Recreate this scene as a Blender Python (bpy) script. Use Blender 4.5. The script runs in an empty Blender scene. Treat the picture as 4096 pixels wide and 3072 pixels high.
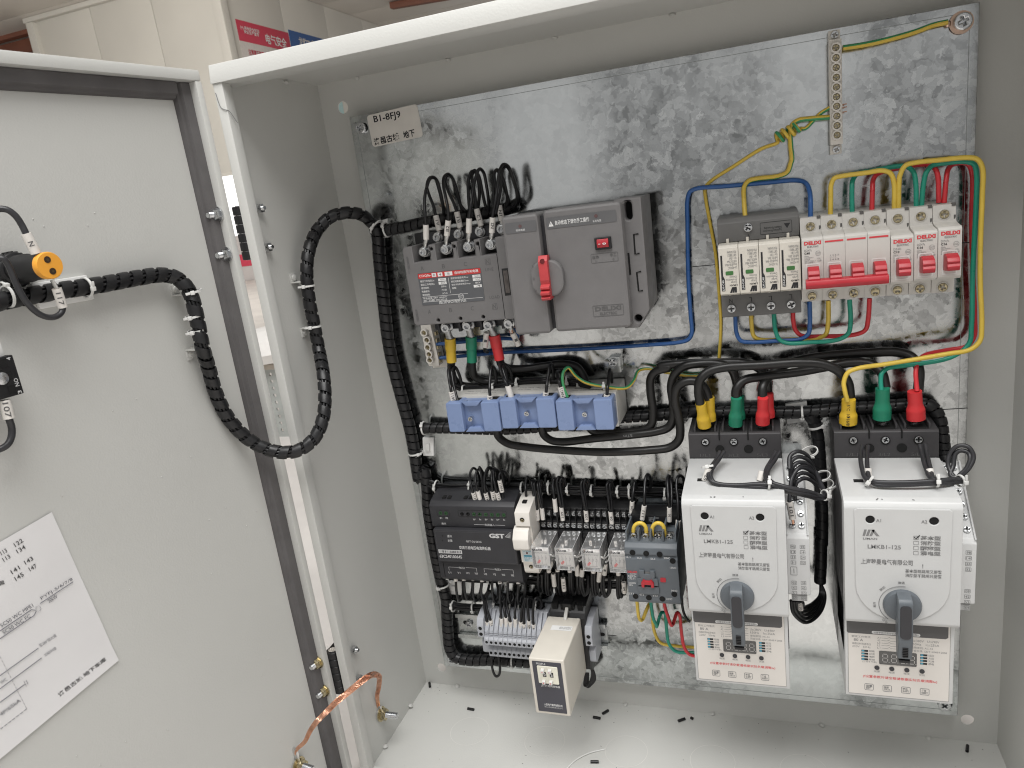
import bpy, bmesh, math, random
from mathutils import Vector, Matrix
random.seed(7)
sc = bpy.context.scene
COL = sc.collection
rad = math.radians

# ---------------------------------------------------------------- camera
CAM = Vector((0.431517, -0.769801, 0.606973))
RR = ((0.942497, 0.309086, -0.127142), (-0.037686, -0.279708, -0.959345), (-0.332083, 0.908972, -0.251976))
FPX = 2926.456
cd = bpy.data.cameras.new('camera')
cam = bpy.data.objects.new('camera', cd)
COL.objects.link(cam)
cd.sensor_width = 36.0
cd.lens = FPX / 4096 * 36.0
cd.clip_start = 0.02
cd.clip_end = 120
r0, r1, r2 = [Vector(v) for v in RR]
cam.matrix_world = Matrix.Translation(CAM) @ Matrix((r0, -r1, -r2)).transposed().to_4x4()
cd.dof.use_dof = True
cd.dof.focus_distance = 0.80
cd.dof.aperture_fstop = 22
sc.camera = cam
sc.cycles.filter_width = 1.1

# ---------------------------------------------------------------- world, lamps, exposure
world = bpy.data.worlds.new('World')
sc.world = world
world.use_nodes = True
bg = world.node_tree.nodes['Background']
bg.inputs[0].default_value = (1.0, 0.99, 0.98, 1)
bg.inputs[1].default_value = 0.50

def area(name, loc, tgt, sx, sy, power, color):
    l = bpy.data.lights.new(name, 'AREA')
    l.shape = 'RECTANGLE'; l.size = sx; l.size_y = sy; l.energy = power; l.color = color
    o = bpy.data.objects.new(name, l); COL.objects.link(o)
    o.location = loc
    o.rotation_euler = (Vector(tgt) - Vector(loc)).to_track_quat('-Z', 'Y').to_euler()
    return o
area('roof_light', (0.40, -1.12, 2.75), (0.30, -0.20, 0.25), 2.6, 1.5, 102, (1.0, 0.99, 0.975))
area('far_wall_fill', (-4.2, 3.0, 3.45), (-6.2, 7.5, 1.2), 3.0, 2.0, 235, (1.0, 0.97, 0.92))  # added fill lamp that brightens the far walls; no such source is seen
sc.view_settings.view_transform = 'Standard'
sc.view_settings.look = 'None'
sc.view_settings.exposure = 0.0
sc.view_settings.gamma = 1.0

# ---------------------------------------------------------------- places: millimetres, x right, d out of the cabinet towards the viewer, z up
def W(p):
    return Vector((p[0], -p[1], p[2])) / 1000.0
ZR = dict(A=(1500, 600, .5425), B=(2700, 600, .5877), C=(1600, 1200, .5877), D=(2600, 1300, .6329), E=(2650, 1900, .5426),
          F=(3250, 1900, .6026), G=(1650, 1850, .3617), H=(2050, 1850, .3918), I=(1700, 2300, .3617), J=(3100, 0, .4503),
          K=(1300, 300, .3617), L=(800, 700, .7538), M=(0, 800, .4822), N=(0, 1900, .7062), O=(1100, 2500, .3617),
          Q=(1200, 1800, .7667), X=(0, 0, 1.0), R=(0, 780, .3013), S=(0, 1350, .3015), T=(1630, 1650, .2592))
def sight(k, x, y):
    a = ZR[k]; px = a[0] + x * a[2]; py = a[1] + y * a[2]
    u = (px - 2048) / FPX; v = (py - 1536) / FPX
    w = r0 * u + r1 * v + r2
    return Vector((w.x, -w.y, w.z))
CM = Vector((CAM.x, -CAM.y, CAM.z)) * 1000
def Z(k, x, y, d):                      # the point of the photograph at depth d in front of the mounting plate
    w = sight(k, x, y); t = (d - CM.y) / w.y
    return CM + w * t
def ZW(k, x, y, wx):                    # on a plane parallel to the cabinet's side wall
    w = sight(k, x, y); t = (wx - CM.x) / w.x
    return CM + w * t
def ZF(k, x, y, wz):                    # on a level plane
    w = sight(k, x, y); t = (wz - CM.z) / w.z
    return CM + w * t
TH = rad(98.0)
DE = Vector((-56, 162, 0)); DU = Vector((math.cos(TH), math.sin(TH), 0)); DN = Vector((math.sin(TH), -math.cos(TH), 0)); UP = Vector((0, 0, 1))
SKIN = -18.0
def DP(s, t, z):                        # a point of the door: s from the hinge edge, t out of the door's inside face
    return DE + DU * s + DN * t + UP * z
def ZD(k, x, y, t):
    w = sight(k, x, y); q = (t - (CM - DE).dot(DN)) / w.dot(DN)
    return CM + w * q
def ZDs(k, x, y, t):
    p = ZD(k, x, y, t); return (p - DE).dot(DU), p.z

# ---------------------------------------------------------------- materials
MATS = {}
def rgb(h):
    h = h.lstrip('#'); v = [int(h[i:i + 2], 16) / 255 for i in (0, 2, 4)]
    return tuple(((c / 12.92) if c <= .04045 else ((c + .055) / 1.055) ** 2.4) for c in v)
def mat(name, col, rough=.45, metal=0.0, bump=0.0, bscale=900, var=0.06, vscale=30, rvar=.08, coat=0.0, trans=0.0, ior=1.45, spec=.5):
    if name in MATS: return MATS[name]
    if isinstance(col, str): col = rgb(col)
    m = bpy.data.materials.new(name); m.use_nodes = True
    nt = m.node_tree; p = nt.nodes['Principled BSDF']
    tc = nt.nodes.new('ShaderNodeTexCoord')
    nz = nt.nodes.new('ShaderNodeTexNoise'); nz.inputs['Scale'].default_value = vscale; nz.inputs['Detail'].default_value = 4
    nt.links.new(tc.outputs['Object'], nz.inputs['Vector'])
    mr = nt.nodes.new('ShaderNodeMapRange'); mr.inputs[1].default_value = .3; mr.inputs[2].default_value = .7
    mr.inputs[3].default_value = 1 - var; mr.inputs[4].default_value = 1 + var
    nt.links.new(nz.outputs['Fac'], mr.inputs[0])
    mx = nt.nodes.new('ShaderNodeVectorMath'); mx.operation = 'SCALE'; mx.inputs[0].default_value = col
    nt.links.new(mr.outputs[0], mx.inputs['Scale'])
    nt.links.new(mx.outputs[0], p.inputs['Base Color'])
    m2 = nt.nodes.new('ShaderNodeMapRange'); m2.inputs[1].default_value = .3; m2.inputs[2].default_value = .7
    m2.inputs[3].default_value = max(.02, rough - rvar); m2.inputs[4].default_value = min(1, rough + rvar)
    nt.links.new(nz.outputs['Fac'], m2.inputs[0]); nt.links.new(m2.outputs[0], p.inputs['Roughness'])
    p.inputs['Metallic'].default_value = metal; p.inputs['IOR'].default_value = ior
    p.inputs['Specular IOR Level'].default_value = spec
    p.inputs['Coat Weight'].default_value = coat; p.inputs['Transmission Weight'].default_value = trans
    if bump:
        n2 = nt.nodes.new('ShaderNodeTexNoise'); n2.inputs['Scale'].default_value = bscale; n2.inputs['Detail'].default_value = 2
        nt.links.new(tc.outputs['Object'], n2.inputs['Vector'])
        b = nt.nodes.new('ShaderNodeBump'); b.inputs['Strength'].default_value = bump; b.inputs['Distance'].default_value = .0006
        nt.links.new(n2.outputs['Fac'], b.inputs['Height']); nt.links.new(b.outputs[0], p.inputs['Normal'])
    MATS[name] = m
    return m

paint = mat('light_grey_powder_paint', (.555, .555, .53), .42, bump=.22, bscale=520, var=.02, vscale=6, rvar=.04)
white_pl = mat('white_plastic', (.64, .635, .615), .38, bump=.05, bscale=1500, var=.02, vscale=60)
cover_pl = mat('cool_white_plastic', (.53, .535, .53), .36, bump=.06, bscale=1600, var=.02, vscale=60)
beige_pl = mat('beige_plastic', (.62, .585, .52), .40, bump=.05, bscale=1500, var=.03, vscale=50)
ivory_pl = mat('ivory_plastic', (.72, .69, .64), .38, var=.03, vscale=50)
breaker_pl = mat('breaker_plastic', (.56, .54, .505), .40, bump=.05, bscale=1500, var=.02, vscale=60)
grey_pl = mat('mid_grey_plastic', (.155, .15, .15), .48, bump=.12, bscale=1800, var=.04, vscale=70)
spd_grey = mat('arrester_grey_plastic', (.13, .128, .125), .5, bump=.12, bscale=1800, var=.05, vscale=70)
cont_grey = mat('blue_grey_plastic', (.108, .122, .136), .42, bump=.1, bscale=1800, var=.05, vscale=70)
dark_pl = mat('charcoal_plastic', (.032, .032, .036), .45, bump=.12, bscale=1800, var=.08, vscale=60)
base_pl = mat('dark_brown_grey_plastic', (.042, .040, .042), .45, bump=.12, bscale=1800, var=.08, vscale=60)
black_pl = mat('black_plastic', (.012, .012, .013), .40, bump=.05, bscale=1500, var=.15, vscale=80)
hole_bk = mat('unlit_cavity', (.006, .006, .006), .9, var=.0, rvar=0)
wire_bk = mat('black_wire_sheath', (.011, .011, .012), .34, bump=.10, bscale=700, var=.2, vscale=120)
wire_dk = mat('dark_grey_wire_sheath', (.030, .030, .033), .38, bump=.08, bscale=700, var=.15, vscale=120)
cable_bk = mat('black_cable_sheath', (.014, .0135, .013), .36, bump=.15, bscale=260, var=.2, vscale=60)
wrap_bk = mat('black_spiral_wrap', (.013, .013, .014), .38, bump=.10, bscale=500, var=.2, vscale=90)
foam = mat('charcoal_foam', (.125, .119, .119), .95, bump=.6, bscale=2600, var=.10, vscale=40, spec=.15)
w_blue = mat('blue_wire_sheath', (.035, .115, .33), .33, var=.06, vscale=90)
w_yel = mat('yellow_wire_sheath', (.70, .50, .075), .33, var=.05, vscale=90)
w_grn = mat('green_wire_sheath', (.02, .29, .20), .33, var=.06, vscale=90)
w_red = mat('red_wire_sheath', (.60, .035, .045), .33, var=.06, vscale=90)
e_grn = mat('earth_green_sheath', (.05, .30, .12), .35, var=.06, vscale=90)
s_yel = mat('yellow_shrink_sleeve', (.66, .43, .035), .42, bump=.15, bscale=160, var=.08, vscale=60)
s_grn = mat('green_shrink_sleeve', (.012, .20, .115), .42, bump=.15, bscale=160, var=.08, vscale=60)
s_red = mat('red_shrink_sleeve', (.62, .035, .04), .42, bump=.15, bscale=160, var=.08, vscale=60)
sleeve_w = mat('white_marker_sleeve', (.72, .69, .65), .42, var=.05, vscale=120)
nylon = mat('white_nylon', (.68, .68, .66), .36, var=.04, vscale=80)
zinc = mat('zinc_plated_steel', (.62, .63, .64), .26, 1.0, bump=.15, bscale=500, var=.10, vscale=160, rvar=.12)
brassy = mat('yellow_zinc_steel', (.52, .45, .29), .30, 1.0, bump=.1, bscale=500, var=.25, vscale=300, rvar=.12)
tin = mat('tinned_lug', (.66, .655, .64), .30, 1.0, bump=.35, bscale=260, var=.18, vscale=160, rvar=.12)
copper = mat('bare_copper', (.74, .42, .29), .36, 1.0, var=.2, vscale=200)
rail_m = mat('din_rail_steel', (.56, .575, .57), .24, 1.0, bump=.12, bscale=160, var=.12, vscale=40, rvar=.12)
red_pl = mat('red_plastic', (.40, .020, .030), .38, bump=.05, bscale=1500, var=.05, vscale=60)
red_hn = mat('coral_red_plastic', (.46, .05, .055), .42, bump=.05, bscale=1500, var=.06, vscale=60)
blue_pl = mat('pale_blue_plastic', (.185, .25, .42), .30, bump=.06, bscale=900, var=.05, vscale=40)
ct_pl = mat('pale_grey_plastic', (.52, .51, .48), .42, var=.03, vscale=40)
term_pl = mat('terminal_grey_plastic', (.42, .435, .47), .42, bump=.05, bscale=1500, var=.04, vscale=60)
orange = mat('amber_plastic', (.80, .36, .045), .36, var=.04, vscale=50)
paper = mat('white_paper', (.74, .73, .73), .8, bump=.12, bscale=40, var=.03, vscale=14)
stick = mat('label_paper', (.66, .63, .585), .55, var=.05, vscale=60)
ink = mat('black_ink', (.02, .02, .022), .7, var=.1)
pen = mat('grey_ink', (.12, .12, .14), .8, var=.1)
p_grey = mat('grey_print', (.20, .20, .20), .6, var=.05)
p_lgrey = mat('pale_print', (.55, .55, .55), .5, var=.05)
p_white = mat('white_print', (.70, .70, .69), .5, var=.05)
p_mold = mat('moulded_mark', (.095, .093, .093), .55, var=.05)
p_red = mat('red_print', (.60, .05, .06), .5, var=.05)
p_blue = mat('teal_print', (.08, .33, .45), .5, var=.05)
led_gl = mat('unlit_display', (.10, .098, .095), .25, var=.05)
seg_m = mat('display_segment', (.36, .35, .34), .4, var=.03)
panel_w = mat('label_panel', (.64, .61, .57), .42, var=.02, vscale=50)
glassy = mat('clear_polycarbonate', (.93, .93, .93), .05, trans=.86, ior=1.35, var=0, rvar=.0)
coil_w = mat('relay_white_core', (.62, .60, .58), .5, var=.08, vscale=120)

def galv():
    m = bpy.data.materials.new('galvanised_steel'); m.use_nodes = True; MATS['galv'] = m
    nt = m.node_tree; L = nt.links.new; p = nt.nodes['Principled BSDF']
    N = lambda t, **k: nt.nodes.new(t)
    tc = N('ShaderNodeTexCoord')
    wn = N('ShaderNodeTexNoise'); wn.inputs['Scale'].default_value = 60; wn.inputs['Detail'].default_value = 6; wn.inputs['Roughness'].default_value = .60; L(tc.outputs['Object'], wn.inputs['Vector'])
    sb = N('ShaderNodeVectorMath'); sb.operation = 'SUBTRACT'; sb.inputs[1].default_value = (.5, .5, .5); L(wn.outputs['Color'], sb.inputs[0])
    s1 = N('ShaderNodeVectorMath'); s1.operation = 'SCALE'; s1.inputs['Scale'].default_value = .026; L(sb.outputs[0], s1.inputs[0])
    ad = N('ShaderNodeVectorMath'); ad.operation = 'ADD'; L(tc.outputs['Object'], ad.inputs[0]); L(s1.outputs[0], ad.inputs[1])
    v1 = N('ShaderNodeTexVoronoi'); v1.inputs['Scale'].default_value = 85; L(ad.outputs[0], v1.inputs['Vector'])
    v2 = N('ShaderNodeTexVoronoi'); v2.inputs['Scale'].default_value = 210; L(ad.outputs[0], v2.inputs['Vector'])
    g = N('ShaderNodeSeparateColor'); L(v1.outputs['Color'], g.inputs[0])
    g2 = N('ShaderNodeSeparateColor'); L(v2.outputs['Color'], g2.inputs[0])
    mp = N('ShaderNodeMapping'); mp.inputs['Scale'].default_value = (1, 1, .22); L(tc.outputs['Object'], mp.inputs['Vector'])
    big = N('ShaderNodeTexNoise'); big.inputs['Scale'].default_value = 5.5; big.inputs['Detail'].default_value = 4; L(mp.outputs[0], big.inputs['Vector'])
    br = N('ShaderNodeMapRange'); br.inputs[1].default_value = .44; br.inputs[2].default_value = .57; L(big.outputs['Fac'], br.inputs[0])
    mixs = N('ShaderNodeMath'); mixs.operation = 'MULTIPLY_ADD'; L(g2.outputs[0], mixs.inputs[0]); mixs.inputs[1].default_value = .45
    hl = N('ShaderNodeMath'); hl.operation = 'MULTIPLY'; hl.inputs[1].default_value = .55; L(g.outputs[0], hl.inputs[0]); L(hl.outputs[0], mixs.inputs[2])
    # spangle strength follows broad bands: zinc coat patches and painted-in room reflections
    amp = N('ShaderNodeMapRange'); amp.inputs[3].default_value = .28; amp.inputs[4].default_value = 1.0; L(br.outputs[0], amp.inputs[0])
    ce = N('ShaderNodeMath'); ce.operation = 'SUBTRACT'; ce.inputs[1].default_value = .5; L(mixs.outputs[0], ce.inputs[0])
    am = N('ShaderNodeMath'); am.operation = 'MULTIPLY'; L(ce.outputs[0], am.inputs[0]); L(amp.outputs[0], am.inputs[1])
    rgh = N('ShaderNodeMath'); rgh.operation = 'MULTIPLY_ADD'; L(am.outputs[0], rgh.inputs[0]); rgh.inputs[1].default_value = .26; rgh.inputs[2].default_value = .15
    L(rgh.outputs[0], p.inputs['Roughness'])
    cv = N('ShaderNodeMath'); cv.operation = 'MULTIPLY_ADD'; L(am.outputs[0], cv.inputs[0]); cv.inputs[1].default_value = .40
    bb = N('ShaderNodeMapRange'); bb.inputs[3].default_value = .70; bb.inputs[4].default_value = .44; L(br.outputs[0], bb.inputs[0]); L(bb.outputs[0], cv.inputs[2])  # base tone bands: spangle stripes, with bright and dark room reflections painted in
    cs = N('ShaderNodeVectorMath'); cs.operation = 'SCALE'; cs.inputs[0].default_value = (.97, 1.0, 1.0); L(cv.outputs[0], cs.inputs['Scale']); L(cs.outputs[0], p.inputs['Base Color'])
    p.inputs['Metallic'].default_value = 1.0
    bn = N('ShaderNodeTexNoise'); bn.inputs['Scale'].default_value = 38; bn.inputs['Detail'].default_value = 4; L(tc.outputs['Object'], bn.inputs['Vector'])
    hs = N('ShaderNodeMath'); hs.operation = 'MULTIPLY_ADD'; L(am.outputs[0], hs.inputs[0]); hs.inputs[1].default_value = .35; L(bn.outputs['Fac'], hs.inputs[2])
    b = N('ShaderNodeBump'); b.inputs['Strength'].default_value = .06; b.inputs['Distance'].default_value = .0012; L(hs.outputs[0], b.inputs['Height']); L(b.outputs[0], p.inputs['Normal'])
    return m
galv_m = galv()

# ---------------------------------------------------------------- mesh collecting
def rr(x0, x1, z0, z1, r, n=4):
    out = []
    for cx, cz, a in ((x1 - r, z1 - r, 0), (x0 + r, z1 - r, 90), (x0 + r, z0 + r, 180), (x1 - r, z0 + r, 270)):
        for i in range(n + 1):
            t = rad(a + 90 * i / n); out.append((cx + r * math.cos(t), cz + r * math.sin(t)))
    return out
def circ(cx, cz, r, n=16, a0=0):
    return [(cx + r * math.cos(a0 + 2 * math.pi * i / n), cz + r * math.sin(a0 + 2 * math.pi * i / n)) for i in range(n)]
def catmull(pts, n=6):
    P = [Vector(p) for p in pts]
    if len(P) < 3: return P
    P = [P[0] * 2 - P[1]] + P + [P[-1] * 2 - P[-2]]
    out = []
    for i in range(1, len(P) - 2):
        a, b, c, e = P[i - 1:i + 3]
        # centripetal
        t0 = 0; t1 = t0 + max(1e-3, (b - a).length) ** .5; t2 = t1 + max(1e-3, (c - b).length) ** .5; t3 = t2 + max(1e-3, (e - c).length) ** .5
        for k in range(n):
            t = t1 + (t2 - t1) * k / n
            A1 = a * ((t1 - t) / (t1 - t0)) + b * ((t - t0) / (t1 - t0)); A2 = b * ((t2 - t) / (t2 - t1)) + c * ((t - t1) / (t2 - t1))
            A3 = c * ((t3 - t) / (t3 - t2)) + e * ((t - t2) / (t3 - t2))
            B1 = A1 * ((t2 - t) / (t2 - t0)) + A2 * ((t - t0) / (t2 - t0)); B2 = A2 * ((t3 - t) / (t3 - t1)) + A3 * ((t - t1) / (t3 - t1))
            out.append(B1 * ((t2 - t) / (t2 - t1)) + B2 * ((t - t1) / (t2 - t1)))
    out.append(P[-2])
    return out
def frames(P):
    T = []
    for i in range(len(P)):
        t = P[min(i + 1, len(P) - 1)] - P[max(i - 1, 0)]
        T.append(t.normalized() if t.length > 1e-9 else Vector((0, 0, 1)))
    u = T[0].cross(Vector((0, 1, 0)))
    if u.length < .1: u = T[0].cross(Vector((1, 0, 0)))
    u.normalize(); F = []
    for t in T:
        u = u - t * u.dot(t)
        if u.length < 1e-6: u = t.orthogonal()
        u.normalize(); F.append((t, u.copy(), t.cross(u)))
    return F

class MB:
    def __init__(s): s.bm = bmesh.new()
    def ng(s, V, F, mi=0):
        vs = [s.bm.verts.new(v) for v in V]
        for f in F:
            try:
                fc = s.bm.faces.new([vs[i] for i in f]); fc.material_index = mi
            except ValueError: pass
        return vs
    def obox(s, o, a, b, c, bev=0, seg=2, mi=0):           # o corner, a b c edge vectors
        o, a, b, c = Vector(o), Vector(a), Vector(b), Vector(c)
        t = bmesh.new()
        vs = [t.verts.new(o + a * i + b * j + c * k) for i in (0, 1) for j in (0, 1) for k in (0, 1)]
        for f in ((0, 1, 3, 2), (4, 6, 7, 5), (0, 4, 5, 1), (2, 3, 7, 6), (0, 2, 6, 4), (1, 5, 7, 3)): t.faces.new([vs[i] for i in f])
        if bev: bmesh.ops.bevel(t, geom=t.edges[:], offset=bev, segments=seg, profile=.6, affect='EDGES', clamp_overlap=True)
        s.take(t, mi)
    def box(s, x0, x1, d0, d1, z0, z1, bev=0, seg=2, mi=0):
        s.obox((x0, d0, z0), (x1 - x0, 0, 0), (0, d1 - d0, 0), (0, 0, z1 - z0), bev, seg, mi)
    def take(s, t, mi=0):
        t.verts.index_update()
        vs = [s.bm.verts.new(v.co) for v in t.verts]
        for f in t.faces:
            try:
                n = s.bm.faces.new([vs[v.index] for v in f.verts]); n.material_index = mi
            except ValueError: pass
        t.free()
    def prism(s, poly, o, a, b, c, mi=0, bev=0):            # 2-D outline in axes a,b swept along vector c
        o, a, b, c = Vector(o), Vector(a), Vector(b), Vector(c)
        t = bmesh.new(); n = len(poly)
        lo = [t.verts.new(o + a * x + b * y) for x, y in poly]; hi = [t.verts.new(o + a * x + b * y + c) for x, y in poly]
        t.faces.new(lo); t.faces.new(hi[::-1])
        for i in range(n): t.faces.new((lo[i], hi[i], hi[(i + 1) % n], lo[(i + 1) % n]))
        if bev: bmesh.ops.bevel(t, geom=t.edges[:], offset=bev, segments=2, profile=.6, affect='EDGES', clamp_overlap=True)
        s.take(t, mi)
    def side(s, poly, x0, x1, mi=0, bev=0):                 # outline in (d,z) swept from x0 to x1
        s.prism(poly, (x0, 0, 0), (0, 1, 0), (0, 0, 1), (x1 - x0, 0, 0), mi, bev)
    def slab(s, outline, d0, d1, holes=(), bev=0, mi=0, res=2):   # outline in (x,z) with holes, thick from d0 to d1
        c = bpy.data.curves.new('tmp', 'CURVE'); c.dimensions = '2D'; c.fill_mode = 'BOTH'
        c.extrude = max(.01, (d1 - d0) / 2 - bev); c.bevel_depth = bev; c.bevel_resolution = 1; c.offset = -bev
        for pl in [outline] + list(holes):
            sp = c.splines.new('POLY'); sp.points.add(len(pl) - 1); sp.use_cyclic_u = True
            for q, (x, z) in zip(sp.points, pl): q.co = (x, z, 0, 1)
        o = bpy.data.objects.new('tmp', c)
        me = o.to_mesh(); dm = (d0 + d1) / 2
        vs = [s.bm.verts.new((v.co.x, dm + v.co.z, v.co.y)) for v in me.vertices]
        for f in me.polygons:
            try:
                n = s.bm.faces.new([vs[i] for i in f.vertices]); n.material_index = mi
            except ValueError: pass
        o.to_mesh_clear(); bpy.data.objects.remove(o); bpy.data.curves.remove(c)
    def cyl(s, p0, p1, r, n=16, r2=None, cap=True, mi=0):
        p0, p1 = Vector(p0), Vector(p1); t = (p1 - p0).normalized(); u = t.orthogonal().normalized(); v = t.cross(u)
        r2 = r if r2 is None else r2
        A = [s.bm.verts.new(p0 + (u * math.cos(2 * math.pi * i / n) + v * math.sin(2 * math.pi * i / n)) * r) for i in range(n)]
        B = [s.bm.verts.new(p1 + (u * math.cos(2 * math.pi * i / n) + v * math.sin(2 * math.pi * i / n)) * r2) for i in range(n)]
        for i in range(n):
            f = s.bm.faces.new((A[i], A[(i + 1) % n], B[(i + 1) % n], B[i])); f.material_index = mi
        if cap:
            f = s.bm.faces.new(A[::-1]); f.material_index = mi
            f = s.bm.faces.new(B); f.material_index = mi
    def lathe(s, prof, o, ax, n=20, mi=0):                  # prof: (radius, height along ax)
        o, ax = Vector(o), Vector(ax).normalized(); u = ax.orthogonal().normalized(); v = ax.cross(u); R = []
        for r, h in prof:
            R.append([s.bm.verts.new(o + ax * h + (u * math.cos(2 * math.pi * i / n) + v * math.sin(2 * math.pi * i / n)) * max(r, 1e-3)) for i in range(n)])
        for a, b in zip(R, R[1:]):
            for i in range(n):
                f = s.bm.faces.new((a[i], a[(i + 1) % n], b[(i + 1) % n], b[i])); f.material_index = mi
        f = s.bm.faces.new(R[0][::-1]); f.material_index = mi
        f = s.bm.faces.new(R[-1]); f.material_index = mi
    def tube(s, pts, r, n=8, sm=6, stripe=0, flat=1.0, rf=None, mi=0, wob=0):
        P = catmull(pts, sm) if sm else [Vector(p) for p in pts]
        F = frames(P); R = []
        for i, (p, (t, u, v)) in enumerate(zip(P, F)):
            q = rf(i / max(1, len(P) - 1)) * r if rf else r
            tw = wob * i
            R.append([s.bm.verts.new(p + (u * math.cos(2 * math.pi * j / n + tw) + v * math.sin(2 * math.pi * j / n + tw) * flat) * q) for j in range(n)])
        for a, b in zip(R, R[1:]):
            for j in range(n):
                f = s.bm.faces.new((a[j], a[(j + 1) % n], b[(j + 1) % n], b[j])); f.material_index = 1 if (j + 2) % n < stripe else mi
        s.bm.faces.new(R[0][::-1]); s.bm.faces.new(R[-1])
    def helix(s, pts, r, pitch, cover=.72, n=14, th=.9):    # a flat ribbon wound round a path
        P = catmull(pts, 10); F = frames(P)
        S = [0]
        for a, b in zip(P, P[1:]): S.append(S[-1] + (b - a).length)
        tot = S[-1]; steps = int(tot / pitch * n)
        def at(l):
            l = min(max(l, 0), tot - 1e-6); i = 0
            lo, hi = 0, len(S) - 2
            while lo < hi:
                m = (lo + hi + 1) // 2
                if S[m] <= l: lo = m
                else: hi = m - 1
            i = lo; k = (l - S[i]) / max(1e-9, S[i + 1] - S[i])
            return P[i].lerp(P[i + 1], k), F[i][1].lerp(F[i + 1][1], k).normalized(), F[i][2].lerp(F[i + 1][2], k).normalized()
        rows = []
        for k in range(steps + 1):
            l = k * pitch / n; a = 2 * math.pi * k / n; row = []
            for o, q in ((-.5, -th), (-.5, 0), (-.25, .15), (.25, .15), (.5, 0), (.5, -th)):
                p, u, v = at(l + o * pitch * cover)
                row.append(s.bm.verts.new(p + (u * math.cos(a) + v * math.sin(a)) * (r + q)))
            rows.append(row)
        for a, b in zip(rows, rows[1:]):
            for j in range(5): s.bm.faces.new((a[j], a[j + 1], b[j + 1], b[j]))
    def part(s, parent, name, m, ang=40, label=None, kind=None):
        o = link(s.bm, name, m, parent, ang)
        if label: o['label'] = label
        if kind: o['kind'] = kind
        return o

def link(bm, name, m, parent=None, ang=40, origin=None):
    bmesh.ops.recalc_face_normals(bm, faces=bm.faces[:])
    base = Vector((0, 0, 0))
    q = parent
    while q is not None: base += Vector(q['o']); q = q.parent
    if origin is not None: base = base + Vector(origin)
    for v in bm.verts: v.co = W(Vector(v.co) - base)
    me = bpy.data.meshes.new(name); bm.to_mesh(me); bm.free()
    bmesh_fix = me
    for k in (m if isinstance(m, (list, tuple)) else [m]): me.materials.append(k)
    me.shade_smooth()
    if ang < 179: me.set_sharp_from_angle(angle=rad(ang))
    o = bpy.data.objects.new(name, me); COL.objects.link(o)
    o['o'] = tuple(origin) if origin is not None else (0.0, 0.0, 0.0)
    if origin is not None: o.location = W(origin)
    if parent is not None: o.parent = parent
    return o
def tag(o, label, cat, group=None):
    o['label'] = label; o['category'] = cat
    if group: o['group'] = group
    return o
def T(name, label, cat, at, group=None):                    # an Empty at a thing's base
    o = bpy.data.objects.new(name, None); COL.objects.link(o)
    o.empty_display_size = .01
    o.location = W(at); o['o'] = tuple(at)
    return tag(o, label, cat, group)
def solo(name, mb, m, label, cat, at, group=None, ang=40):  # a thing that is one mesh
    return tag(link(mb.bm, name, m, None, ang, at), label, cat, group)
def struct(name, mb, m, ang=40):
    o = link(mb.bm, name, m, None, ang); o['kind'] = 'structure'; return o
CACHE = {}
def inst(parent, name, key, make, m, pos, rot=None):        # a shared-mesh part; made in mm about its own origin
    ck = (key, m.name)
    if ck not in CACHE:
        b = MB(); make(b); bmesh.ops.recalc_face_normals(b.bm, faces=b.bm.faces[:])
        for v in b.bm.verts: v.co = W(v.co)
        me = bpy.data.meshes.new(name); b.bm.to_mesh(me); b.bm.free(); me.materials.append(m)
        me.shade_smooth(); me.set_sharp_from_angle(angle=rad(40)); CACHE[ck] = me
    o = bpy.data.objects.new(name, CACHE[ck]); COL.objects.link(o)
    base = Vector((0, 0, 0)); q = parent
    while q is not None: base += Vector(q['o']); q = q.parent
    rel = Vector(pos) - base
    o['o'] = tuple(rel); o.location = W(rel)
    if rot is not None: o.rotation_euler = rot
    if parent is not None: o.parent = parent
    return o
def plus(r, w, a0=0):
    out = []
    for k in range(4):
        a = a0 + k * math.pi / 2; c, s_ = math.cos(a), math.sin(a)
        for x, y in ((r, -w), (r, w), (w, w)): out.append((x * c - y * s_, x * s_ + y * c))
    return out
def screw(parent, x, d, z, r=3, m=None, turn=None, h=None, name='screw', rot=None):   # cross-head screw facing the viewer
    k = (turn if turn is not None else random.choice((0, 20, 45, 65))); h = h or r * .55
    def mk(b):
        b.cyl((0, -h * 1.6, 0), (0, -h * .9, 0), r * .97, 14)
        b.slab(circ(0, 0, r, 16), -h * .9, h, [plus(r * (.70 if r < 5 else .5), r * (.17 if r < 5 else .12), rad(k)), ], bev=r * .14)
    return inst(parent, name, ('scr', r, k, h), mk, m or zinc, (x, d, z), rot)
def hexbolt(parent, x, d, z, r, m=None, name='bolt', rot=None):                       # socket-head cap bolt
    def mk(b):
        b.cyl((0, -r * .9, 0), (0, r * .35, 0), r, 18)
        b.slab(circ(0, 0, r, 18), r * .35, r * .95, [circ(0, 0, r * .52, 6)], bev=r * .1)
        b.cyl((0, -r * 1.3, 0), (0, -r * .9, 0), r * 1.25, 18)
    return inst(parent, name, ('hex', r), mk, m or zinc, (x, d, z), rot)

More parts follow.
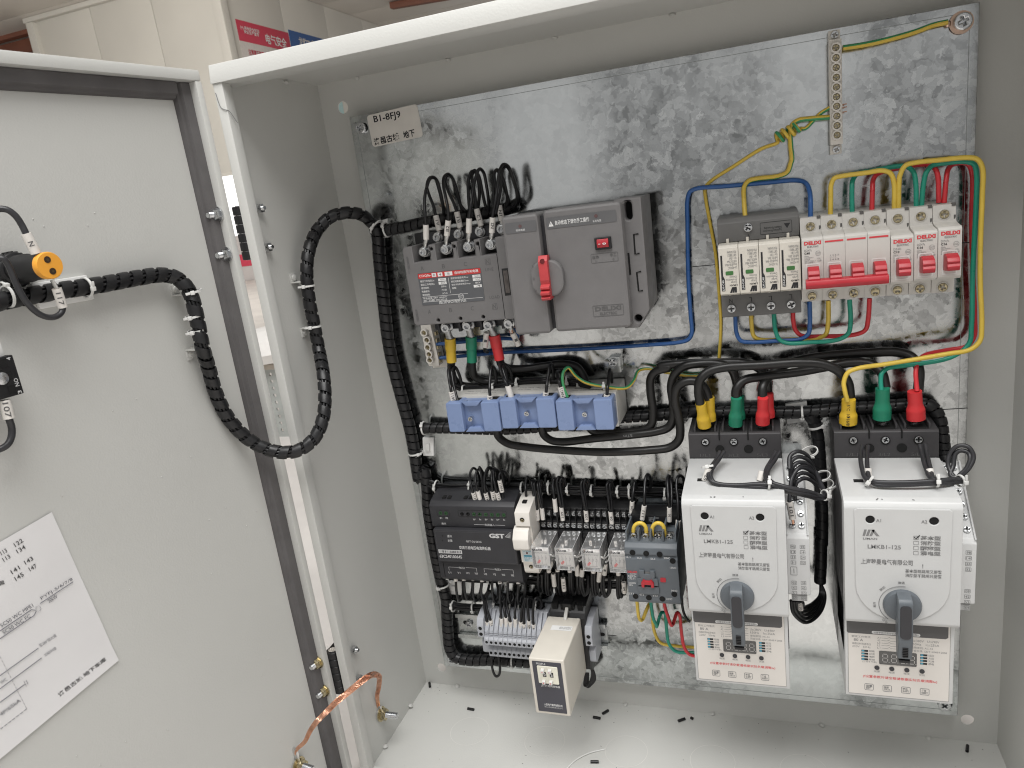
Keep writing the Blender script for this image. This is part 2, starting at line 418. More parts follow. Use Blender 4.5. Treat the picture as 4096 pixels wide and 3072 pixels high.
TXT = {}
def glyphs(s, bold):
    if (s, bold) not in TXT:
        c = bpy.data.curves.new('tmp', 'FONT'); c.body = s; c.resolution_u = 2; c.offset = bold; c.space_line = .9
        o = bpy.data.objects.new('tmp', c); me = o.to_mesh()
        V = [(v.co.x, v.co.y) for v in me.vertices]; F = [tuple(p.vertices) for p in me.polygons]
        o.to_mesh_clear(); bpy.data.objects.remove(o); bpy.data.curves.remove(c)
        TXT[(s, bold)] = (V, F)
    return TXT[(s, bold)]
def text(parent, s, o, a, b, m, bold=.012, name='lettering', lift=None):
    # fill the parallelogram with corner o (bottom left) and edges a (along the line) and b (up) with the words
    V, F = glyphs(s, bold)
    if not V: return None
    x0 = min(v[0] for v in V); x1 = max(v[0] for v in V); y0 = min(v[1] for v in V); y1 = max(v[1] for v in V)
    o, a, b = Vector(o), Vector(a), Vector(b); n = a.cross(b).normalized() * -1
    if lift is not None: o = o + n * lift
    mb = MB(); mb.ng([o + a * ((x - x0) / (x1 - x0)) + b * ((y - y0) / (y1 - y0)) for x, y in V], F)
    return mb.part(parent, name, m)
def words(parent, s, x0, x1, z0, z1, d, m, bold=.012, flip=False):
    if flip: return text(parent, s, (x1, d, z1), (x0 - x1, 0, 0), (0, 0, z0 - z1), m, bold)
    return text(parent, s, (x0, d, z0), (x1 - x0, 0, 0), (0, 0, z1 - z0), m, bold)
# ================================================================ the room behind
FLOOR_Z = -48.0
def plain(name, col, rough, bump, bscale, var, vscale):
    return mat(name, col, rough, bump=bump, bscale=bscale, var=var, vscale=vscale)
conc = mat('pale_concrete', (.66, .63, .60), .55, bump=.5, bscale=60, var=.10, vscale=5)
wall_m = mat('white_sandwich_panel', (.62, .60, .55), .5, bump=.1, bscale=25, var=.03, vscale=1.2)
ceil_m = mat('ceiling_panel_white', (.64, .60, .55), .55, var=.03, vscale=1.5)
mb = MB(); mb.box(-16000, 6000, -15000, 9000, FLOOR_Z - 40, FLOOR_Z)
struct('floor', mb, conc)
WY = -7530                                                  # far panel wall, in d
def wall_panels(wname, o, along, up, out, w, n, h, seam=8):
    wl = MB(); wl.obox(Vector(o) - Vector(out) * 70, Vector(along) * (w * n), Vector(up) * h, Vector(out) * 30)
    wl = struct(wname, wl, wall_m)
    for i in range(n):
        p = MB(); p.obox(Vector(o) - Vector(out) * 38 + Vector(along) * (i * w + seam / 2), Vector(along) * (w - seam), Vector(up) * h, Vector(out) * 38, 4)
        p.part(wl, 'wall_panel', wall_m)
    return wl
CZ = 3660
PX = -5730
wall_panels('wall_far', (PX - 3 * 990, WY, FLOOR_Z + 2), (1, 0, 0), (0, 0, 1), (0, 1, 0), 990, 3, CZ - FLOOR_Z - 6)
wall_panels('wall_side', (PX + 40, WY - 120, FLOOR_Z + 2), (0, -1, 0), (0, 0, 1), (1, 0, 0), 1150, 6, CZ - FLOOR_Z - 6)
for px, w in ((PX - 45, 130), (PX - 3 * 990 - 75, 120)):
    mb = MB(); mb.box(px, px + w, WY - 60, WY + 70, FLOOR_Z + 2, CZ - 64, 8); struct('wall_post', mb, wall_m)
ce = MB(); ce.box(-16000, 2500, -15000, -1500, CZ + 40, CZ + 80)
ce = struct('ceiling', ce, ceil_m)
for i in range(16):
    p = MB(); p.box(-16000, 2500, -15000 + i * 850 + 5, -15000 + (i + 1) * 850 - 5, CZ, CZ + 38, 4); p.part(ce, 'ceiling_panel', ceil_m)
mb = MB(); mb.box(PX - 3 * 990 - 100, PX + 60, WY + 2, WY + 75, CZ - 62, CZ - 3, 6)
struct('ceiling_trim', mb, wall_m)
brown = mat('red_oxide_steel', (.20, .075, .045), .6, var=.2, vscale=3)
dim = mat('bay_gloom_brown', (.035, .024, .026), .7, var=.3, vscale=2)  # backdrop brown, the darkness of the unlit bay put into its colour
bz = Z('X', 50, 113, WY - 300).z; bx = PX - 3 * 990 - 130
t = T('steel_beam', 'red oxide painted steel beam in the dark bay beyond the panel wall', 'beam', (-13000, WY - 300, bz - 240))
b = MB(); b.box(-15500, bx, WY - 420, WY - 300, bz - 110, bz, 5); b.part(t, 'flange', brown)
b = MB(); b.box(-15500, bx, WY - 500, WY - 440, bz - 300, bz - 120, 5); b.part(t, 'web', brown)
b = MB(); b.obox((bx - 1500, WY - 300, bz - 330), (1500, 0, -60), (0, 40, 0), (0, 0, -60), 4); b.part(t, 'brace', brown)
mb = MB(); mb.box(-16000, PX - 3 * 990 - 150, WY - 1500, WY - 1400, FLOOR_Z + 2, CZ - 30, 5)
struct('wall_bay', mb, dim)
t = T('ceiling_purlin', 'short rusty brown purlin under the ceiling above the posters', 'beam', (-4200, WY - 3500, 3500))
b = MB(); e0 = ZF('X', 1560, 34, 3560); b.obox(e0, (1700, -380, 0), (0, -110, 0), (0, 0, 90), 6); b.part(t, 'flange', brown)
# posters on the side wall
def poster(name, label, y0, y1, zt, h, top_m, body_m):
    t = T(name, label, 'poster', (PX + 44, y0, zt - h), 'posters on the panel wall')
    b = MB(); b.box(PX + 41, PX + 47, y1, y0, zt - h, zt, 1); b.part(t, 'sheet', body_m)
    b = MB(); b.box(PX + 47.5, PX + 49, y1, y0, zt - 250, zt, .4); b.part(t, 'heading', top_m)
    return t
def ptext(t, s, y0, y1, z0, z1, m, bold=.02):
    text(t, s, (PX + 51, y0, z0), (0, y1 - y0, 0), (0, 0, z1 - z0), m, bold)
pr_red = mat('poster_red', (.55, .05, .09), .5, var=.05); pr_blue = mat('poster_blue', (.04, .10, .27), .5, var=.1)
pr_pale = mat('poster_paper', (.62, .58, .55), .5, var=.05); pr_cyan = mat('poster_cyan', (.45, .66, .66), .5, var=.1)
def onside(px, py):
    p = ZW('X', px, py, PX + 47); return p.y, p.z
ya, za = onside(940, 75); yb, zb_ = onside(1149, 114); yc, zc = onside(1323, 145)
t = poster('safety_poster', 'safety poster with a red heading and small pictures on the panel wall', ya, yb, za, 1500, pr_red, pr_pale)
ptext(t, '电气安全', ya - (ya - yb) * .50, ya - (ya - yb) * .92, za - 215, za - 85, p_white)
ptext(t, '(+) 用电安全知识\n    安全生产宣传', ya - (ya - yb) * .06, ya - (ya - yb) * .40, za - 150, za - 60, p_white)
ptext(t, '注意事项和要求', ya - (ya - yb) * .12, ya - (ya - yb) * .46, za - 400, za - 330, pr_red)
ptext(t, '不得带电作业请勿触摸\n操作前应先验电再接地\n保持通道畅通无杂物', ya - (ya - yb) * .55, ya - (ya - yb) * .95, za - 560, za - 360, p_grey)
for k, (mm, fx) in enumerate(((pr_cyan, .16), (pr_red, .30), (pr_blue, .42))):
    b = MB(); f0 = ya - (ya - yb) * fx; b.box(PX + 48, PX + 50, f0 - 90, f0, za - 720 - 40 * k, za - 460, 1); b.part(t, 'picture', mm)
t = poster('training_poster', 'blue poster with pale title beside the red headed one', yb - 12, yc, zb_ - 10, 1500, pr_blue, pr_cyan)
ptext(t, '龙韵TX智能服务', yb - (yb - yc) * .2, yb - (yb - yc) * .85, zb_ - 190, zb_ - 70, pr_pale)
b = MB(); b.tube([(PX + 49, yb - 20, zb_ - 380), (PX + 49, yb - 300, zb_ - 320), (PX + 49, yb - 700, zb_ - 300), (PX + 49, yc + 20, zb_ - 270)], 40, flat=.05); b.part(t, 'swoosh', p_white)
# daylit window in the far wall, cartons, a perforated steel strip seen past the hinges
lit = bpy.data.materials.new('daylight_pane'); lit.use_nodes = True
em = lit.node_tree.nodes.new('ShaderNodeEmission'); em.inputs[0].default_value = (1, .98, .95, 1); em.inputs[1].default_value = 1.5
lit.node_tree.links.new(em.outputs[0], lit.node_tree.nodes['Material Output'].inputs[0])
p = Z('X', 892, 706, WY + 20); q = Z('X', 985, 1020, WY + 20)
t = T('daylight_window', 'bright daylit window low in the far panel wall', 'window', (PX - 1000, WY, q.z))
b = MB(); b.box(PX - 1500, PX - 120, WY + 3, WY + 12, q.z, p.z); b.part(t, 'pane', lit)
b = MB()
for x0, x1, z0, z1 in ((PX - 1540, PX - 1500, q.z - 40, p.z + 40), (PX - 120, PX - 80, q.z - 40, p.z + 40), (PX - 1500, PX - 120, p.z, p.z + 40), (PX - 1500, PX - 120, q.z - 40, q.z)):
    b.box(x0, x1, WY + 2, WY + 22, z0, z1, 2)
b.part(t, 'window_frame', wall_m)
q = Z('X', 1005, 1105, WY + 300)
t = T('carton', 'pale carton with red printing standing by the far wall', 'carton', (q.x, WY + 300, FLOOR_Z))
b = MB(); b.box(q.x - 350, q.x + 350, WY + 150, WY + 500, FLOOR_Z + 1, FLOOR_Z + 560, 6); b.part(t, 'box', mat('carton_grey', (.5, .47, .46), .7, var=.1, vscale=4))
b = MB(); b.box(q.x - 250, q.x + 300, WY + 501, WY + 504, FLOOR_Z + 180, FLOOR_Z + 330, .5); b.part(t, 'red_print', pr_red)
e0 = ZF('X', 1152, 1745, FLOOR_Z); e1 = Z('X', 1095, 1500, e0.y)
t = T('perforated_strip', 'short perforated steel strip standing on the floor behind the cabinet hinge', 'steel strip', e0)
hol = [circ(e0.x - 28 + dx, FLOOR_Z + 22 + 23 * i, 6, 10) for i in range(9) for dx in (14,)]
b = MB(); b.slab([(e0.x - 42, FLOOR_Z), (e0.x + 16, FLOOR_Z), (e0.x + 16, FLOOR_Z + 225), (e0.x - 42, FLOOR_Z + 225)], e0.y - 3, e0.y + 3, hol); b.part(t, 'strip', mat('pale_steel', (.42, .44, .42), .5, .3, var=.15, vscale=20))
b = MB(); b.box(e0.x - 60, e0.x + 40, e0.y - 60, e0.y + 30, FLOOR_Z + 226, FLOOR_Z + 244, 6); b.part(t, 'cap', mat('tan_edge', (.45, .40, .34), .6))
t = T('white_sack', 'white sack lying on top of the perforated strip', 'sack', (e0.x, e0.y, FLOOR_Z + 245))
b = MB(); b.lathe([(20, 0), (85, 6), (105, 35), (95, 75), (60, 100), (10, 108)], (e0.x - 10, e0.y - 15, FLOOR_Z + 245), (0, 0, 1), 18); b.part(t, 'bag', mat('white_woven', (.8, .78, .75), .7, bump=.6, bscale=30, var=.05))

# ================================================================ the cabinet
X0, X1, ZT, ZB, DB, DF = -44.0, 653.0, 752.5, -45.7, -18.3, 160.5
cab = T('electrical_cabinet', 'open light grey painted steel cabinet holding the galvanised mounting plate', 'cabinet', (X0, DB, ZB))
hs = [Z('X', 1372, 430, DB), Z('X', 1766, 2670, DB), Z('X', 3870, 2879, DB)]
hs.append(Vector((hs[2].x, DB, hs[0].z)))
b = MB(); b.slab([(X0 - 1.4, ZB - 1.4), (X1 + 1.4, ZB - 1.4), (X1 + 1.4, ZT + 1.4), (X0 - 1.4, ZT + 1.4)], DB - 1.6, DB, [circ(h.x, h.z, 6.6, 24) for h in hs]); b.part(cab, 'back_panel', paint)
b = MB(); b.box(X0 - 1.5, X0, DB + .02, DF - 1, ZB, ZT); b.part(cab, 'side_panel', paint)
b = MB(); b.box(X1, X1 + 1.5, DB + .02, DF - 1, ZB, ZT); b.part(cab, 'side_panel', paint)
b = MB(); b.box(X0 - 1.5, X1 + 1.5, DB + .04, DF - 5, ZT, ZT + 1.5); b.part(cab, 'top_panel', paint)
b = MB(); b.box(X0 - 1.5, X1 + 1.5, DB + .04, DF - 1, ZB - 1.5, ZB); b.part(cab, 'bottom_panel', paint)
# folded front lips
def lip(prof, o, a, bb, c):
    m_ = MB(); m_.prism(prof, o, a, bb, c, bev=.55); m_.part(cab, 'front_lip', paint, 60)
Lp = [(0, -5), (0, 0), (10, 0), (10, -13), (8.6, -13), (8.6, -1.5), (1.5, -1.5), (1.5, -5)]
lip(Lp, (X0 - 1.5, DF, ZB + 9.4), (1, 0, 0), (0, 1, 0), (0, 0, ZT - ZB - 22.6))
lip(Lp, (X1 + 1.5, DF, ZB + 9.4), (-1, 0, 0), (0, 1, 0), (0, 0, ZT - ZB - 22.6))
Tp = [(-4.0, 1.2), (-3.0, -.2), (-0.6, -14.0), (-30, -14.6), (-30, -16.0), (1.4, -15.4), (-1.4, 1.2)]
lip(Tp, (X0 - 3.0, DF, ZT + 1.2), (0, 1, 0), (0, 0, 1), (X1 - X0 + 6, 0, 0))
Bp = [(0, -1.5), (0, 9.0), (-14, 9.0), (-14, 7.6), (-1.5, 7.6), (-1.5, -1.5)]
lip(Bp, (X0 - 1.5, DF, ZB), (0, 1, 0), (0, 0, 1), (X1 - X0 + 3, 0, 0))
def blob(p, r, sq=(1, 1, 1)):
    def mk(m_): m_.lathe([(r * .3, -r * .55), (r * .85, -r * .3), (r, 0), (r * .8, r * .35), (r * .35, r * .6)], (0, 0, 0), (0, 0, 1), 10)
    o = inst(cab, 'weld_spot', ('blob', r), mk, paint, p, (random.random() * .6, random.random() * .6, random.random() * 3)); o.scale = sq
for x, y in ((1427, 312), (1792, 240), (2219, 150), (2690, 58)): blob(Z('X', x, y, DB + 1), 3.2)
for x, y in ((1830, 2745), (2501, 2820), (2850, 2856), (3287, 2901), (3714, 2953)): blob(Z('X', x, y, DB + 2), 3.4)
for x, y in ((1145, 330),): blob(ZW('X', x, y, X0 + 1), 3.5)
for x, y in ((1642, 2822), (1541, 2985), (1695, 2762)): blob(ZW('X', x, y, X0 + 1.5), 3.6)
for x, y in ((1879, 2924), (2179, 2964), (2505, 3005), (2850, 3045), (3216, 3085)):
    c = ZF('X', x, y, ZB)
    b = MB(); n = 40
    for r0_, r1_ in ((24.6, 25.1),):
        V = [(c.x + r * math.cos(2 * math.pi * i / n), c.y + r * math.sin(2 * math.pi * i / n), ZB + .25) for r in (r0_, r1_) for i in range(n)]
        b.ng(V, [(i, (i + 1) % n, n + (i + 1) % n, n + i) for i in range(n)])
    b.part(cab, 'knockout', mat('bare_paint_edge', (.66, .65, .62), .5))
scr = MB(); s0 = [ZW('X', x, y, X0 + .2) for x, y in ((862, 370), (872, 420), (895, 437), (915, 443), (952, 490))]
# hair-thin thread of paint hanging on the lip corner
scr.tube([Z('X', 862, 372, DF + .6), Z('X', 884, 430, DF + .6), Z('X', 905, 440, DF + .5), Z('X', 915, 443, DF - 1), Z('X', 950, 492, DF - 8)], .35, 5); solo('paint_thread', scr, p_grey, 'hair thin thread hanging at the top corner of the cabinet frame', 'thread', Z('X', 862, 372, DF + .6))

# ================================================================ mounting plate
plate = T('mounting_plate', 'spangled galvanised steel mounting plate screwed to the cabinet back', 'mounting plate', (0, 0, 0))
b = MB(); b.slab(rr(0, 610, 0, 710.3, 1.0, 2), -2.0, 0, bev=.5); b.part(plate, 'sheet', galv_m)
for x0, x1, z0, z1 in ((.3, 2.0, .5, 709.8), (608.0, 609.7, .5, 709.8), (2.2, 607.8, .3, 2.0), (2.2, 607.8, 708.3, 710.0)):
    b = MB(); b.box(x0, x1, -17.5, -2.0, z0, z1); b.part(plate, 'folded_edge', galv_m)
bend_refl = mat('bend_reflection_zinc', (.34, .36, .355), .4, .9, var=.15, vscale=60)  # darker strips paint in the reflection along the plate's bend radius
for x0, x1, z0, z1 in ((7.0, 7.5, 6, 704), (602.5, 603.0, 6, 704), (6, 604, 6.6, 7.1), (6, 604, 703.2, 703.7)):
    b = MB(); b.box(x0, x1, .02, .18, z0, z1); b.part(plate, 'bend_reflection', bend_refl)
for p in (Z('X', 1443, 512, 2), Z('X', 1806, 2638, 2), Z('X', 3778, 2820, 2)):
    screw(plate, p.x, 2.2, p.z, 6.4, zinc, h=2.2)
    b = MB(); b.slab(rr(p.x - 6.5, p.x + 8, p.z - 4.8, p.z + 4.8, 4.6, 6), .03, .12); b.part(plate, 'slot', hole_bk)
p = Z('X', 3848, 88, 2); screw(plate, p.x, 5.4, p.z, 7.0, zinc, h=2.6)
for k, x, y, x2, y2 in (('B', 118, 795, 285, 780), ('B', 1950, 632, 2005, 630), ('D', 1840, 535, 2010, 525), ('I', 2010, 665, 2118, 674), ('A', 1098, 1222, 1098, 1222)):
    if x == x2: continue
    b = MB(); b.tube([Z(k, x, y, .25), Z(k, (x + x2) / 2, (y + y2) / 2, .25), Z(k, x2, y2, .25)], .35, 4); b.part(plate, 'scribed_mark', ink)

# ================================================================ the door
door = T('cabinet_door', 'light grey painted steel door standing open on the hinge side with foam seal', 'door', DP(0, SKIN - 2, ZB))
DL = 690; DZ0, DZ1 = ZB - 1, 752.3
def dbox(s0, s1, t0, t1, z0, z1, bev=0):
    m_ = MB(); m_.obox(DP(s0, t0, z0), DU * (s1 - s0), DN * (t1 - t0), UP * (z1 - z0), bev); return m_
dbox(0, DL, SKIN - 1.5, SKIN, DZ0, DZ1).part(door, 'door_skin', paint)
dbox(0, 7.2, SKIN + .03, 0, DZ0 + 10, DZ1 - 10, 1.0).part(door, 'edge_rail', paint)
dbox(DL - 7.2, DL, SKIN + .03, 0, DZ0 + 10, DZ1 - 10, 1.0).part(door, 'edge_rail', paint)
dbox(0, DL, SKIN + .03, .4, DZ1 - 10, DZ1, 2.2).part(door, 'edge_rail', paint)
dbox(0, DL, SKIN + .03, .4, DZ0, DZ0 + 10, 2.2).part(door, 'edge_rail', paint)
def gasket(s0, s1, z0, z1, vert):
    m_ = MB()
    if vert:
        m_.prism([(0, 0), (s1 - s0, 0), (s1 - s0 - 1.2, 5), (s1 - s0 - 3.4, 5.6), (s1 - s0 - 4.6, 9.4), (0, 10)], DP(s0, SKIN + .02, z0), DU, DN, UP * (z1 - z0), bev=.5)
    else:
        sg = 1 if z1 > z0 else -1; h = abs(z1 - z0)
        m_.prism([(0, 0), (h, 0), (h, 10), (4.6, 9.4), (3.4, 5.6), (1.2, 5)], DP(s0, SKIN + .02, z0), UP * sg, DN, DU * (s1 - s0), bev=.5)
    m_.part(door, 'foam_seal', foam, 30)
gasket(7.4, 21.4, DZ0 + 10.5, DZ1 - 10.3, True)
gasket(21.6, DL - 8, DZ1 - 25, DZ1 - 10.3, False)
gasket(21.6, DL - 8, DZ0 + 25, DZ0 + 10.5, False)
m_ = dbox(DL - 21.4, DL - 7.4, SKIN + .03, SKIN + 9, DZ0 + 26, DZ1 - 26, 2); m_.part(door, 'foam_seal', foam)
# paint specks
def speck(m_): m_.lathe([(.5, -.3), (.65, .1), (.3, .5)], (0, 0, 0), (0, 1, 0), 6)
for k in range(34):
    s_, z_ = random.uniform(30, 300), random.uniform(-20, 720)
    inst(door, 'paint_speck', 'speck', speck, paint, DP(s_, SKIN + .1, z_), (0, 0, rad(90)))
# a threaded bolt with nut and washer pointing along axis n from point p
def stud(parent, p, n, r=3.2, ln=16, nut=brassy, wash=True, extra=0):
    p, n = Vector(p), Vector(n).normalized()
    m_ = MB(); u = n.orthogonal().normalized(); v = n.cross(u)
    prof = []
    k = int(ln / .8)
    for i in range(k + 1): prof.append((r * (1.0 if i % 2 else .80), i * ln / k))
    prof[-1] = (r * .75, ln)
    m_.lathe(prof, p, n, 14); a = m_.part(parent, 'threaded_stud', zinc, 25)
    m_ = MB(); h = r * 1.6; hx = [(r * 1.85 * math.cos(rad(60 * i + 12)), r * 1.85 * math.sin(rad(60 * i + 12))) for i in range(6)]
    m_.prism(hx, p + n * (1.6 + extra), u, v, n * h, bev=.4); m_.part(parent, 'nut', nut)
    if wash:
        m_ = MB(); m_.cyl(p + n * (.1 + extra), p + n * (1.6 + extra), r * 2.3, 20); m_.part(parent, 'washer', nut)
for x, y in ((866, 858), (905, 1017)):
    s_, z_ = ZDs('X', x, y, -9); stud(door, DP(7.3, -9, z_), DU, 3.3, 12.5, zinc, True)
for x, y in ((1272, 2648), (1296, 2762)):
    s_, z_ = ZDs('X', x, y, -9); stud(door, DP(7.3, -9, z_), DU, 3.3, 12.5, brassy, True)
ds = ZDs('O', 240, 1540, SKIN); DSTUD = DP(ds[0], SKIN, ds[1]); stud(door, DSTUD, DN, 4.0, 24, brassy, True, 2.6)
cs_ = ZW('O', 1150, 980, X0); CSTUD = Vector((X0, cs_.y, cs_.z)); stud(cab, CSTUD, (1, 0, 0), 4.0, 26, brassy, True, 2.6)
for k, x, y in (('X', 1030, 835), ('X', 1062, 990), ('O', 850, 270), ('O', 908, 590)):
    p = ZW(k, x, y, X0); stud(cab, p, (1, 0, 0), 2.6, 9, zinc, False)
    b = MB(); b.slab([(0, 0), (.1, 0), (.1, .1)], 0, .1); b.bm.free()
# hinges
def hinge(label, ktop, kbot, HX=-50):
    zt = Z(*ktop, 154).z; zb = Z(*kbot, 154).z
    hx, hd_ = HX, 154.0
    t = T('hinge', label, 'hinge', (hx, hd_, zb), 'hinges between door and cabinet')
    n = 6; h = (zt - zb) / n
    for i in range(n):
        b = MB(); b.lathe([(7.2, .25), (7.6, .7), (7.6, h - .7), (7.2, h - .25)], (hx, hd_, zb + i * h), (0, 0, 1), 24); b.part(t, 'knuckle', black_pl)
    b = MB(); b.cyl((hx, hd_, zb - .2), (hx, hd_, zt + .4), 4.6, 20); b.part(t, 'pin', zinc)
    b = MB(); b.box(hx - 7.6, hx - 5.6, hd_ - 18, hd_, zb + 1, zt - 1, .5); b.part(t, 'leaf', black_pl)
hinge('black barrel hinge near the top of the door', ('X', 975, 822), ('X', 1020, 1036))
hinge('black barrel hinge near the floor of the cabinet', ('X', 1335, 2600), ('X', 1365, 2762), -54.4)
# ================================================================ handwritten label on the plate
t = T('paper_label', 'small white sticker with handwritten black marker on the plate corner', 'sticker', Z('K', 770, 560, .2))
def kq(x, y): p = Z('K', x, y, .3); return (p.x, p.z)
c0, c1, c2, c3 = kq(530, 800), kq(1085, 680), kq(1015, 318), kq(460, 450)
def rquad(c, r=3):
    out = []
    for i in range(4):
        p = Vector(c[i]); a = (Vector(c[i - 1]) - p).normalized(); b_ = (Vector(c[(i + 1) % 4]) - p).normalized()
        for f in (0, .33, .67, 1):
            out.append(tuple(p + a * r * (1 - f) ** 1.6 + b_ * r * f ** 1.6))
    return out
b = MB(); b.slab(rquad([c0, c1, c2, c3]), .15, .35); b.part(t, 'sheet', stick)
def kt(s, x0, y0, x1, y1, up, bold=.02):
    o = Z('K', x0, y0, .45); a = Z('K', x1, y1, .45) - o; u = Z('K', x0 - up * .19, y0 - up, .45) - o
    text(t, s, o, a, u, ink, bold)
kt('B1-8FJ9', 548, 548, 845, 490, 95)
kt('洛邑古城', 548, 785, 825, 718, 82, .03); kt('地下', 872, 708, 998, 672, 80, .03)

# ================================================================ automatic transfer switch
t = T('transfer_switch', 'large grey automatic transfer switch with red dial handle', 'transfer switch', (200, 0, 466))
b = MB(); b.box(78, 196, 0, 29, 468, 576, 1.5); b.box(196, 312, 0, 39, 470, 586, 1.5); b.part(t, 'base', dark_pl)
SL = [(85.7, 104.2), (112, 130), (136.6, 154.8), (161.8, 178)]
out = [(74, 484.5), (76.5, 482), (193, 482), (193, 565.5)]
for x0, x1 in reversed(SL): out += [(x1, 565.5), (x1, 549), (x0, 549), (x0, 565.5)]
out += [(76.5, 565.5), (74, 563)]
b = MB(); b.slab(out, 29.2, 70, [circ(102.5 + 25.7 * i, 486.2, 1.9, 10) for i in range(3)] + [circ(107 + 25.7 * i, 561, 1.7, 10) for i in range(3)], bev=1.2); b.part(t, 'breaker_body', grey_pl)
b = MB(); b.box(84.8, 179, 29.3, 44, 548.2, 564.5); b.part(t, 'terminal_cavity', black_pl)
b = MB(); b.box(177.6, 178.2, 69, 70.15, 483.5, 549); b.part(t, 'seam', hole_bk)
b = MB(); b.box(181, 188.6, 69.5, 70.2, 506.5, 534, .05); b.part(t, 'window_frame', black_pl)
b = MB(); b.box(182.3, 187.2, 70.1, 70.9, 509, 532, .3); b.part(t, 'window', mat('smoked_window', (.08, .07, .065), .12, var=.4, vscale=200))
# rear terminal row, bolts, lugs
for x, y in ((464, 645), (618, 622), (775, 602), (935, 582), (355, 658)):
    p = Z('A', x, y, 27); b = MB(); b.box(p.x - 11, p.x + 11, 12, 25, p.z - 7, p.z + 7, 1); b.part(t, 'rear_terminal', black_pl)
def lug(parent, p, q, r, w0, m=tin):            # ring tongue: ring at p, barrel towards q
    p, q = Vector(p), Vector(q); ax = (q - p).normalized(); sd = ax.cross(Vector((0, 1, 0))).normalized()
    mm = MB(); mm.cyl(p - Vector((0, .8, 0)), p + Vector((0, .8, 0)), r, 20)
    mm.tube([p + ax * r * .4, p.lerp(q, .5) + Vector((0, .6, 0)), q], w0, 10, 4, flat=.55); mm.part(parent, 'lug', m)
REAR = [(464, 645), (618, 622), (775, 602), (935, 582)]
FRNT = [(362, 750), (521, 732), (688, 713), (852, 695)]
LOAD = [(525, 1310), (683, 1297), (838, 1290), (988, 1278)]
for x, y in REAR: p = Z('A', x, y, 31); hexbolt(t, p.x, 31, p.z, 4.6)
for x, y in FRNT: p = Z('A', x, y, 58); hexbolt(t, p.x, 58, p.z, 4.6)
for x, y in LOAD: p = Z('A', x, y, 40); hexbolt(t, p.x, 40, p.z, 4.8)
for i in range(5):
    b = MB(); b.box(84 + 25.4 * i, 87 + 25.4 * i, 18, 36, 466, 481.5, .4); b.part(t, 'terminal_barrier', dark_pl)
# motor drive housing
b = MB(); b.slab(rr(196, 232.6, 470, 585, 3.5), 39.2, 96.5, bev=2.6); b.part(t, 'drive_cover', grey_pl)
b = MB(); b.slab(rr(237.2, 311, 470.5, 586.5, 3.5), 39.2, 95, bev=2.6); b.part(t, 'drive_cover', grey_pl)
b = MB(); b.box(230, 240, 39.3, 88, 473, 582); b.part(t, 'channel', dark_pl)
fo = [(302, 467), (316, 467), (327.5, 484), (327.5, 588), (302, 588)]
q0, q1 = Z('A', 1866, 447, 82), Z('A', 1940, 1242, 82)
b = MB(); b.slab(fo, 22, 82, [rr(q0.x - 3.6, q0.x + 3.6, q0.z - 8.6, q0.z + 8.6, 3.5), circ(q1.x, q1.z, 3.7, 18)], bev=1.6); b.part(t, 'side_flange', grey_pl)
b = MB(); b.box(q0.x - 4, q0.x + 4, 60, 70, q0.z - 9, q0.z + 9); b.part(t, 'fixing_hole', hole_bk)
b = MB(); b.box(q1.x - 4, q1.x + 4, 60, 70, q1.z - 4, q1.z + 4); b.part(t, 'fixing_hole', hole_bk)
p, q = Z('A', 1852, 760, 82), Z('A', 1880, 920, 82); b = MB(); b.box(p.x + .3, p.x + 3.0, 81.8, 82.3, q.z, p.z); b.part(t, 'slot', hole_bk)
for pts in (((1942, 618), (1908, 622), (1918, 768), (1950, 762)), ((1962, 895), (1930, 902), (1944, 1040), (1975, 1036))):
    b = MB(); b.tube([Z('A', x, y, 82.3) for x, y in pts], .75, 4, 0); b.part(t, 'slot', hole_bk)
# red selector
b = MB(); b.slab(rr(220.3, 252.3, 506.5, 541, 13, 8), 95.2, 101.5, bev=1.8); b.part(t, 'dial', grey_pl)
b = MB(); b.side([(96, 545.5), (103, 546), (107, 541), (106.6, 523), (105, 519), (109, 517), (109, 515), (106, 513.6), (111, 511.8), (110.5, 509.6), (107, 508.4), (110, 506.5), (108, 504.2), (96, 504.5)], 230.8, 239.6, bev=.35); h = b.part(t, 'handle', red_hn)
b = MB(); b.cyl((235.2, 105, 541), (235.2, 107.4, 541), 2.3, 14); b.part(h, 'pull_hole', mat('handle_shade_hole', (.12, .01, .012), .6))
# rocker, print strips, words
b = MB(); b.slab(rr(284.2, 299.6, 545.3, 556.6, 1), 94, 97.4, bev=.6); rk = b.part(t, 'rocker_switch', black_pl)
b = MB(); b.side([(96, 547), (98.2, 547.4), (99.6, 551), (98.4, 555), (96, 555)], 286.6, 297.2, bev=.3); b.part(rk, 'rocker', red_pl)
text(rk, '- o', (288.2, 100.1, 550), (7.2, 0, 0), (0, 0, 1.8), p_white, .03)
strip = mat('print_strip_grey', (.115, .115, .118), .35, var=.05)
b = MB(); b.slab(rr(199.4, 230.6, 568.8, 578.9, 1.2), 96.6, 96.9); b.part(t, 'print_strip', strip)
b = MB(); b.slab(rr(240, 306.2, 569.1, 579.6, 1.2), 95.1, 95.4); b.part(t, 'print_strip', strip)
words(t, '常用电源', 210, 219, 570.2, 572.2, 97.05, p_lgrey)
words(t, '自动状态下请勿手工操作', 248.5, 281, 571.8, 576.2, 95.55, p_white)
words(t, '备用电源', 284, 292, 570.6, 572.8, 95.55, p_lgrey)
b = MB(); b.slab([(242, 571.2), (246.8, 571.2), (244.4, 576)], 95.45, 95.6, [[(244.1, 572.2), (244.7, 572.2), (244.7, 574.6), (244.1, 574.6)]]); b.part(t, 'warning_sign', p_white)
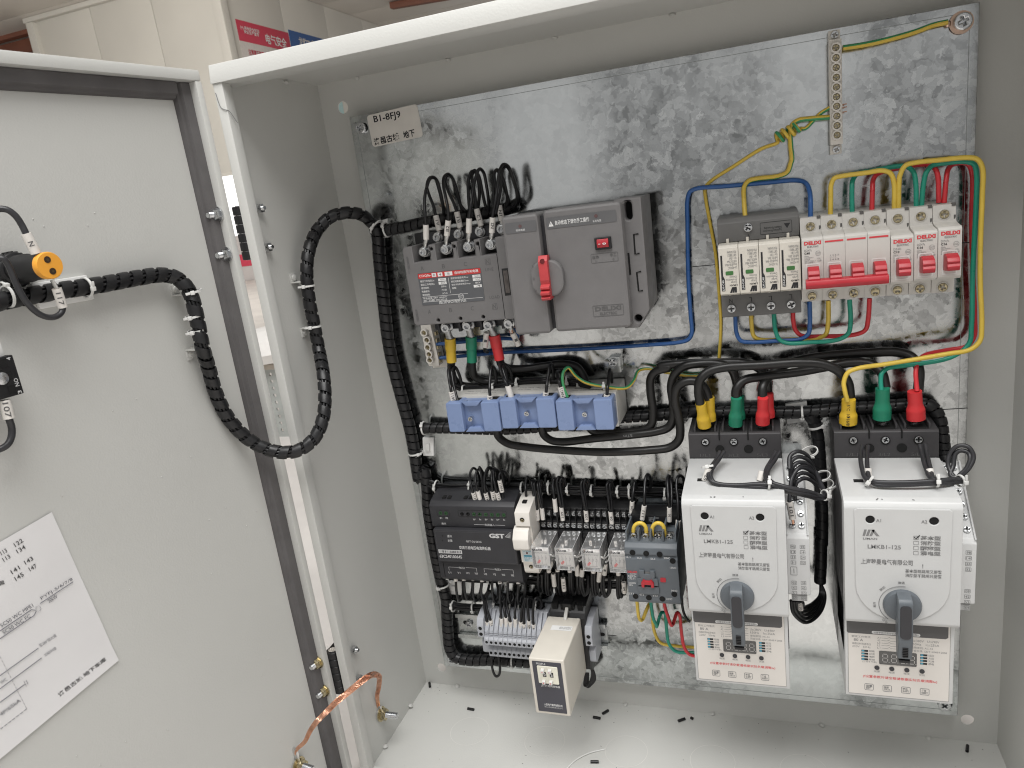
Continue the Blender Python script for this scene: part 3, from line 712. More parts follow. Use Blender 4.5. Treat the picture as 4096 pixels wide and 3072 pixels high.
for x, z, d_ in ((214.6, 574.9, 97), (287.6, 576.1, 95.5)):
    b = MB(); b.cyl((x, d_ - .4, z), (x, d_ + .3, z), 1.6, 12); b.part(t, 'indicator_lens', mat('dim_red_lens', (.12, .07, .07), .3))
words(t, '自动', 280.5, 286.5, 537.2, 540.4, 95.3, p_mold); words(t, '手工', 297, 303, 538, 541.2, 95.3, p_mold)
words(t, 'I', 283.2, 283.7, 534.4, 536.2, 95.3, p_mold); words(t, 'O', 299.2, 300.8, 534.6, 536.4, 95.3, p_mold)
def frame(par, x0, x1, z0, z1, d, w, m, name='outline', r=1.0):
    b = MB(); b.slab(rr(x0, x1, z0, z1, r, 3), d - .06, d + .06, [rr(x0 + w, x1 - w, z0 + w, z1 - w, max(.05, r - w), 3)]); return b.part(par, name, m)
frame(t, 279, 304.4, 533.4, 542, 95.15, .35, p_mold)
frame(t, 275.8, 305.2, 482.8, 493.6, 95.15, .5, p_mold)
words(t, 'DELIXI', 278, 303, 488.2, 492.2, 95.3, p_mold, .03); words(t, 'ELECTRIC', 282.5, 298.5, 484.2, 486.8, 95.3, p_mold)
for s_, x, z in (('I', 223.4, 535.5), ('O', 222.4, 523.4), ('II', 222.8, 511.6)): words(t, s_, x, x + (.6 if s_ == 'I' else 2.2), z, z + 2.6, 101.7, p_mold)
for i, s_ in enumerate(('A', 'B', 'C', 'N')):
    for z0, x in ((540, 92 + 24.5 * i), (494, 92.5 + 24.6 * i)):
        words(t, s_, x, x + 3.4, z0, z0 + 4.4, 70.15, p_mold, .0)
for z0, x in ((539.2, 164.5), (493.2, 165.5)): frame(t, x, x + 5.6, z0, z0 + 6, 70.1, .3, p_mold, r=.3)
words(t, 'LINE', 163.5, 172.4, 533, 536, 70.15, p_mold, 0); words(t, 'LOAD', 164, 175, 504.4, 507.6, 70.15, p_mold, 0)
words(t, '备\n用\n侧\nII', 77.2, 80, 538, 556, 70.15, p_mold, 0); words(t, '负\n载\n侧', 77.6, 80.6, 486.5, 500, 70.15, p_mold, 0)
b = MB(); b.slab(rr(87.3, 158.6, 503.4, 537.2, 1.2), 70.05, 70.4); rp = b.part(t, 'rating_plate', mat('plate_slate', (.095, .098, .105), .35, var=.04))
b = MB(); b.box(87.8, 158.2, 70.42, 70.5, 531.6, 536.8); b.part(rp, 'heading_band', mat('plate_red', (.52, .035, .035), .4))
words(rp, 'CDQ0s-', 89, 103, 532.7, 535.6, 70.6, p_white); words(rp, '自动转换开关电器', 129.6, 156, 532.9, 536, 70.6, p_white)
for x0, x1, s_ in ((103.6, 108.6, '80'), (110.4, 115.8, '4'), (118.4, 127, '80')):
    b = MB(); b.box(x0, x1, 70.52, 70.58, 532.2, 536.2); b.part(rp, 'entry', p_white); words(rp, s_, (x0 + x1) / 2 - 1.2, (x0 + x1) / 2 + 1.2, 533, 535.4, 70.68, p_grey)
for i, (s_, e_) in enumerate((('额定工作电压Ue:', '400V~'), ('额定工作电流Ie:', '80A'), ('额定频率:', '50Hz'), ('电器级别:', 'PC级'), ('使用类别:', 'AC-33'))):
    z_ = 527.6 - 3.6 * i; words(rp, s_, 89.4, 89.4 + 2.05 * len(s_) * .88, z_, z_ + 2.2, 70.5, p_white, .005)
    if i < 2:
        b = MB(); b.box(110, 119, 70.46, 70.52, z_ - .3, z_ + 2.5); b.part(rp, 'entry', p_white)
    words(rp, e_, 112.5, 118.2, z_ + .2, z_ + 2.1, 70.58, p_grey if i < 2 else p_white, .005)
for i, (s_, e_) in enumerate((('额定短时耐受电流Icw:', '5kA/30ms'), ('额定短路接通能力Icm:', '7.65kA'), ('额定冲击耐受电压Uimp:', '8kV'), ('极数:', '4'))):
    z_ = 528 - 3.4 * i; words(rp, s_, 124.4, 124.4 + 1.9 * len(s_) * .86, z_, z_ + 2.1, 70.5, p_white, .005)
    if i != 2:
        b = MB(); b.box(148.6, 157.4, 70.46, 70.52, z_ - .3, z_ + 2.4); b.part(rp, 'entry', p_white)
    words(rp, e_, 151, 156.6, z_ + .2, z_ + 2, 70.58, p_white if i == 2 else p_grey, .005)
b = MB(); b.box(121.6, 121.9, 70.46, 70.52, 514, 530); b.box(89, 141, 70.46, 70.52, 511.9, 512.2); b.box(89, 157, 70.46, 70.52, 506.6, 506.9); b.part(rp, 'rule', p_white)
words(rp, '符合标准: GB/T 14048.11', 89.8, 117, 509.6, 511.4, 70.5, p_white, .005); words(rp, '出厂日期: 20230316', 89.8, 117, 507.2, 509.2, 70.5, p_white, .005)
words(rp, '德力西电气有限公司', 107, 138, 504.9, 506.5, 70.5, p_white, .01); words(rp, 'DELIXI ELECTRIC LTD', 107, 138, 503.5, 504.8, 70.5, p_white, .01)
b = MB(); b.slab(circ(133, 509.6, 3.0, 18), 70.45, 70.5, [circ(133, 509.6, 2.7, 18)]); b.part(rp, 'certification_mark', p_white); words(rp, 'CCC', 130.9, 135.1, 508.5, 510.7, 70.5, p_white)

# ================================================================ neutral and earth terminal bars
def bossed(t, x, z, d, r, m, sm):
    b = MB(); b.slab(circ(x, z, r, 16), d - 6, d, [circ(x, z, r * .68, 14)], bev=.35); b.part(t, 'socket_ring', m)
    screw(t, x, d - 3.4, z, r * .60, sm, h=1.2)
t = T('neutral_terminal_bar', 'short white five screw terminal bar under the transfer switch', 'terminal bar', (60, 0, 422))
b = MB(); b.prism([(-1.6, 0), (11.2, 0), (11.8, 7), (8.6, 49), (-4.2, 49), (-3.4, 8)], (59.2, 1, 424), (1, 0, 0), (0, 0, 1), (0, 17, 0), bev=.6); b.part(t, 'body', ivory_pl)
b = MB(); b.prism([(-2, 0), (22, 0), (23, 5), (6, 13), (-2, 11)], (58.5, .2, 419), (1, 0, 0), (0, 0, 1), (0, 6, 0), bev=.5); b.part(t, 'foot', ivory_pl)
for x, y in ((160, 225), (180, 275), (185, 325), (195, 372), (200, 412)):
    p = Z('C', x, y, 24); bossed(t, p.x, p.z, 24, 4.3, ivory_pl, brassy)
b = MB()
for i in range(5): b.box(69.5 + .2 * i, 71.8, 9, 16, 427 + 8.1 * i, 431 + 8.1 * i)
b.part(t, 'brass_insert', brassy)
t = T('earth_terminal_bar', 'long white ten screw earth bar at the top of the plate', 'terminal bar', (497, 0, 603))
b = MB(); b.box(491.6, 502.0, 5, 16, 610.6, 699.4, .8); b.part(t, 'body', ivory_pl)
for z0 in (602.4, 699.6):
    b = MB(); b.box(491.9, 501.6, .2, 9, z0, z0 + 8, .5); b.part(t, 'foot', ivory_pl); screw(t, 497, 10, z0 + 4, 3.2, zinc)
for z in (692.0, 683.8, 675.7, 667.6, 659.5, 651.4, 643.4, 635.1, 627.0, 618.8): bossed(t, 497, z, 20, 4.35, ivory_pl, brassy)
for dz in (642, 644.5, 638):
    b = MB(); b.cyl((502, 11, dz), (506, 11, dz), .5, 6); b.part(t, 'wire_strand', copper)

# ================================================================ surge arrester
t = T('surge_arrester', 'dark grey surge arrester base with four plug-in modules', 'surge arrester', (426, 0, 464))
b = MB(); b.side([(0, 464), (44, 464), (45, 465), (45, 489), (38, 491), (38, 533), (46, 536), (46, 553), (42, 557.5), (0, 558.5)], 390.6, 462, bev=.8); b.part(t, 'base', spd_grey)
words(t, '⏚', 416.6, 419.6, 538.4, 541.4, 46.2, ink, 0)
frame(t, 428.5, 456, 539.6, 550.6, 46.15, .35, ink)
words(t, 'Lightning Protection\nReliable Grounding', 431, 447, 541.6, 546.6, 46.2, ink, 0, flip=True)
b = MB(); b.slab([(449, 548), (454.6, 548), (451.8, 543.4)], 46.1, 46.2); b.part(t, 'warning_sign', ink)
screw(t, 418, 46.5, 547.5, 3.9, zinc)
for i, s_ in enumerate('NLLL'):
    x = 399.6 + 17.85 * i; screw(t, x, 45.5, 472.8, 3.9, zinc); words(t, s_, x - 1.6, x + 1.2, 478, 482, 45.2, ink, 0, flip=True)
for i in range(4):
    x0 = 391.3 + 17.65 * i; x1 = x0 + 17.35
    m_ = MB(); m_.side([(38.2, 489.5), (60, 488), (65, 490), (65, 532.5), (62.5, 535), (38.2, 535.5)], x0, x1, bev=.6); pm = m_.part(t, 'module', beige_pl)
    m_ = MB(); m_.box(x0 + 6.8, x0 + 9.2, 44, 49, 535.2, 539.2, .3); m_.box(x0 + 7, x0 + 9, 45, 47, 485.6, 488.6, .2); m_.part(pm, 'latch', beige_pl)
    m_ = MB(); m_.slab([(x0 + 1.6, 493), (x0 + 4.6, 493), (x0 + 4.6, 504), (x0 + 3.2, 507), (x0 + 3.2, 526), (x0 + 1.6, 526)], 65.05, 65.25); m_.part(pm, 'black_band', ink)
    text(pm, 'LM-C40', (x0 + 3.9, 65.4, 493.6), (0, 0, 9.6), (-1.7, 0, 0), p_white, .01)
    m_ = MB(); m_.slab(rr(x0 + 5.6, x0 + 12.4, 507.6, 511.2, .8), 65.02, 65.5, bev=.2); m_.part(pm, 'status_window', mat('status_green', (.05, .16, .045), .35))
    words(pm, 'Surge\nProtective\nDevice', x0 + 5.8, x0 + 15, 499.6, 506.6, 65.2, p_grey, 0, flip=True)
    words(pm, 'LIMAN', x0 + 8.8, x0 + 15.6, 497, 498.8, 65.2, ink, .01, flip=True)
    for k in range(3):
        m_ = MB(); m_.slab([(x0 + 8.6 + 2.2 * k, 491), (x0 + 10.4 + 2.2 * k, 491), (x0 + 12.2 + 1.3 * k, 496.2), (x0 + 10.6 + 1.3 * k, 496.2)], 65.05, 65.2); m_.part(pm, 'emblem', ink)
    words(pm, 'Uc~420VAC\nImax(8/20) 40kA\nIn(8/20) 20kA\nUp< 1.8kV\nGB/T18802.1\nIP20 50/60Hz', x0 + 5.6, x0 + 15.8, 513, 529.6, 65.2, p_grey, 0, flip=True)

# ================================================================ miniature circuit breakers
def mcb(label, x0, np_, zface, zt, zb, mdl, group=None, nz=0):
    w = 17.55 * np_; x1 = x0 + w
    t = T('circuit_breaker', label, 'circuit breaker', (x0 + w / 2, 0, zb), group)
    for i in range(np_):
        a = x0 + 17.55 * i; c = a + 17.45; zf0, zf1 = zface
        b = MB(); b.side([(0, zb), (46, zb + .6), (46.5, zf0 - 2), (50, zf0), (68, zf0 + .6), (70, zf0 + 3), (70, zf1 - 2), (68, zf1), (52, zf1 + 1.6), (47, zf1 + 2.6), (46, zt - .6), (0, zt)], a, c, bev=.5); pm = b.part(t, 'pole', breaker_pl)
        for zz in (zt - 8.6, zb + 5.4):
            m_ = MB(); m_.slab(circ(a + 8.8, zz, 4.9, 18), 45.2, 47.2, [circ(a + 8.8, zz, 3.8, 16)], bev=.3); m_.part(pm, 'screw_well', breaker_pl)
            screw(pm, a + 8.8, 46.6, zz, 3.6, brassy, h=1.3)
        m_ = MB(); m_.box(c - 1.6, c - .05, 44, 46.9, zf1 + 4, zf1 + 7.5, .1); m_.box(c - 3.2, c - .2, 44, 46.8, zt - 2.2, zt + .3, .1); m_.part(pm, 'notch', mat('joint_shade', (.10, .095, .09), .6))
        m_ = MB(); m_.slab(rr(a + 3.0, c - 3.0, zf0 + 4.5, zf0 + 24.5, 1.0), 69.6, 70.25, [rr(a + 4.0, c - 4.0, zf0 + 5.5, zf0 + 23.5, .6)], bev=.15); m_.part(pm, 'toggle_frame', white_pl)
        m_ = MB(); m_.box(a + 4.0, c - 4.0, 69.4, 70.1, zf0 + 5.4, zf0 + 23.6); m_.part(pm, 'toggle_slot', breaker_pl)
        m_ = MB(); m_.side([(68, zf0 + 21.5), (76, zf0 + 23), (83, zf0 + 20.5), (85.5, zf0 + 17), (84, zf0 + 15.2), (86, zf0 + 13), (84.5, zf0 + 9.6), (76, zf0 + 8.6), (68, zf0 + 8.0)], a + 4.1, c - 4.1, bev=.7); m_.part(pm, 'toggle', red_pl)
        if np_ == 1 or i == 0:
            zb_ = zf1 - 5.2
            words(pm, 'DELIXI', a + 2.0, c - 1.6, zb_ - 1.4, zb_ + 1.8, 70.2, p_red, .05); words(pm, 'ELECTRIC', a + 4.6, c - 3.8, zb_ - 3.8, zb_ - 2.2, 70.2, p_grey, .02)
            words(pm, 'DZ47s', a + 2.0, a + 8, zb_ - 7, zb_ - 5.2, 70.2, p_grey, 0); words(pm, mdl, a + 2.0, a + 6.6, zb_ - 9.6, zb_ - 7.6, 70.2, ink, .03)
            words(pm, '50Hz\n230/400V~\n6000A\nGB/T10963.1\nIEC60898-1', a + 2, a + 11, zb_ - 17.4, zb_ - 10.6, 70.2, p_grey, 0)
            m_ = MB(); m_.slab(circ(c - 4.2, zb_ - 9.2, 2.2, 16), 70.05, 70.15, [circ(c - 4.2, zb_ - 9.2, 2.0, 16)]); m_.part(pm, 'certification_mark', p_grey); words(pm, 'CCC', c - 5.7, c - 2.7, zb_ - 10, zb_ - 8.4, 70.2, p_grey)
            words(pm, 'I ON\nO OFF', c - 4.8, c - 1.6, zb_ - 16.6, zb_ - 13, 70.2, p_grey, 0)
        else:
            m_ = MB(); m_.box(a + 1.4, c - 1.4, 70.02, 70.3, zf1 - 5.6, zf1 - 4.2); m_.part(pm, 'red_line', p_red)
            if i == 1: words(pm, '1 3 5 7\n\\ \\ \\ \\\n2 4 6 8', a + 5, a + 12.5, zf1 - 21.5, zf1 - 16.5, 70.2, p_grey, 0)
    if np_ > 1:
        b = MB(); b.side([(80, 491.8), (87, 492.4), (89, 496), (87.5, 499.8), (80, 500.6)], x0 + 1.8, x1 - 3.2, bev=.9); b.part(t, 'tie_bar', red_pl)
    return t
mcb('four pole breaker with its red toggles joined by a bar', 462.6, 4, (487.6, 535.4), 551.3, 473.8, 'C40')
mcb('single pole breaker marked C10 next to the four pole breaker', 533.2, 1, (487.6, 529.8), 550.6, 473.8, 'C10')
mcb('single pole breaker marked C16 between the C10 breaker and another C16', 551.0, 1, (488.6, 531.8), 550.4, 473.6, 'C16')
mcb('single pole breaker marked C16 at the outer end of the breaker row', 568.8, 1, (489, 533), 550.2, 473.4, 'C16')
# ================================================================ current transformers
def ctrans(label, x0, x1, z0, z1, sc_):
    t = T('current_transformer', label, 'current transformer', ((x0 + x1) / 2, 0, z0), 'current transformers in a row')
    x0 -= .4; x1 -= .4
    b = MB(); b.box(x0 + 1, x1 + .8, 3, 55, z0 - 3.6, z1 + 1.4, 1.2); bd = b.part(t, 'body', ct_pl)
    w = x1 - x0
    b = MB(); b.slab(rr(x0, x0 + w * .30, z0, z1, 2.2), 50, 75, bev=1.2); b.slab(rr(x1 - w * .33, x1, z0, z1, 2.2), 50, 75, bev=1.2)
    b.box(x0 + w * .27, x1 - w * .30, 50, 67, z0 + 1, z1 - 1, .4); cv = b.part(t, 'terminal_cover', blue_pl)
    for zz, sg in ((z1, -1), (z0, 1)):
        b = MB(); xa, xb = x0 + w * .30, x1 - w * .33
        b.prism([(xa, 0), (xb, 0), (xb - 5, 5 * sg), (xa + 5, 5 * sg)], (0, 66, zz - .4 * sg), (1, 0, 0), (0, 0, 1), (0, 7, 0), bev=.5); b.part(cv, 'guard', blue_pl)
        b = MB(); b.box((xa + xb) / 2 - 1.3, (xa + xb) / 2 + 1.3, 72.5, 72.9, zz + 2.2 * sg - .7, zz + 2.2 * sg + .7); b.part(cv, 'slot', hole_bk)
    b = MB(); b.cyl((sc_[0], 66, sc_[1]), (sc_[0], 71, sc_[1]), 2.2, 14); b.part(cv, 'screw_stem', zinc); screw(cv, sc_[0], 72, sc_[1], 2.7, zinc, h=1.2)
    b = MB(); b.cyl((x1 - 6, 40, z1 + 1.3), (x1 - 6, 40, z1 + 1.8), 3, 14); b.part(bd, 'moulded_boss', ct_pl)
    for k, s_ in enumerate(('HX-0.66 100/5A 0.5', '50Hz 5VA GB20840.2')):
        text(bd, s_, (x0 + 12, 46 - 7 * k, z1 + 1.55), (w * .6, 0, 0), (0, -3, 0), p_grey, 0)
    for xx in (x0 + w * .08, x0 + w * .80):
        b = MB(); b.box(xx, xx + 8, 56, 66, z1 - 1, z1 + .3); b.part(cv, 'wire_entry', hole_bk)
    return t
ctrans('blue fronted current transformer with a yellow sleeved cable above it', 98.2, 159.4, 362, 395.6, (123.6, 376))
ctrans('blue fronted current transformer in the middle of the three', 160.8, 221.2, 365, 397.6, (188.5, 380.5))
ctrans('blue fronted current transformer fed by the yellow and green earth wire', 222.4, 281.6, 361.6, 394.6, (251, 378))
t = T('angle_bracket', 'small galvanised angle bracket screwed to the plate above the blue transformers', 'bracket', (274, 0, 404))
b = MB(); b.box(268.2, 279.8, .2, 8.5, 404, 421.5, .4); b.part(t, 'leg', rail_m); screw(t, 272.6, 11, 416.2, 4.6, zinc)

# ================================================================ sensor module, fuse holder
t = T('sensor_module', 'charcoal three phase sensor module with white lettering', 'sensor module', (96, 0, 160))
b = MB(); b.side([(0, 158), (40, 158), (46, 164), (46, 187.5), (0, 187.5)], 41.6, 148.6, bev=1.0); b.part(t, 'lower_terminal_housing', dark_pl)
b = MB(); b.side([(0, 232.5), (46, 232.5), (46, 259.5), (40, 264), (22, 268.5), (0, 268.5)], 41.8, 149.8, bev=1.0); th_ = b.part(t, 'upper_terminal_housing', dark_pl)
b = MB(); b.slab(rr(44.6, 147.8, 188.6, 232.0, 2.5), 5, 52, bev=1.6); fc = b.part(t, 'front_panel', dark_pl)
frame(fc, 47, 145.8, 190.6, 229.4, 52.05, .35, mat('soft_groove', (.06, .06, .065), .5), r=2)
def gz(x, y, d): p = Z('G', x, y, d); return p.x, p.z
def gw(par, s_, x0, y0, x1, y1, d, m=p_lgrey, bold=.01):
    o = Z('G', x0, y1, d); e = Z('G', x1, y1, d); u = Z('G', x0, y0, d)
    text(par, s_, (o.x, d, o.z), (e.x - o.x, 0, 0), (0, 0, u.z - o.z), m, bold)
gw(fc, 'GST', 850, 785, 1020, 835, 52.2, p_lgrey, .05); gw(fc, 'GST-DJ-S63C', 594, 862, 765, 888, 52.2); gw(fc, '交流三相电压电流传感器', 518, 920, 865, 958, 52.2, p_lgrey, .02)
gw(fc, '63C240100645', 303, 1018, 548, 1052, 52.2, p_lgrey, .02); gw(fc, '通讯', 385, 800, 437, 828, 52.2); gw(fc, '故障', 393, 850, 443, 878, 52.2)
for k in range(5):
    for j in range(k + 1):
        x, z = gz(1030 + 12 * k, 832 - 14 * j + 3 * k - 10, 52.2); b = MB(); b.cyl((x, 52, z), (x, 52.25, z), .55, 6); b.part(fc, 'emblem_dot', p_lgrey)
x, z = gz(285, 962, 52.2); x2, z2 = gz(550, 1012, 52.2)
b = MB(); b.box(x, x2, 52.0, 52.2, z2, z); b.part(fc, 'barcode_label', p_lgrey)
xx = x + 1.5
while xx < x2 - 2:
    w = random.choice((.25, .4, .7)); b = MB(); b.box(xx, xx + w, 52.2, 52.27, z2 + .8, z - .8); b.part(fc, 'barcode_bar', ink); xx += w + random.choice((.3, .5, .8))
for y in (812, 862):
    x, z = gz(333, y, 52); b = MB(); b.cyl((x, 51.8, z), (x, 52.3, z), 1.0, 10); b.part(fc, 'indicator_lens', black_pl)
b = MB()
for i, (x, y) in enumerate([(310, 558), (372, 560)] + [(548 + 66 * k, 567 + 2 * k) for k in range(8)]):
    px_, pz_ = gz(x, y, 46)
    screw(th_, px_, 46.2, pz_, 2.2, mat('green_screw', (.05, .13, .055), .4, .6, var=.2) if i not in (2, 3) else hole_bk, h=.6)
b.bm.free()
for x0, y0, x1, y1 in ((275, 525, 405, 598), (510, 535, 1040, 600)):
    p, q = gz(x0, y1, 46), gz(x1, y0, 46); frame(th_, p[0], q[0], p[1], q[1], 46.1, .5, black_pl, 'screw_recess', 2.5)
for s_, x0, y0, x1, y1 in (('Z1', 302, 605, 328, 624), ('Z2', 365, 605, 393, 624), ('Ia*', 672, 618, 700, 638), ('Ia', 740, 620, 762, 638), ('Ib*', 803, 620, 832, 640), ('Ib', 870, 622, 893, 640), ('Ic*', 932, 622, 962, 642), ('Ic', 1005, 625, 1026, 642), ('通讯', 322, 664, 372, 686), ('电流输入', 800, 676, 910, 702)): gw(th_, s_, x0, y0, x1, y1, 46.2)
for x0, x1, y in ((680, 792, 686), (915, 1022, 692)):
    p, q = gz(x0, y, 46), gz(x1, y, 46); b = MB(); b.box(p[0], q[0], 46.0, 46.15, p[1] - .15, p[1] + .2); b.part(th_, 'bracket_line', p_lgrey)
for s_, x0, y0, x1, y1 in (('U1', 400, 1205, 430, 1226), ('V1', 500, 1208, 530, 1230), ('W1', 594, 1212, 630, 1234), ('N1', 692, 1216, 722, 1238), ('U2', 793, 1222, 826, 1244), ('V2', 893, 1226, 924, 1248), ('W2', 988, 1230, 1026, 1252), ('N2', 1092, 1236, 1124, 1258), ('电压I', 515, 1152, 578, 1176), ('电压II', 910, 1170, 980, 1194)): gw(t, s_, x0, y0, x1, y1, 46.3)
for x0, x1, y in ((400, 510, 1160), (590, 705, 1168), (790, 902, 1180), (988, 1110, 1188)):
    p, q = gz(x0, y, 46), gz(x1, y, 46); b = MB(); b.box(p[0], q[0], 46.0, 46.2, q[1] - .15, q[1] + .2)
    e = p if x0 in (400, 790) else q; b.box(e[0], e[0] + .35, 46.0, 46.2, q[1] - 4.6, q[1]); b.part(t, 'bracket_line', p_lgrey)
for x, y in ((360, 415), (418, 418), (598, 425), (655, 428)):
    p = Z('G', x, y, 34); b = MB(); b.box(p.x - 2.2, p.x + 2.2, 28, 37, 262, 266.4); b.part(th_, 'wire_entry', hole_bk)
b = MB(); p = gz(345, 1170, 46); b.box(p[0], p[0] + .8, 45.8, 46.2, p[1] - 11, p[1] + 9); b.part(t, 'seam', hole_bk)

t = T('fuse_holder', 'tall ivory fuse holder beside the charcoal sensor module', 'fuse holder', (162, 0, 176))
FX0, FX1 = 153.2, 170.8
b = MB(); b.side([(0, 176), (46, 176), (49, 180), (49, 192), (54, 194), (54, 240), (58, 242), (57, 258), (48, 261), (30, 266), (0, 266)], FX0, FX1, bev=.7); b.part(t, 'body', ivory_pl)
b = MB(); b.side([(53, 213), (60, 212.5), (66, 217), (66.5, 229), (60, 238), (53, 241)], FX0 - 3.2, FX1 - 2.0, bev=1.2); b.part(t, 'pull_lever', ivory_pl)
b = MB(); b.box(FX0 + 2.5, FX1 - 1.2, 54.02, 54.4, 195.5, 211.5, .1); lp = b.part(t, 'printed_label', mat('pale_blue_label', (.62, .68, .70), .5))
words(lp, 'CNAOM', FX0 + 3, FX1 - 2, 208.4, 210.8, 54.5, p_blue, .02)
b = MB(); b.box(FX0 + 4, FX1 - 3, 54.42, 54.5, 201.6, 203.8); b.part(lp, 'blue_band', p_blue); words(lp, 'RT18-32\n500V\n32A', FX0 + 4, FX1 - 3, 196, 201, 54.5, p_blue)
b = MB(); b.cyl((FX0 + 8, 54.2, 206.6), (FX0 + 8, 54.9, 206.6), 1.1, 12); b.part(lp, 'neon_lens', mat('dark_red_lens', (.14, .02, .02), .25))
for x, d_, z, r in ((FX0 + 8.8, 58, 250, 2.7), (FX0 + 8.8, 49, 186, 2.6)):
    b = MB(); b.cyl((x, d_ - .1, z), (x, d_ + .15, z), r, 18); b.part(t, 'screw_hole', hole_bk)
    screw(t, x, d_ - .2, z - .5, r * .7, brassy, h=.6)
b = MB(); b.box(FX0 + 5.5, FX0 + 10.5, 36, 42, 262, 264.8); b.part(t, 'wire_entry', hole_bk)

# ================================================================ relay sockets and relays
for i in range(4):
    x0 = 164.0 + 29.2 * i; x1 = x0 + 28.6
    t = T('relay_socket', ('black screw terminal socket touching the ivory fuse holder', 'black screw terminal socket second from the ivory fuse holder', 'black screw terminal socket third from the ivory fuse holder', 'black screw terminal socket running behind the grey contactor')[i], 'relay socket', (x0 + 14, 0, 168), 'relay sockets in a row')
    b = MB(); b.side([(0, 168), (20, 168), (24, 176), (30, 184), (30, 222), (23, 223), (23, 233), (17, 234), (17, 246), (10, 250), (0, 256)], x0, x1, bev=.6); sb = b.part(t, 'body', black_pl)
    for k in range(4):
        for zz, d_ in ((228, 24.4), (240.6, 18.6)):
            xx = x0 + 4.3 + 7.2 * k; screw(t, xx, d_ + 1.2, zz, 2.5, zinc, h=1.4, name='terminal_screw')
            b = MB(); b.box(xx - 2.9, xx + 2.9, d_ - 1.2, d_ + .2, zz - 3.6, zz + 2.6, .2); b.part(t, 'clamp', tin)
    b = MB()
    for k in range(5): b.box(x0 + .3 + 7.1 * k, x0 + 1.1 + 7.1 * k, 17, 27, 222.6, 246, .1)
    b.part(t, 'barrier', black_pl)
highlight_m = mat('edge_highlight_grey', (.50, .50, .50), .3, var=.05)  # pale strips paint the highlights along the clear case edges
RX = [173.0, 200.6, 230.6, 260.4]
for i in range(4):
    x0 = RX[i]; x1 = x0 + 20.8; z0, z1 = 197.2, 224.2
    t = T('plug_in_relay', ('clear cased relay next to the ivory fuse holder', 'clear cased relay second from the ivory fuse holder', 'clear cased relay third from the ivory fuse holder', 'clear cased relay partly behind the grey contactor')[i], 'relay', (x0 + 10, 30, z0), 'clear relays in a row')
    b = MB(); b.box(x0, x1, 31, 72, z0, z1, .9); cs = b.part(t, 'clear_case', glassy)
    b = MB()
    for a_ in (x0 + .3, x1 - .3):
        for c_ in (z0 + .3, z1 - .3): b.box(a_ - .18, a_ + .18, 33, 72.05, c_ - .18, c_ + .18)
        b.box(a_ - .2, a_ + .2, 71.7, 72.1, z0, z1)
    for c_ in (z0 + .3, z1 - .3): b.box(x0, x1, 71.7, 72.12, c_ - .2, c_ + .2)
    b.part(cs, 'edge_highlight', highlight_m)
    b = MB(); b.box(x0 + 1.2, x1 - 1.2, 31, 36, z0 + 1, z1 - 1, .3); b.part(t, 'relay_base', dark_pl)
    b = MB(); b.box(x0 + 2.0, x1 - 2.0, 58, 69.6, z0 + 1.6, z1 - 6.5, .5); b.part(t, 'coil_cover', coil_w)
    b = MB(); b.cyl((x0 + 6, 58, z0 + 3), (x0 + 6, 42, z0 + 3), 2.0, 10); b.cyl((x1 - 6, 58, z0 + 8), (x1 - 6, 40, z0 + 8), 3.4, 12); b.part(t, 'coil', copper)
    for k in range(4):
        xx = x0 + 4 + 4.1 * k
        b = MB(); b.box(xx - .9, xx + .9, 44, 62, z1 - 5.5, z1 - 4.9); b.box(xx - .6, xx + .6, 50, 51, z1 - 9, z1 - 3); b.part(t, 'contact_spring', copper)
    for xx in (x0 + 6.2, x1 - 6.2):
        b = MB(); b.cyl((xx, 64, z1 - 3), (xx, 64, z1 - 1.4), 1.3, 10); b.part(t, 'moulding_pip', white_pl)
    # printing on the case front
    words(cs, 'CNAOM 欧姆龙' if False else 'CNAOM', x0 + 1.6, x0 + 13, z1 - 4.6, z1 - 2.2, 72.15, ink, .03)
    words(cs, 'HH54P(MY4NJ)', x0 + 1.8, x1 - 2.4, z1 - 8.2, z1 - 6.2, 72.15, p_grey, 0)
    b = MB()
    for k in range(4):
        xx = x0 + 3.2 + 4.2 * k
        b.box(xx - .12, xx + .12, 72.06, 72.16, z0 + 6, z1 - 9.4)
        b.box(xx - .12, xx + 1.2, 72.06, 72.16, z1 - 12.2, z1 - 11.9); b.box(xx - 1, xx + .12, 72.06, 72.16, z1 - 14.6, z1 - 14.3); b.box(xx + 1.0, xx + 1.25, 72.06, 72.16, z1 - 14.6, z1 - 12)
    b.box(x0 + 3, x1 - 4, 72.06, 72.16, z0 + 6, z0 + 6.25); b.part(cs, 'circuit_print', p_grey)
    words(cs, '5A 240VAC\n5A 28VDC', x0 + 2, x0 + 8, z0 + 1.4, z0 + 4.2, 72.15, p_grey, 0)
    b = MB(); b.prism([(0, 0), (2.2, -.4), (4.4, 2.6), (3.0, 4.6), (.6, 2.4)], (x0 + 4.2, 69.7, z0 + 5), (1, 0, 0), (0, 0, 1), (0, .5, 0)); b.part(t, 'red_lever', mat('soft_red', (.70, .10, .09), .4))
    b = MB(); b.tube([(x1 + 1.2, 30, z0 + 2), (x1 + 1.6, 50, z0 + 6), (x1 + 1.2, 64, z0 + 12), (x1 + .6, 68, z0 + 16)], .7, 6); b.tube([(x1 + 1.4, 32, z0 - 1), (x1 + 2.6, 48, z0 + 1), (x1 + 2.2, 60, z0 + 5)], 1.0, 6, flat=.5); b.part(t, 'retaining_clip', nylon)

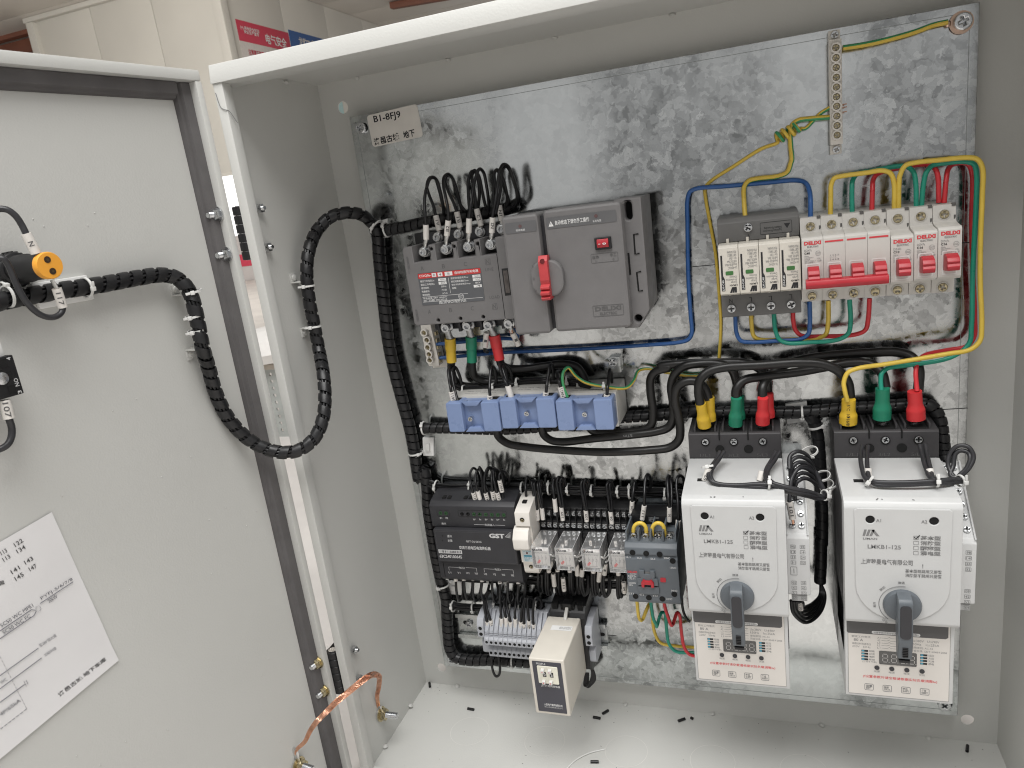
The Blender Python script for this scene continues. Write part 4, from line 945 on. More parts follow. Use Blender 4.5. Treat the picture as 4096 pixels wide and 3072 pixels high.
# ================================================================ contactor
t = T('contactor', 'blue grey contactor with two yellow wire jumpers on top', 'contactor', (310, 0, 172))
CX0, CX1 = 282.6, 336.4
b = MB(); b.side([(0, 170), (60, 170), (90, 174), (92, 177), (92, 225.5), (90, 229), (92, 231), (91, 238), (86, 242), (60, 243), (0, 246)], CX0, CX1, bev=1.0); bd = b.part(t, 'housing', cont_grey)
for i, (x, y) in enumerate(((1225, 920), (1365, 930), (1502, 938), (1635, 1005), (1652, 1345), (1257, 1365), (1393, 1380), (1530, 1392))):
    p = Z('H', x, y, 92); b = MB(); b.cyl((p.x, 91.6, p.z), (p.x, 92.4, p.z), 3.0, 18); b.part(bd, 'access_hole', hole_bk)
for i in range(5):
    x = CX0 + 1 + i * 12.6; b = MB(); b.box(x, x + 1.7, 48, 84, 240, 253, .4); b.part(bd, 'barrier', cont_grey)
b = MB(); b.box(CX0 + 1, CX1 - 1, 20, 48, 243, 254, .8); b.part(t, 'coil_terminal_cover', black_pl)
words(t, '220V/230V\n50Hz\nM6', 303, 314, 247, 252, 48.2, p_lgrey, 0)
for i in range(4):
    x = CX0 + 8 + 12.4 * i; screw(t, x, 76, 244.5, 3.4, tin, h=1.6); b = MB(); b.box(x - 4, x + 4, 66, 73, 241, 245.2, .3); b.part(t, 'terminal_clamp', tin)
b = MB(); b.slab([(294, 197), (300, 197), (300, 199), (309, 199), (309, 197), (315, 197), (315, 204), (311, 206), (312.5, 207), (312.5, 214), (307.6, 214), (307.6, 210), (301.6, 210), (301.6, 214), (296.6, 214), (296.6, 207), (298, 206), (294, 204)], 92.1, 95, bev=.4); b.part(bd, 'latch_frame', cont_grey)
b = MB(); b.box(293.8, 315.4, 92.1, 94, 186.6, 195.2, .5); b.part(bd, 'lower_ledge', cont_grey)
b = MB(); b.box(296.6, 312.6, 92.05, 92.4, 196, 205.6); b.part(bd, 'window', black_pl)
b = MB(); b.slab([(298.2, 196.2), (301, 195.8), (301.4, 199.2), (307.8, 199.2), (308.2, 195.8), (311, 196.2), (311, 201.4), (308.8, 204.6), (306.6, 203.2), (302.6, 203.2), (300.4, 204.6), (298.2, 201.4)], 92.3, 97.5, bev=.5); b.part(bd, 'actuator', red_pl)
b = MB(); b.slab(rr(317.4, 323, 200.6, 205.6, 1.0), 92.1, 92.6); b.part(bd, 'flag_window', red_pl)
b = MB(); b.box(301.8, 307.4, 92.1, 93, 206.6, 211.8, .2); b.part(bd, 'lens', spd_grey)
def hw(par, s_, x0, y0, x1, y1, d, m, bold=.015):
    o = Z('H', x0, y1, d); e = Z('H', x1, y1, d); u = Z('H', x0, y0, d); text(par, s_, (o.x, d, o.z), (e.x - o.x, 0, 0), (0, 0, u.z - o.z), m, bold)
for s_, x0, y0, x1, y1 in (('1L1', 1158, 958, 1204, 974), ('3L2', 1272, 966, 1320, 984), ('5L3', 1410, 974, 1458, 992), ('21NC', 1545, 966, 1608, 986), ('13NO', 1608, 1064, 1672, 1084), ('14NO', 1622, 1298, 1684, 1318), ('22NC', 1570, 1382, 1632, 1402), ('2T1', 1188, 1328, 1238, 1346), ('4T2', 1296, 1338, 1342, 1358), ('6T3', 1434, 1350, 1482, 1368), ('CJX2s\n-3211', 1182, 1148, 1266, 1192), ('220/230V\n50Hz', 1188, 1220, 1264, 1258), ('ELECTRIC', 1204, 1130, 1266, 1144)): hw(bd, s_, x0, y0, x1, y1, 92.3, p_lgrey)
hw(bd, 'DELIXI', 1176, 1104, 1272, 1124, 92.3, p_red, .03)
for xa, xb, yy in ((1235, 1365, 620), (1425, 1550, 625)):
    w_ = T('jumper_wire', 'thick yellow jumper wire over the contactor terminals nearest the ' + ('clear relays' if xa == 1235 else 'white switch'), 'wire', Z('H', xa, 770, 76), 'yellow jumpers on the contactor')
    b = MB(); mid = (xa + xb) / 2; hw_ = (xb - xa) / 2
    b.tube([Z('H', xa, 775, 72)] + [Z('H', mid - hw_ * math.cos(rad(a)), 690 - 72 * math.sin(rad(a)), 74) for a in (0, 30, 60, 90, 120, 150, 180)] + [Z('H', xb, 775, 72)], 2.1, 12, 5); b.part(w_, 'sheath', w_yel)
    b = MB(); b.tube([Z('H', xa, 770, 72), Z('H', xa + 4, 800, 72)], 1.3, 6, 0); b.tube([Z('H', xb, 770, 72), Z('H', xb - 4, 800, 72)], 1.3, 6, 0); b.part(w_, 'bare_end', copper)

# ================================================================ control and protection switches
bright_pl = mat('bright_white_plastic', (.76, .765, .76), .4, var=.02, vscale=60)
def cps(label, X, fx):
    x0, x1 = X, X + 90.0
    t = T('protection_switch', label, 'protection switch', (x0 + 45, 0, 110), 'white control and protection switches')
    b = MB(); b.box(x0 + 1, x1 - 1, 0, 49.8, 112, 319.5, 1.0); b.box(x0 + .6, x1 - .6, 50, 121, 152, 313, 1.0); b.box(x0 + .6, x1 - .6, 121.2, 131, 199.4, 312, .6); b.part(t, 'rear_body', base_pl)
    # terminal block on top
    b = MB(); b.side([(0, 320), (50, 320), (51, 322), (49.5, 346), (47, 347.5), (0, 347.5)], x0 + .5, x1 - .5, bev=.8); tb = b.part(t, 'terminal_block', base_pl)
    for k in range(3):
        xa = x0 + 8.5 + 27.6 * k
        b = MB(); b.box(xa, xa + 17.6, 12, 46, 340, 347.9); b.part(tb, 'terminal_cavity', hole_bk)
        for q in (xa - 2.4, xa + 17.8):
            b = MB(); b.box(q, q + 1.8, 4, 46, 346, 352.5, .4); b.part(tb, 'barrier', base_pl)
        xc = xa + 8.8
        b = MB(); b.cyl((xc, 50, 338), (xc, 51, 338), 4.2, 18); b.part(tb, 'screw_hole', hole_bk); screw(tb, xc, 50.8, 338.6, 3.3, zinc, h=.9)
        m_ = MB(); m_.cyl((xc, 32, 345), (xc, 32, 350.5), 5.6, 20); m_.cyl((xc, 32, 350.5), (xc, 32, 352), 4.0, 6); m_.part(tb, 'terminal_bolt', zinc)
        words(tb, ('1/L1', '3/L2', '5/L3')[k], xc - 6, xc + 4, 322.6, 325.8, 51.15, p_mold, 0)
        if k < 2:
            b = MB(); b.cyl((xc + 13.8, 50, 330.5), (xc + 13.8, 51.2, 330.5), 4.4, 18); b.part(tb, 'through_hole', hole_bk)
            b = MB(); b.box(xc + 13.2, xc + 14.4, 20, 50.6, 340, 347.8); b.part(tb, 'groove', hole_bk)
    # white cover
    b = MB(); b.side([(49.9, 320.6), (132, 317.2), (138, 315.4), (141, 311), (141, 202), (138.5, 198.4), (126, 198.4), (126, 312), (49.9, 315)], x0, x1, bev=1.4); cv = b.part(t, 'front_cover', cover_pl)
    b = MB(); b.box(x0 + .3, x0 + 1.9, 131.5, 139, 199.5, 314, .4); b.box(x1 - 1.9, x1 - .3, 131.5, 139, 199.5, 314, .4); b.part(cv, 'cover_side', cover_pl)
    n = 14; arc = [(x0 + 45 + 36.5 * math.cos(rad(180 + 180 * i / n)), 238 + 34 * math.sin(rad(180 + 180 * i / n))) for i in range(n + 1)]
    b = MB(); b.slab([(x0 + 8, 309), (x0 + 8.5, 260)] + arc + [(x1 - 8.5, 260), (x1 - 8, 309), (x1 - 10, 311), (x0 + 10, 311)], 140.6, 142.2, [circ(x0 + 20.5, 300.6, 3.6, 18), circ(x1 - 21.5, 300.4, 3.6, 18)], bev=.7); sh = b.part(cv, 'raised_panel', cover_pl)
    for x, z in ((x0 + 20.5, 300.6), (x1 - 21.5, 300.4)):
        b = MB(); b.cyl((x, 140.8, z), (x, 141.4, z), 3.6, 18); b.part(cv, 'coil_hole', hole_bk)
    D_ = 142.4
    words(sh, 'A1', x0 + 25, x0 + 28.8, 298.6, 301.6, D_, p_grey); words(sh, 'A2', x1 - 31, x1 - 26.6, 298.4, 301.4, D_, p_grey)
    for k in range(3):
        o = x0 + 14.4 + 2.7 * k
        b = MB(); b.slab([(o, 285.5), (o + 2.0, 285.5), (o + 3.4 + .4 * k, 291.4), (o + 1.5 + .4 * k, 291.4)], 142.25, 142.4); b.part(sh, 'emblem', p_lgrey if False else p_grey)
    b = MB(); b.slab([(x0 + 21, 291.4), (x0 + 23.4, 291.4), (x0 + 27.6, 285.5), (x0 + 25.2, 285.5)], 142.25, 142.4); b.part(sh, 'emblem', p_grey)
    words(sh, 'LIMAN', x0 + 14.8, x0 + 25.8, 282, 283.8, D_, p_grey, .02); words(sh, 'LMKB1-125', x0 + 18.4, x0 + 44, 273.6, 277.4, D_, p_grey, .015)
    for k, s_ in enumerate(('基本型', '消防型', '隔离型', '漏电型')):
        z_ = 283.0 - 4.75 * k; words(sh, s_, x0 + 58.6, x0 + 73.6, z_, z_ + 4.0, D_, p_grey, .03); frame(sh, x0 + 53.4, x0 + 57.2, z_ + .2, z_ + 3.7, D_ - .1, .3, p_grey, 'tick_box', .1)
    b = MB(); b.tube([(x0 + 54, D_ + .1, 285.6), (x0 + 55.2, D_ + .1, 284.2), (x0 + 58, D_ + .1, 287.4)], .4, 5, 0); b.part(sh, 'tick', ink)
    words(sh, '上海黎曼电气有限公司', x0 + 13, x0 + 53, 258.6, 263.8, D_, p_grey, .02)
    words(sh, '!', x0 + 60.2, x0 + 61, 256.6, 260.6, D_, p_grey, .02); words(sh, '基本型既跳闸又报警', x0 + 47.4, x0 + 75, 251.8, 255.2, D_, p_grey, .02); words(sh, '消防型不跳闸只报警', x0 + 47.4, x0 + 75, 247.6, 251.0, D_, p_grey, .02)
    # rotary handle
    hc = Vector((x0 + 45.2, 142.2, 220.4))
    b = MB(); b.lathe([(15.2, 0), (15.2, 2.2), (14.2, 4.2), (11, 5.2), (3, 5.4)], hc, (0, 1, 0), 36); kb = b.part(cv, 'knob_disc', cont_grey)
    b = MB(); b.side([(146, 236), (158, 235.4), (161, 232), (161, 196), (158, 177), (150, 175), (148, 190), (146, 206)], hc.x - 5.6, hc.x + 5.6, bev=1.6); hd = b.part(kb, 'handle', cont_grey)
    b = MB(); b.slab(rr(hc.x - 4.4, hc.x + 4.4, 199, 231, 3.6, 6), 160.8, 162.0, bev=.5); b.part(hd, 'grip_inlay', dark_pl)
    for k in range(6):
        b = MB(); b.box(hc.x - 2.2, hc.x + 2.2, 159.2, 160.6, 180.5 + 1.7 * k, 181.4 + 1.7 * k); b.part(hd, 'rib', black_pl)
    b = MB(); b.box(hc.x - 4.4, hc.x + 4.4, 149, 157, 172.6, 175.2, .5); b.part(hd, 'lock_tab', black_pl)
    arc = [(hc.x + 18.2 * math.cos(rad(a)), D_ + .05, hc.z + 18.2 * math.sin(rad(a))) for a in range(82, 236, 8)]
    b = MB(); b.tube(arc, .25, 4, 0); b.part(sh, 'dial_line', p_grey)
    for s_, a in (('接通', 92), ('脱扣', 136), ('断开', 183), ('再扣', 232)):
        c_ = Vector((hc.x + 21.5 * math.cos(rad(a)), D_, hc.z + 21.5 * math.sin(rad(a)))); up_ = Vector((math.cos(rad(a)), 0, math.sin(rad(a)))); ri = Vector((math.sin(rad(a)), 0, -math.cos(rad(a))))
        text(sh, s_, c_ - ri * 2.6 - up_ * 1.2, ri * 5.2, up_ * 2.4, p_grey, .01)
    # display module below the cover
    b = MB(); b.box(x0 + .6, x1 - 1.4, 50.4, 123, 109.4, 197.8, 1.2); dm = b.part(t, 'display_module', cover_pl)
    P_ = 123.4
    b = MB(); b.slab(rr(x0 + 3, x1 - 4.4, 112, 197, 1), 123.0, 123.35); pl = b.part(dm, 'label_panel', panel_w)
    b = MB(); b.slab([(x0 + 3.4, 205), (x0 + 3.4, 192.4), (x0 + 4.6, 191), (x1 - 7, 191), (x1 - 5.2, 192.6), (x1 - 5.2, 205)], 123.36, 123.5); b.part(pl, 'dark_band', p_mold)
    b = MB(); b.slab(rr(x0 + 24, x1 - 27, 191.8, 194.6, 1.3), 123.5, 123.6); b.part(pl, 'notice_strip', p_white); words(pl, '!设置参数时请空载请根据实际负载调整Ie', x0 + 25, x1 - 28, 192.2, 194.2, 123.7, p_grey, 0)
    frame(pl, x0 + 3, x1 - 4.6, 112, 197, P_, .3, p_grey, r=1)
    words(pl, '额定工作电流', x0 + 7.4, x0 + 23, 186.6, 188.8, P_, p_grey, 0); words(pl, '80 A', x0 + 9, x0 + 17, 182.8, 185.6, P_, p_grey, .01); words(pl, '线圈控制电源电压', x0 + 7.6, x0 + 23.4, 179.2, 181.4, P_, p_grey, 0); words(pl, '220V   50Hz', x0 + 7.8, x0 + 23, 176.2, 178.2, P_, p_grey, 0)
    for k, s_ in enumerate(('A1', 'A2', 'L3', 'L2', 'L1')):
        z_ = 186.8 - 2.6 * k; words(pl, s_, x0 + 28.6, x0 + 31, z_, z_ + 1.8, P_, p_grey, 0)
        b = MB(); b.box(x0 + 32, x0 + 36.5, P_ - .02, P_ + .08, z_ + .8, z_ + 1.0); b.tube([(x0 + 36.5, P_ + .05, z_ + .9), (x0 + 39, P_ + .05, z_ + 2.2)], .14, 4, 0); b.box(x0 + 39, x0 + 54, P_ - .02, P_ + .08, z_ + .8, z_ + 1.0); b.part(pl, 'circuit_print', p_grey)
    words(pl, 'Ue:380V   Ui:690V', x0 + 55.6, x0 + 78, 186.0, 188.4, P_, p_grey, 0); words(pl, 'f:50Hz    Ics:25kA', x0 + 55.6, x0 + 78, 182.6, 185, P_, p_grey, 0)
    words(pl, '使用类别: AC-44', x0 + 55.6, x0 + 73, 179, 181.4, P_, p_grey, 0); words(pl, '符合标准: GB/T14048.9-2008', x0 + 55.6, x1 - 6, 175.8, 178.2, P_, p_grey, 0)
    b = MB(); b.slab(rr(x0 + 30, x0 + 60.5, 160.6, 174.4, 1), 123.36, 124.0, bev=.2); ds_ = b.part(pl, 'display', led_gl)
    for k in range(4):
        ox = x0 + 32.6 + 7.2 * k; b = MB()
        for zz in (163.4, 167.5, 171.6): b.box(ox + .8, ox + 3.8, 124.0, 124.12, zz - .35, zz + .35)
        for xx in (ox, ox + 4.0):
            for zz in (163.9, 168): b.box(xx, xx + .7, 124.0, 124.12, zz + .3, zz + 3)
        b.box(ox + 5.2, ox + 5.9, 124.0, 124.12, 163, 163.7); b.part(ds_, 'digit', seg_m)
    for sx, rows in ((x0 + 15.4, ('短路', '过流', '堵转', '断相')), (x0 + 63.2, ('过压', '欠压', '欠流', '漏电'))):
        for k, s_ in enumerate(rows):
            z_ = 172.2 - 2.95 * k; b = MB(); b.box(sx, sx + 5.6, 123.38, 123.5, z_, z_ + 1.9); b.part(pl, 'legend_block', ink)
            b = MB(); b.box(sx + .3, sx + 2.4, 123.5, 123.58, z_ + .25, z_ + 1.65); b.part(pl, 'legend_tab', p_blue); words(pl, s_, sx + 6.4, sx + 11, z_ - .1, z_ + 2.0, P_, p_grey, .01)
    words(pl, '(三相不平衡)', x0 + 16, x0 + 28, 160.6, 162.8, P_, p_grey, 0)
    for k, s_ in enumerate(('电源', '电流', '电压', '欠流')):
        xx = x0 + 28.2 + 12.2 * k; b = MB(); b.cyl((xx, 123.3, 156.4), (xx, 124.1, 156.4), 2.1, 18); b.part(pl, 'indicator_lens', dark_pl); words(pl, s_, xx - 2.4, xx + 2.4, 151.2, 153.2, P_, p_grey, 0)
    words(pl, '(!设置参数时请空载请根据实际负载调整Ie)', x0 + 16.6, x0 + 77, 144.4, 147.8, P_, p_red, .01)
    for k, s_ in enumerate(('设置\nSET', '数据\nDATA', '移位\nSHIFT', '复位\nRESET')):
        xx = x0 + 17.8 + 15.2 * k; frame(pl, xx, xx + 7.6, 131.4, 138.4, 123.42, .45, p_grey, 'button_outline', 1.2); words(pl, s_, xx + 1.2, xx + 6.4, 132.8, 137.2, 123.55, p_grey, .02)
    for c in pl.children:
        if not c.name.startswith('outline'): c.location.z -= .0145; c.location.x -= .0012
    dm.location = W((0, 6.6, 4.6))
    for k in range(6):
        sx_ = x0 + random.choice((22, 24, 25, 27, 30, 52, 54)) + random.uniform(-1, 1); sd_ = random.uniform(134, 136)
        b = MB(); b.tube([(sx_, sd_, 316.9), (sx_ + random.uniform(.6, 1.8), sd_ + random.uniform(-.3, .6), 316.6)], random.uniform(.2, .5), 4, 0); b.part(cv, 'scuff', p_grey)
    for xx in (x0 + 12, x1 - 20):
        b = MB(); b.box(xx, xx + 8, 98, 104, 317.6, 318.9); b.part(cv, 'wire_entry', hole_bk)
    # side auxiliary contact block
    bx0, bx1 = x1 + .5, x1 + 20.5
    b = MB(); b.side([(0, 196), (95, 196), (99, 199), (99, 258), (96, 262), (30, 306), (0, 306)], bx0, bx1, bev=.6); ab = b.part(t, 'auxiliary_block', bright_pl)
    b = MB(); b.box(bx0 + 3, bx1 - 3, 94, 97, 190.5, 196.5, .3); b.part(ab, 'foot', cover_pl)
    for s0 in (bx0, bx1 - 1.6):
        b = MB(); b.side([(95, 262.4), (99, 262.4), (34, 311), (28, 306)], s0, s0 + 1.5, bev=.2); b.part(ab, 'side_wall', cover_pl)
    for k in range(6):
        f_ = k / 5; d_, z_ = 90 - 55 * f_, 267.5 + 36.5 * f_
        for xx in (bx0 + 6, bx1 - 6): screw(ab, xx, d_, z_, 3.0, zinc, h=1.5, name='terminal_screw', rot=(rad(-50), 0, 0))
    for k, (a_, c_) in enumerate((('95', '98'), ('13', '14'), ('23', '24'), ('31', '32'), ('05', '08'), ('41', '42'), ('51', '52'), ('63', '64'))):
        z_ = (248 - 5.6 * k) if k < 4 else (236 - 5.6 * k - 4)
        for s_, xx in ((a_, bx0 + 3.2), (c_, bx0 + 11.6)):
            words(ab, s_, xx + .7, xx + 4, z_ + .8, z_ + 3, 99.2, p_grey, 0); frame(ab, xx, xx + 4.7, z_, z_ + 3.8, 99.1, .25, p_grey, r=.4)
    frame(ab, bx0 + 2.6, bx0 + 8.6, 219.6, 228.6, 99.15, .35, p_grey, r=.6); b = MB(); b.box(bx0 + 5.4, bx0 + 6, 99.05, 99.2, 221.6, 226.6); b.part(ab, 'slot', p_grey)
    return t
cps('white protection switch next to the blue grey contactor', 350.4, 0)
cps('white protection switch nearest the cabinet side wall', 487.2, 0)

# ================================================================ time relay, rail, terminals
t = T('time_relay', 'beige box shaped time relay with two digit thumbwheels', 'time relay', (191, 36, 44))
b = MB(); b.box(170.6, 210.8, 38, 119, 43.2, 114.6, 1.6, 3); b.part(t, 'case', beige_pl)
b = MB(); b.slab(rr(174.4, 207.2, 47, 111.4, .8), 119.02, 119.5); fp = b.part(t, 'face_plate', mat('slate_face', (.055, .055, .068), .4))
b = MB(); b.slab(rr(179.6, 202.8, 84.6, 106.4, 1), 119.5, 120.6, bev=.3); tw = b.part(fp, 'thumbwheel_window', mat('cream_face', (.72, .70, .60), .4))
for x, s_ in ((186, '0'), (194, '5')):
    b = MB(); b.box(x - .4, x + 3.4, 120.55, 120.8, 93.4, 99.2); b.part(tw, 'digit_window', ink); words(tw, s_, x + .4, x + 2.6, 94.2, 98.2, 120.9, p_white, .02)
    for z_, q in ((100.0, '-'), (86.0, '+')):
        b = MB(); b.box(x - 1.6, x + 2.2, 120.5, 124.5, z_, z_ + 3.8, .5); k_ = b.part(tw, 'push_button', white_pl)
        text(k_, q, (x - .7, 124.65, z_ + 1.2 + (.5 if q == '-' else 0)), (1.9, 0, 0), (0, 0, .5 if q == '-' else 1.7), p_red, .04)
words(fp, 'PEOPLE', 179, 189.6, 107.6, 110, 119.65, p_lgrey, .02); words(fp, 'JS14P 时间继电器', 181.6, 203, 79.2, 82.4, 119.65, p_lgrey, .02)
words(fp, '人民电器集团有限公司', 182, 203, 55, 58.2, 119.65, p_lgrey, .03); words(fp, '浙江人民电器有限公司(生产)', 182, 203, 52.2, 54.4, 119.65, p_lgrey, 0)
p0, p1 = ZF('I', 1385, 605, 114.9), ZF('I', 1615, 622, 114.9); u_ = ZF('I', 1408, 555, 114.9) - p0
b = MB(); b.obox(p0, p1 - p0, u_, (0, 0, .15)); st_ = b.part(t, 'small_sticker', p_white)
text(st_, '310230107 0109', p1 - (p1 - p0) * .05 + u_ * .8 + UP * .3, -(p1 - p0) * .55, -u_ * .55, p_grey, 0)
t = T('timer_socket', 'black plug-in base behind the beige time relay', 'relay socket', (194, 0, 40))
b = MB(); b.side([(0, 34), (24, 34), (37, 44), (37, 112), (33, 118), (26, 124), (0, 127)], 172.4, 215.6, bev=.8); b.part(t, 'body', black_pl)
for k in range(4):
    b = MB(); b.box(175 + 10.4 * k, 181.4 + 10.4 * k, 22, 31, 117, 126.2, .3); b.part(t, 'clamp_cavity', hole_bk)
b = MB(); b.side([(24, 122), (44, 113.6), (45, 115.6), (40, 119), (26, 127)], 191.6, 195.4, bev=.4); b.part(t, 'latch_hook', ct_pl)
b = MB(); b.box(188.4, 198.6, 20, 31.8, 119, 128, .5); b.part(t, 'latch_mount', black_pl)
t = T('din_rail', 'galvanised mounting rail carrying the grey terminal blocks', 'rail', (132, 0, 52))
b = MB(); b.side([(0.2, 58.2), (1.2, 58.2), (1.2, 80.4), (0.2, 80.4)], 31.9, 231.4); b.side([(.2, 57), (7.5, 57), (7.5, 51.6), (6.5, 51.6), (6.5, 56), (.2, 56)], 31.9, 231.4); b.side([(.2, 81.6), (7.5, 81.6), (7.5, 87), (6.5, 87), (6.5, 82.6), (.2, 82.6)], 31.9, 231.4); b.part(t, 'hat_section', rail_m)
p = Z('I', 484, 543, 4); b = MB(); b.slab(rr(p.x - 9, p.x + 5, p.z - 3, p.z + 3, 2.9, 6), 1.25, 1.35); b.part(t, 'slot', hole_bk); screw(t, p.x, 3.4, p.z, 4.6, zinc, h=2)
b = MB(); b.slab(rr(216.8, 228.4, 66.6, 71.4, 2.3, 6), 1.25, 1.35); b.part(t, 'slot', hole_bk)
TB = 86.2
def tblock(x, label, grp, w=6.05, end=False):
    t = T('terminal_block', label, 'terminal block', (x, 7, 44), grp)
    b = MB(); b.side([(2, 48), (28, 47), (37, 50), (38, 60), (34, 63), (26, 66), (26, 69), (44, 71), (46, 73), (46, 80), (44, 82), (40, 84), (40, 88), (36, 94), (20, 108), (2, 108)], x, x + w - .25, bev=.3); b.part(t, 'housing', term_pl)
    for d_, z_ in ((38, 55.4), (46, 76.4)):
        b = MB(); b.cyl((x + w / 2, d_ - .6, z_), (x + w / 2, d_ + .12, z_), 1.85, 14); b.part(t, 'screw_hole', hole_bk)
    for k in range(3):
        b = MB(); b.box(x + .5, x + w - .7, 40.05 + 1.0 * (2 - k), 41.2 + 1.0 * (2 - k), 82.6 + 1.9 * k, 83.6 + 1.9 * k); b.part(t, 'marker_rib', term_pl)
    b = MB(); b.side([(22, 107), (40, 90), (42, 91), (24, 109.5)], x + w - 1.1, x + w - .3); b.part(t, 'partition', term_pl)
for i in range(13): tblock(TB + 6.12 * i, 'narrow light grey terminal block in the strip beside the time relay', 'terminal blocks in the strip')
def clamp(x, label):
    t = T('end_clamp', label, 'end clamp', (x, 7, 48))
    b = MB(); b.side([(2, 50), (30, 50), (34, 54), (34, 68), (28, 72), (36, 76), (42, 80), (42, 96), (38, 104), (24, 108), (2, 108)], x, x + 8.6, bev=.7); b.part(t, 'housing', term_pl)
    for z_ in (84.4, 92.6):
        b = MB(); b.cyl((x + 4.3, 41.6, z_), (x + 4.3, 42.15, z_), 2.4, 16); b.part(t, 'screw_hole', hole_bk); screw(t, x + 4.3, 41.6, z_ - .3, 1.6, zinc, h=.5)
clamp(TB - 9.0, 'light grey end clamp closing the strip on the wide rail end'); clamp(214.6, 'light grey end clamp on the bare rail end past the time relay')
# ================================================================ wires
def path(k, pts):
    out = []; d = None
    for q in pts:
        kk = k
        if isinstance(q[0], str): kk, q = q[0], q[1:]
        out.append(q)
    # fill in missing depths by straight interpolation between the given ones
    ds = [q[-1] if (len(q) == 3) else None for q in out]
    idx = [i for i, v in enumerate(ds) if v is not None]
    for i in range(len(ds)):
        if ds[i] is None:
            a = max([j for j in idx if j < i], default=idx[0]); b_ = min([j for j in idx if j > i], default=idx[-1])
            ds[i] = ds[a] if a == b_ else ds[a] + (ds[b_] - ds[a]) * (i - a) / (b_ - a)
    return [Z(pts[i][0] if isinstance(pts[i][0], str) else k, out[i][0], out[i][1], ds[i]) for i in range(len(out))]
def sleeve(t, a, b_, r, s_=None, m=None):
    a, b_ = Vector(a), Vector(b_); ax = (b_ - a); L_ = ax.length; ax.normalize()
    mm = MB(); mm.lathe([(r * .72, 0), (r, 0), (r * 1.02, L_ * .5), (r, L_), (r * .72, L_)], a, ax, 14); o = mm.part(t, 'marker_sleeve', m or sleeve_w, 50)
    if s_:
        c_ = a + ax * (L_ * .5); tv = (CM - c_); tv = (tv - ax * tv.dot(ax)).normalized(); sd = ax.cross(tv).normalized()
        if sd.dot(Vector((1, 0, 0))) < 0: pass
        wl = min(L_ * .8, len(s_) * r * .95); hh = r * 1.0
        text(o, s_, c_ + tv * (r * 1.06) - ax * wl / 2 - sd * hh / 2, ax * wl, sd * hh, p_mold, .01)
    return o
def wire(label, P, r, m, group=None, sl=(), name='wire', n=8, stripe=0, lugs=None, sm=6, sr=None):
    t = T(name, label, 'wire', P[0], group)
    b = MB(); b.tube(P, r, n, sm, stripe=stripe, wob=.012 if stripe else 0); b.part(t, 'sheath', m if not stripe else [m, e_grn], 60)
    for q in sl: sleeve(t, q[0], q[1], sr or r * 1.75, q[2] if len(q) > 2 else None)
    return t
R6 = 2.15
G1 = 'coloured power wires of the breaker row'
wire('blue neutral wire running from the neutral bar round to the four pole breaker', path('C', [(250, 396, 14), (440, 380, 9), (700, 357, 9), (1000, 345), (1300, 330), (1700, 305), (1900, 288), (1960, 270), (1985, 230), (1978, 100, 9), ('B', 92, 900), ('B', 85, 500), ('B', 85, 340), ('B', 102, 285), ('B', 150, 262), ('B', 300, 250), ('B', 600, 225), ('B', 830, 207, 14), ('B', 890, 225, 20), ('B', 915, 280, 26), ('B', 922, 350, 34), ('B', 922, 460, 36)]), R6, w_blue)
wire('short blue wire between the neutral bar and the transfer switch', path('C', [(232, 301, 14), (330, 294, 10), (560, 272, 10), (700, 262, 10), (790, 262, 14), (800, 240, 24), (770, 200, 34)]), R6, w_blue)
wire('blue wire looped below the arrester to the four pole breaker', path('B', [(915, 1030, 32), (918, 1180, 32), (908, 1250), (860, 1285), (700, 1298, 28), (500, 1308), (445, 1295), (418, 1240), (410, 1120, 26)]), R6, w_blue)
wire('yellow wire looped below the arrester', path('B', [(1044, 1025, 32), (1042, 1180), (1025, 1255), (970, 1280), (800, 1290, 22), (580, 1290), (538, 1268), (522, 1200), (518, 1115, 26)]), R6, w_yel)
wire('red wire looped below the arrester', path('B', [(1324, 1010, 32), (1315, 1150), (1295, 1225), (1230, 1255), (1000, 1268, 24), (860, 1262), (820, 1225), (805, 1160), (803, 1100, 26)]), R6, w_red)
wire('green wire looped below the arrester', path('B', [(1188, 1020, 34), (1195, 1170), (1178, 1250), (1110, 1290), (900, 1310, 34), (770, 1315), (712, 1290), (682, 1220), (673, 1110, 28)]), R6, w_grn)
wire('short yellow bridge wire from the four pole breaker to the C10 breaker', path('B', [(1058, 440, 34), (1060, 300), (1062, 240), (1085, 192), (1150, 175, 32), (1300, 155), (1410, 140), (1465, 158), (1490, 220), (1492, 402, 34)]), R6, w_yel)
wire('green bridge wire between the four pole breaker and the middle single breaker', path('B', [(1206, 425, 32), (1204, 270), (1210, 205), (1240, 165), (1350, 140, 18), (1500, 112), (1575, 112), (1622, 150), (1638, 220), (1642, 385, 32)]), R6, w_grn)
wire('red bridge wire between the four pole breaker and the end single breaker', path('B', [(1340, 415, 32), (1344, 270), (1350, 200), (1385, 160), (1550, 118, 12), (1690, 98), (1750, 108), (1785, 160), (1796, 360, 32)]), R6, w_red)
wire('long yellow wire from the C10 breaker round to the second protection switch', path('B', [(1522, 405, 34), (1524, 240), (1532, 170), (1570, 105), (1640, 85, 34), (1800, 68), (1980, 52), (2055, 62), (2092, 120), (2092, 300, 34), (2080, 600), (2078, 900), (2088, 1200), (2075, 1300), (2010, 1358), (1850, 1388), ('D', 1500, 246, 44), ('D', 1310, 275, 50), ('D', 1252, 300), ('D', 1225, 360), ('D', 1232, 420, 52), ('D', 1248, 480, 50)]), R6, w_yel)
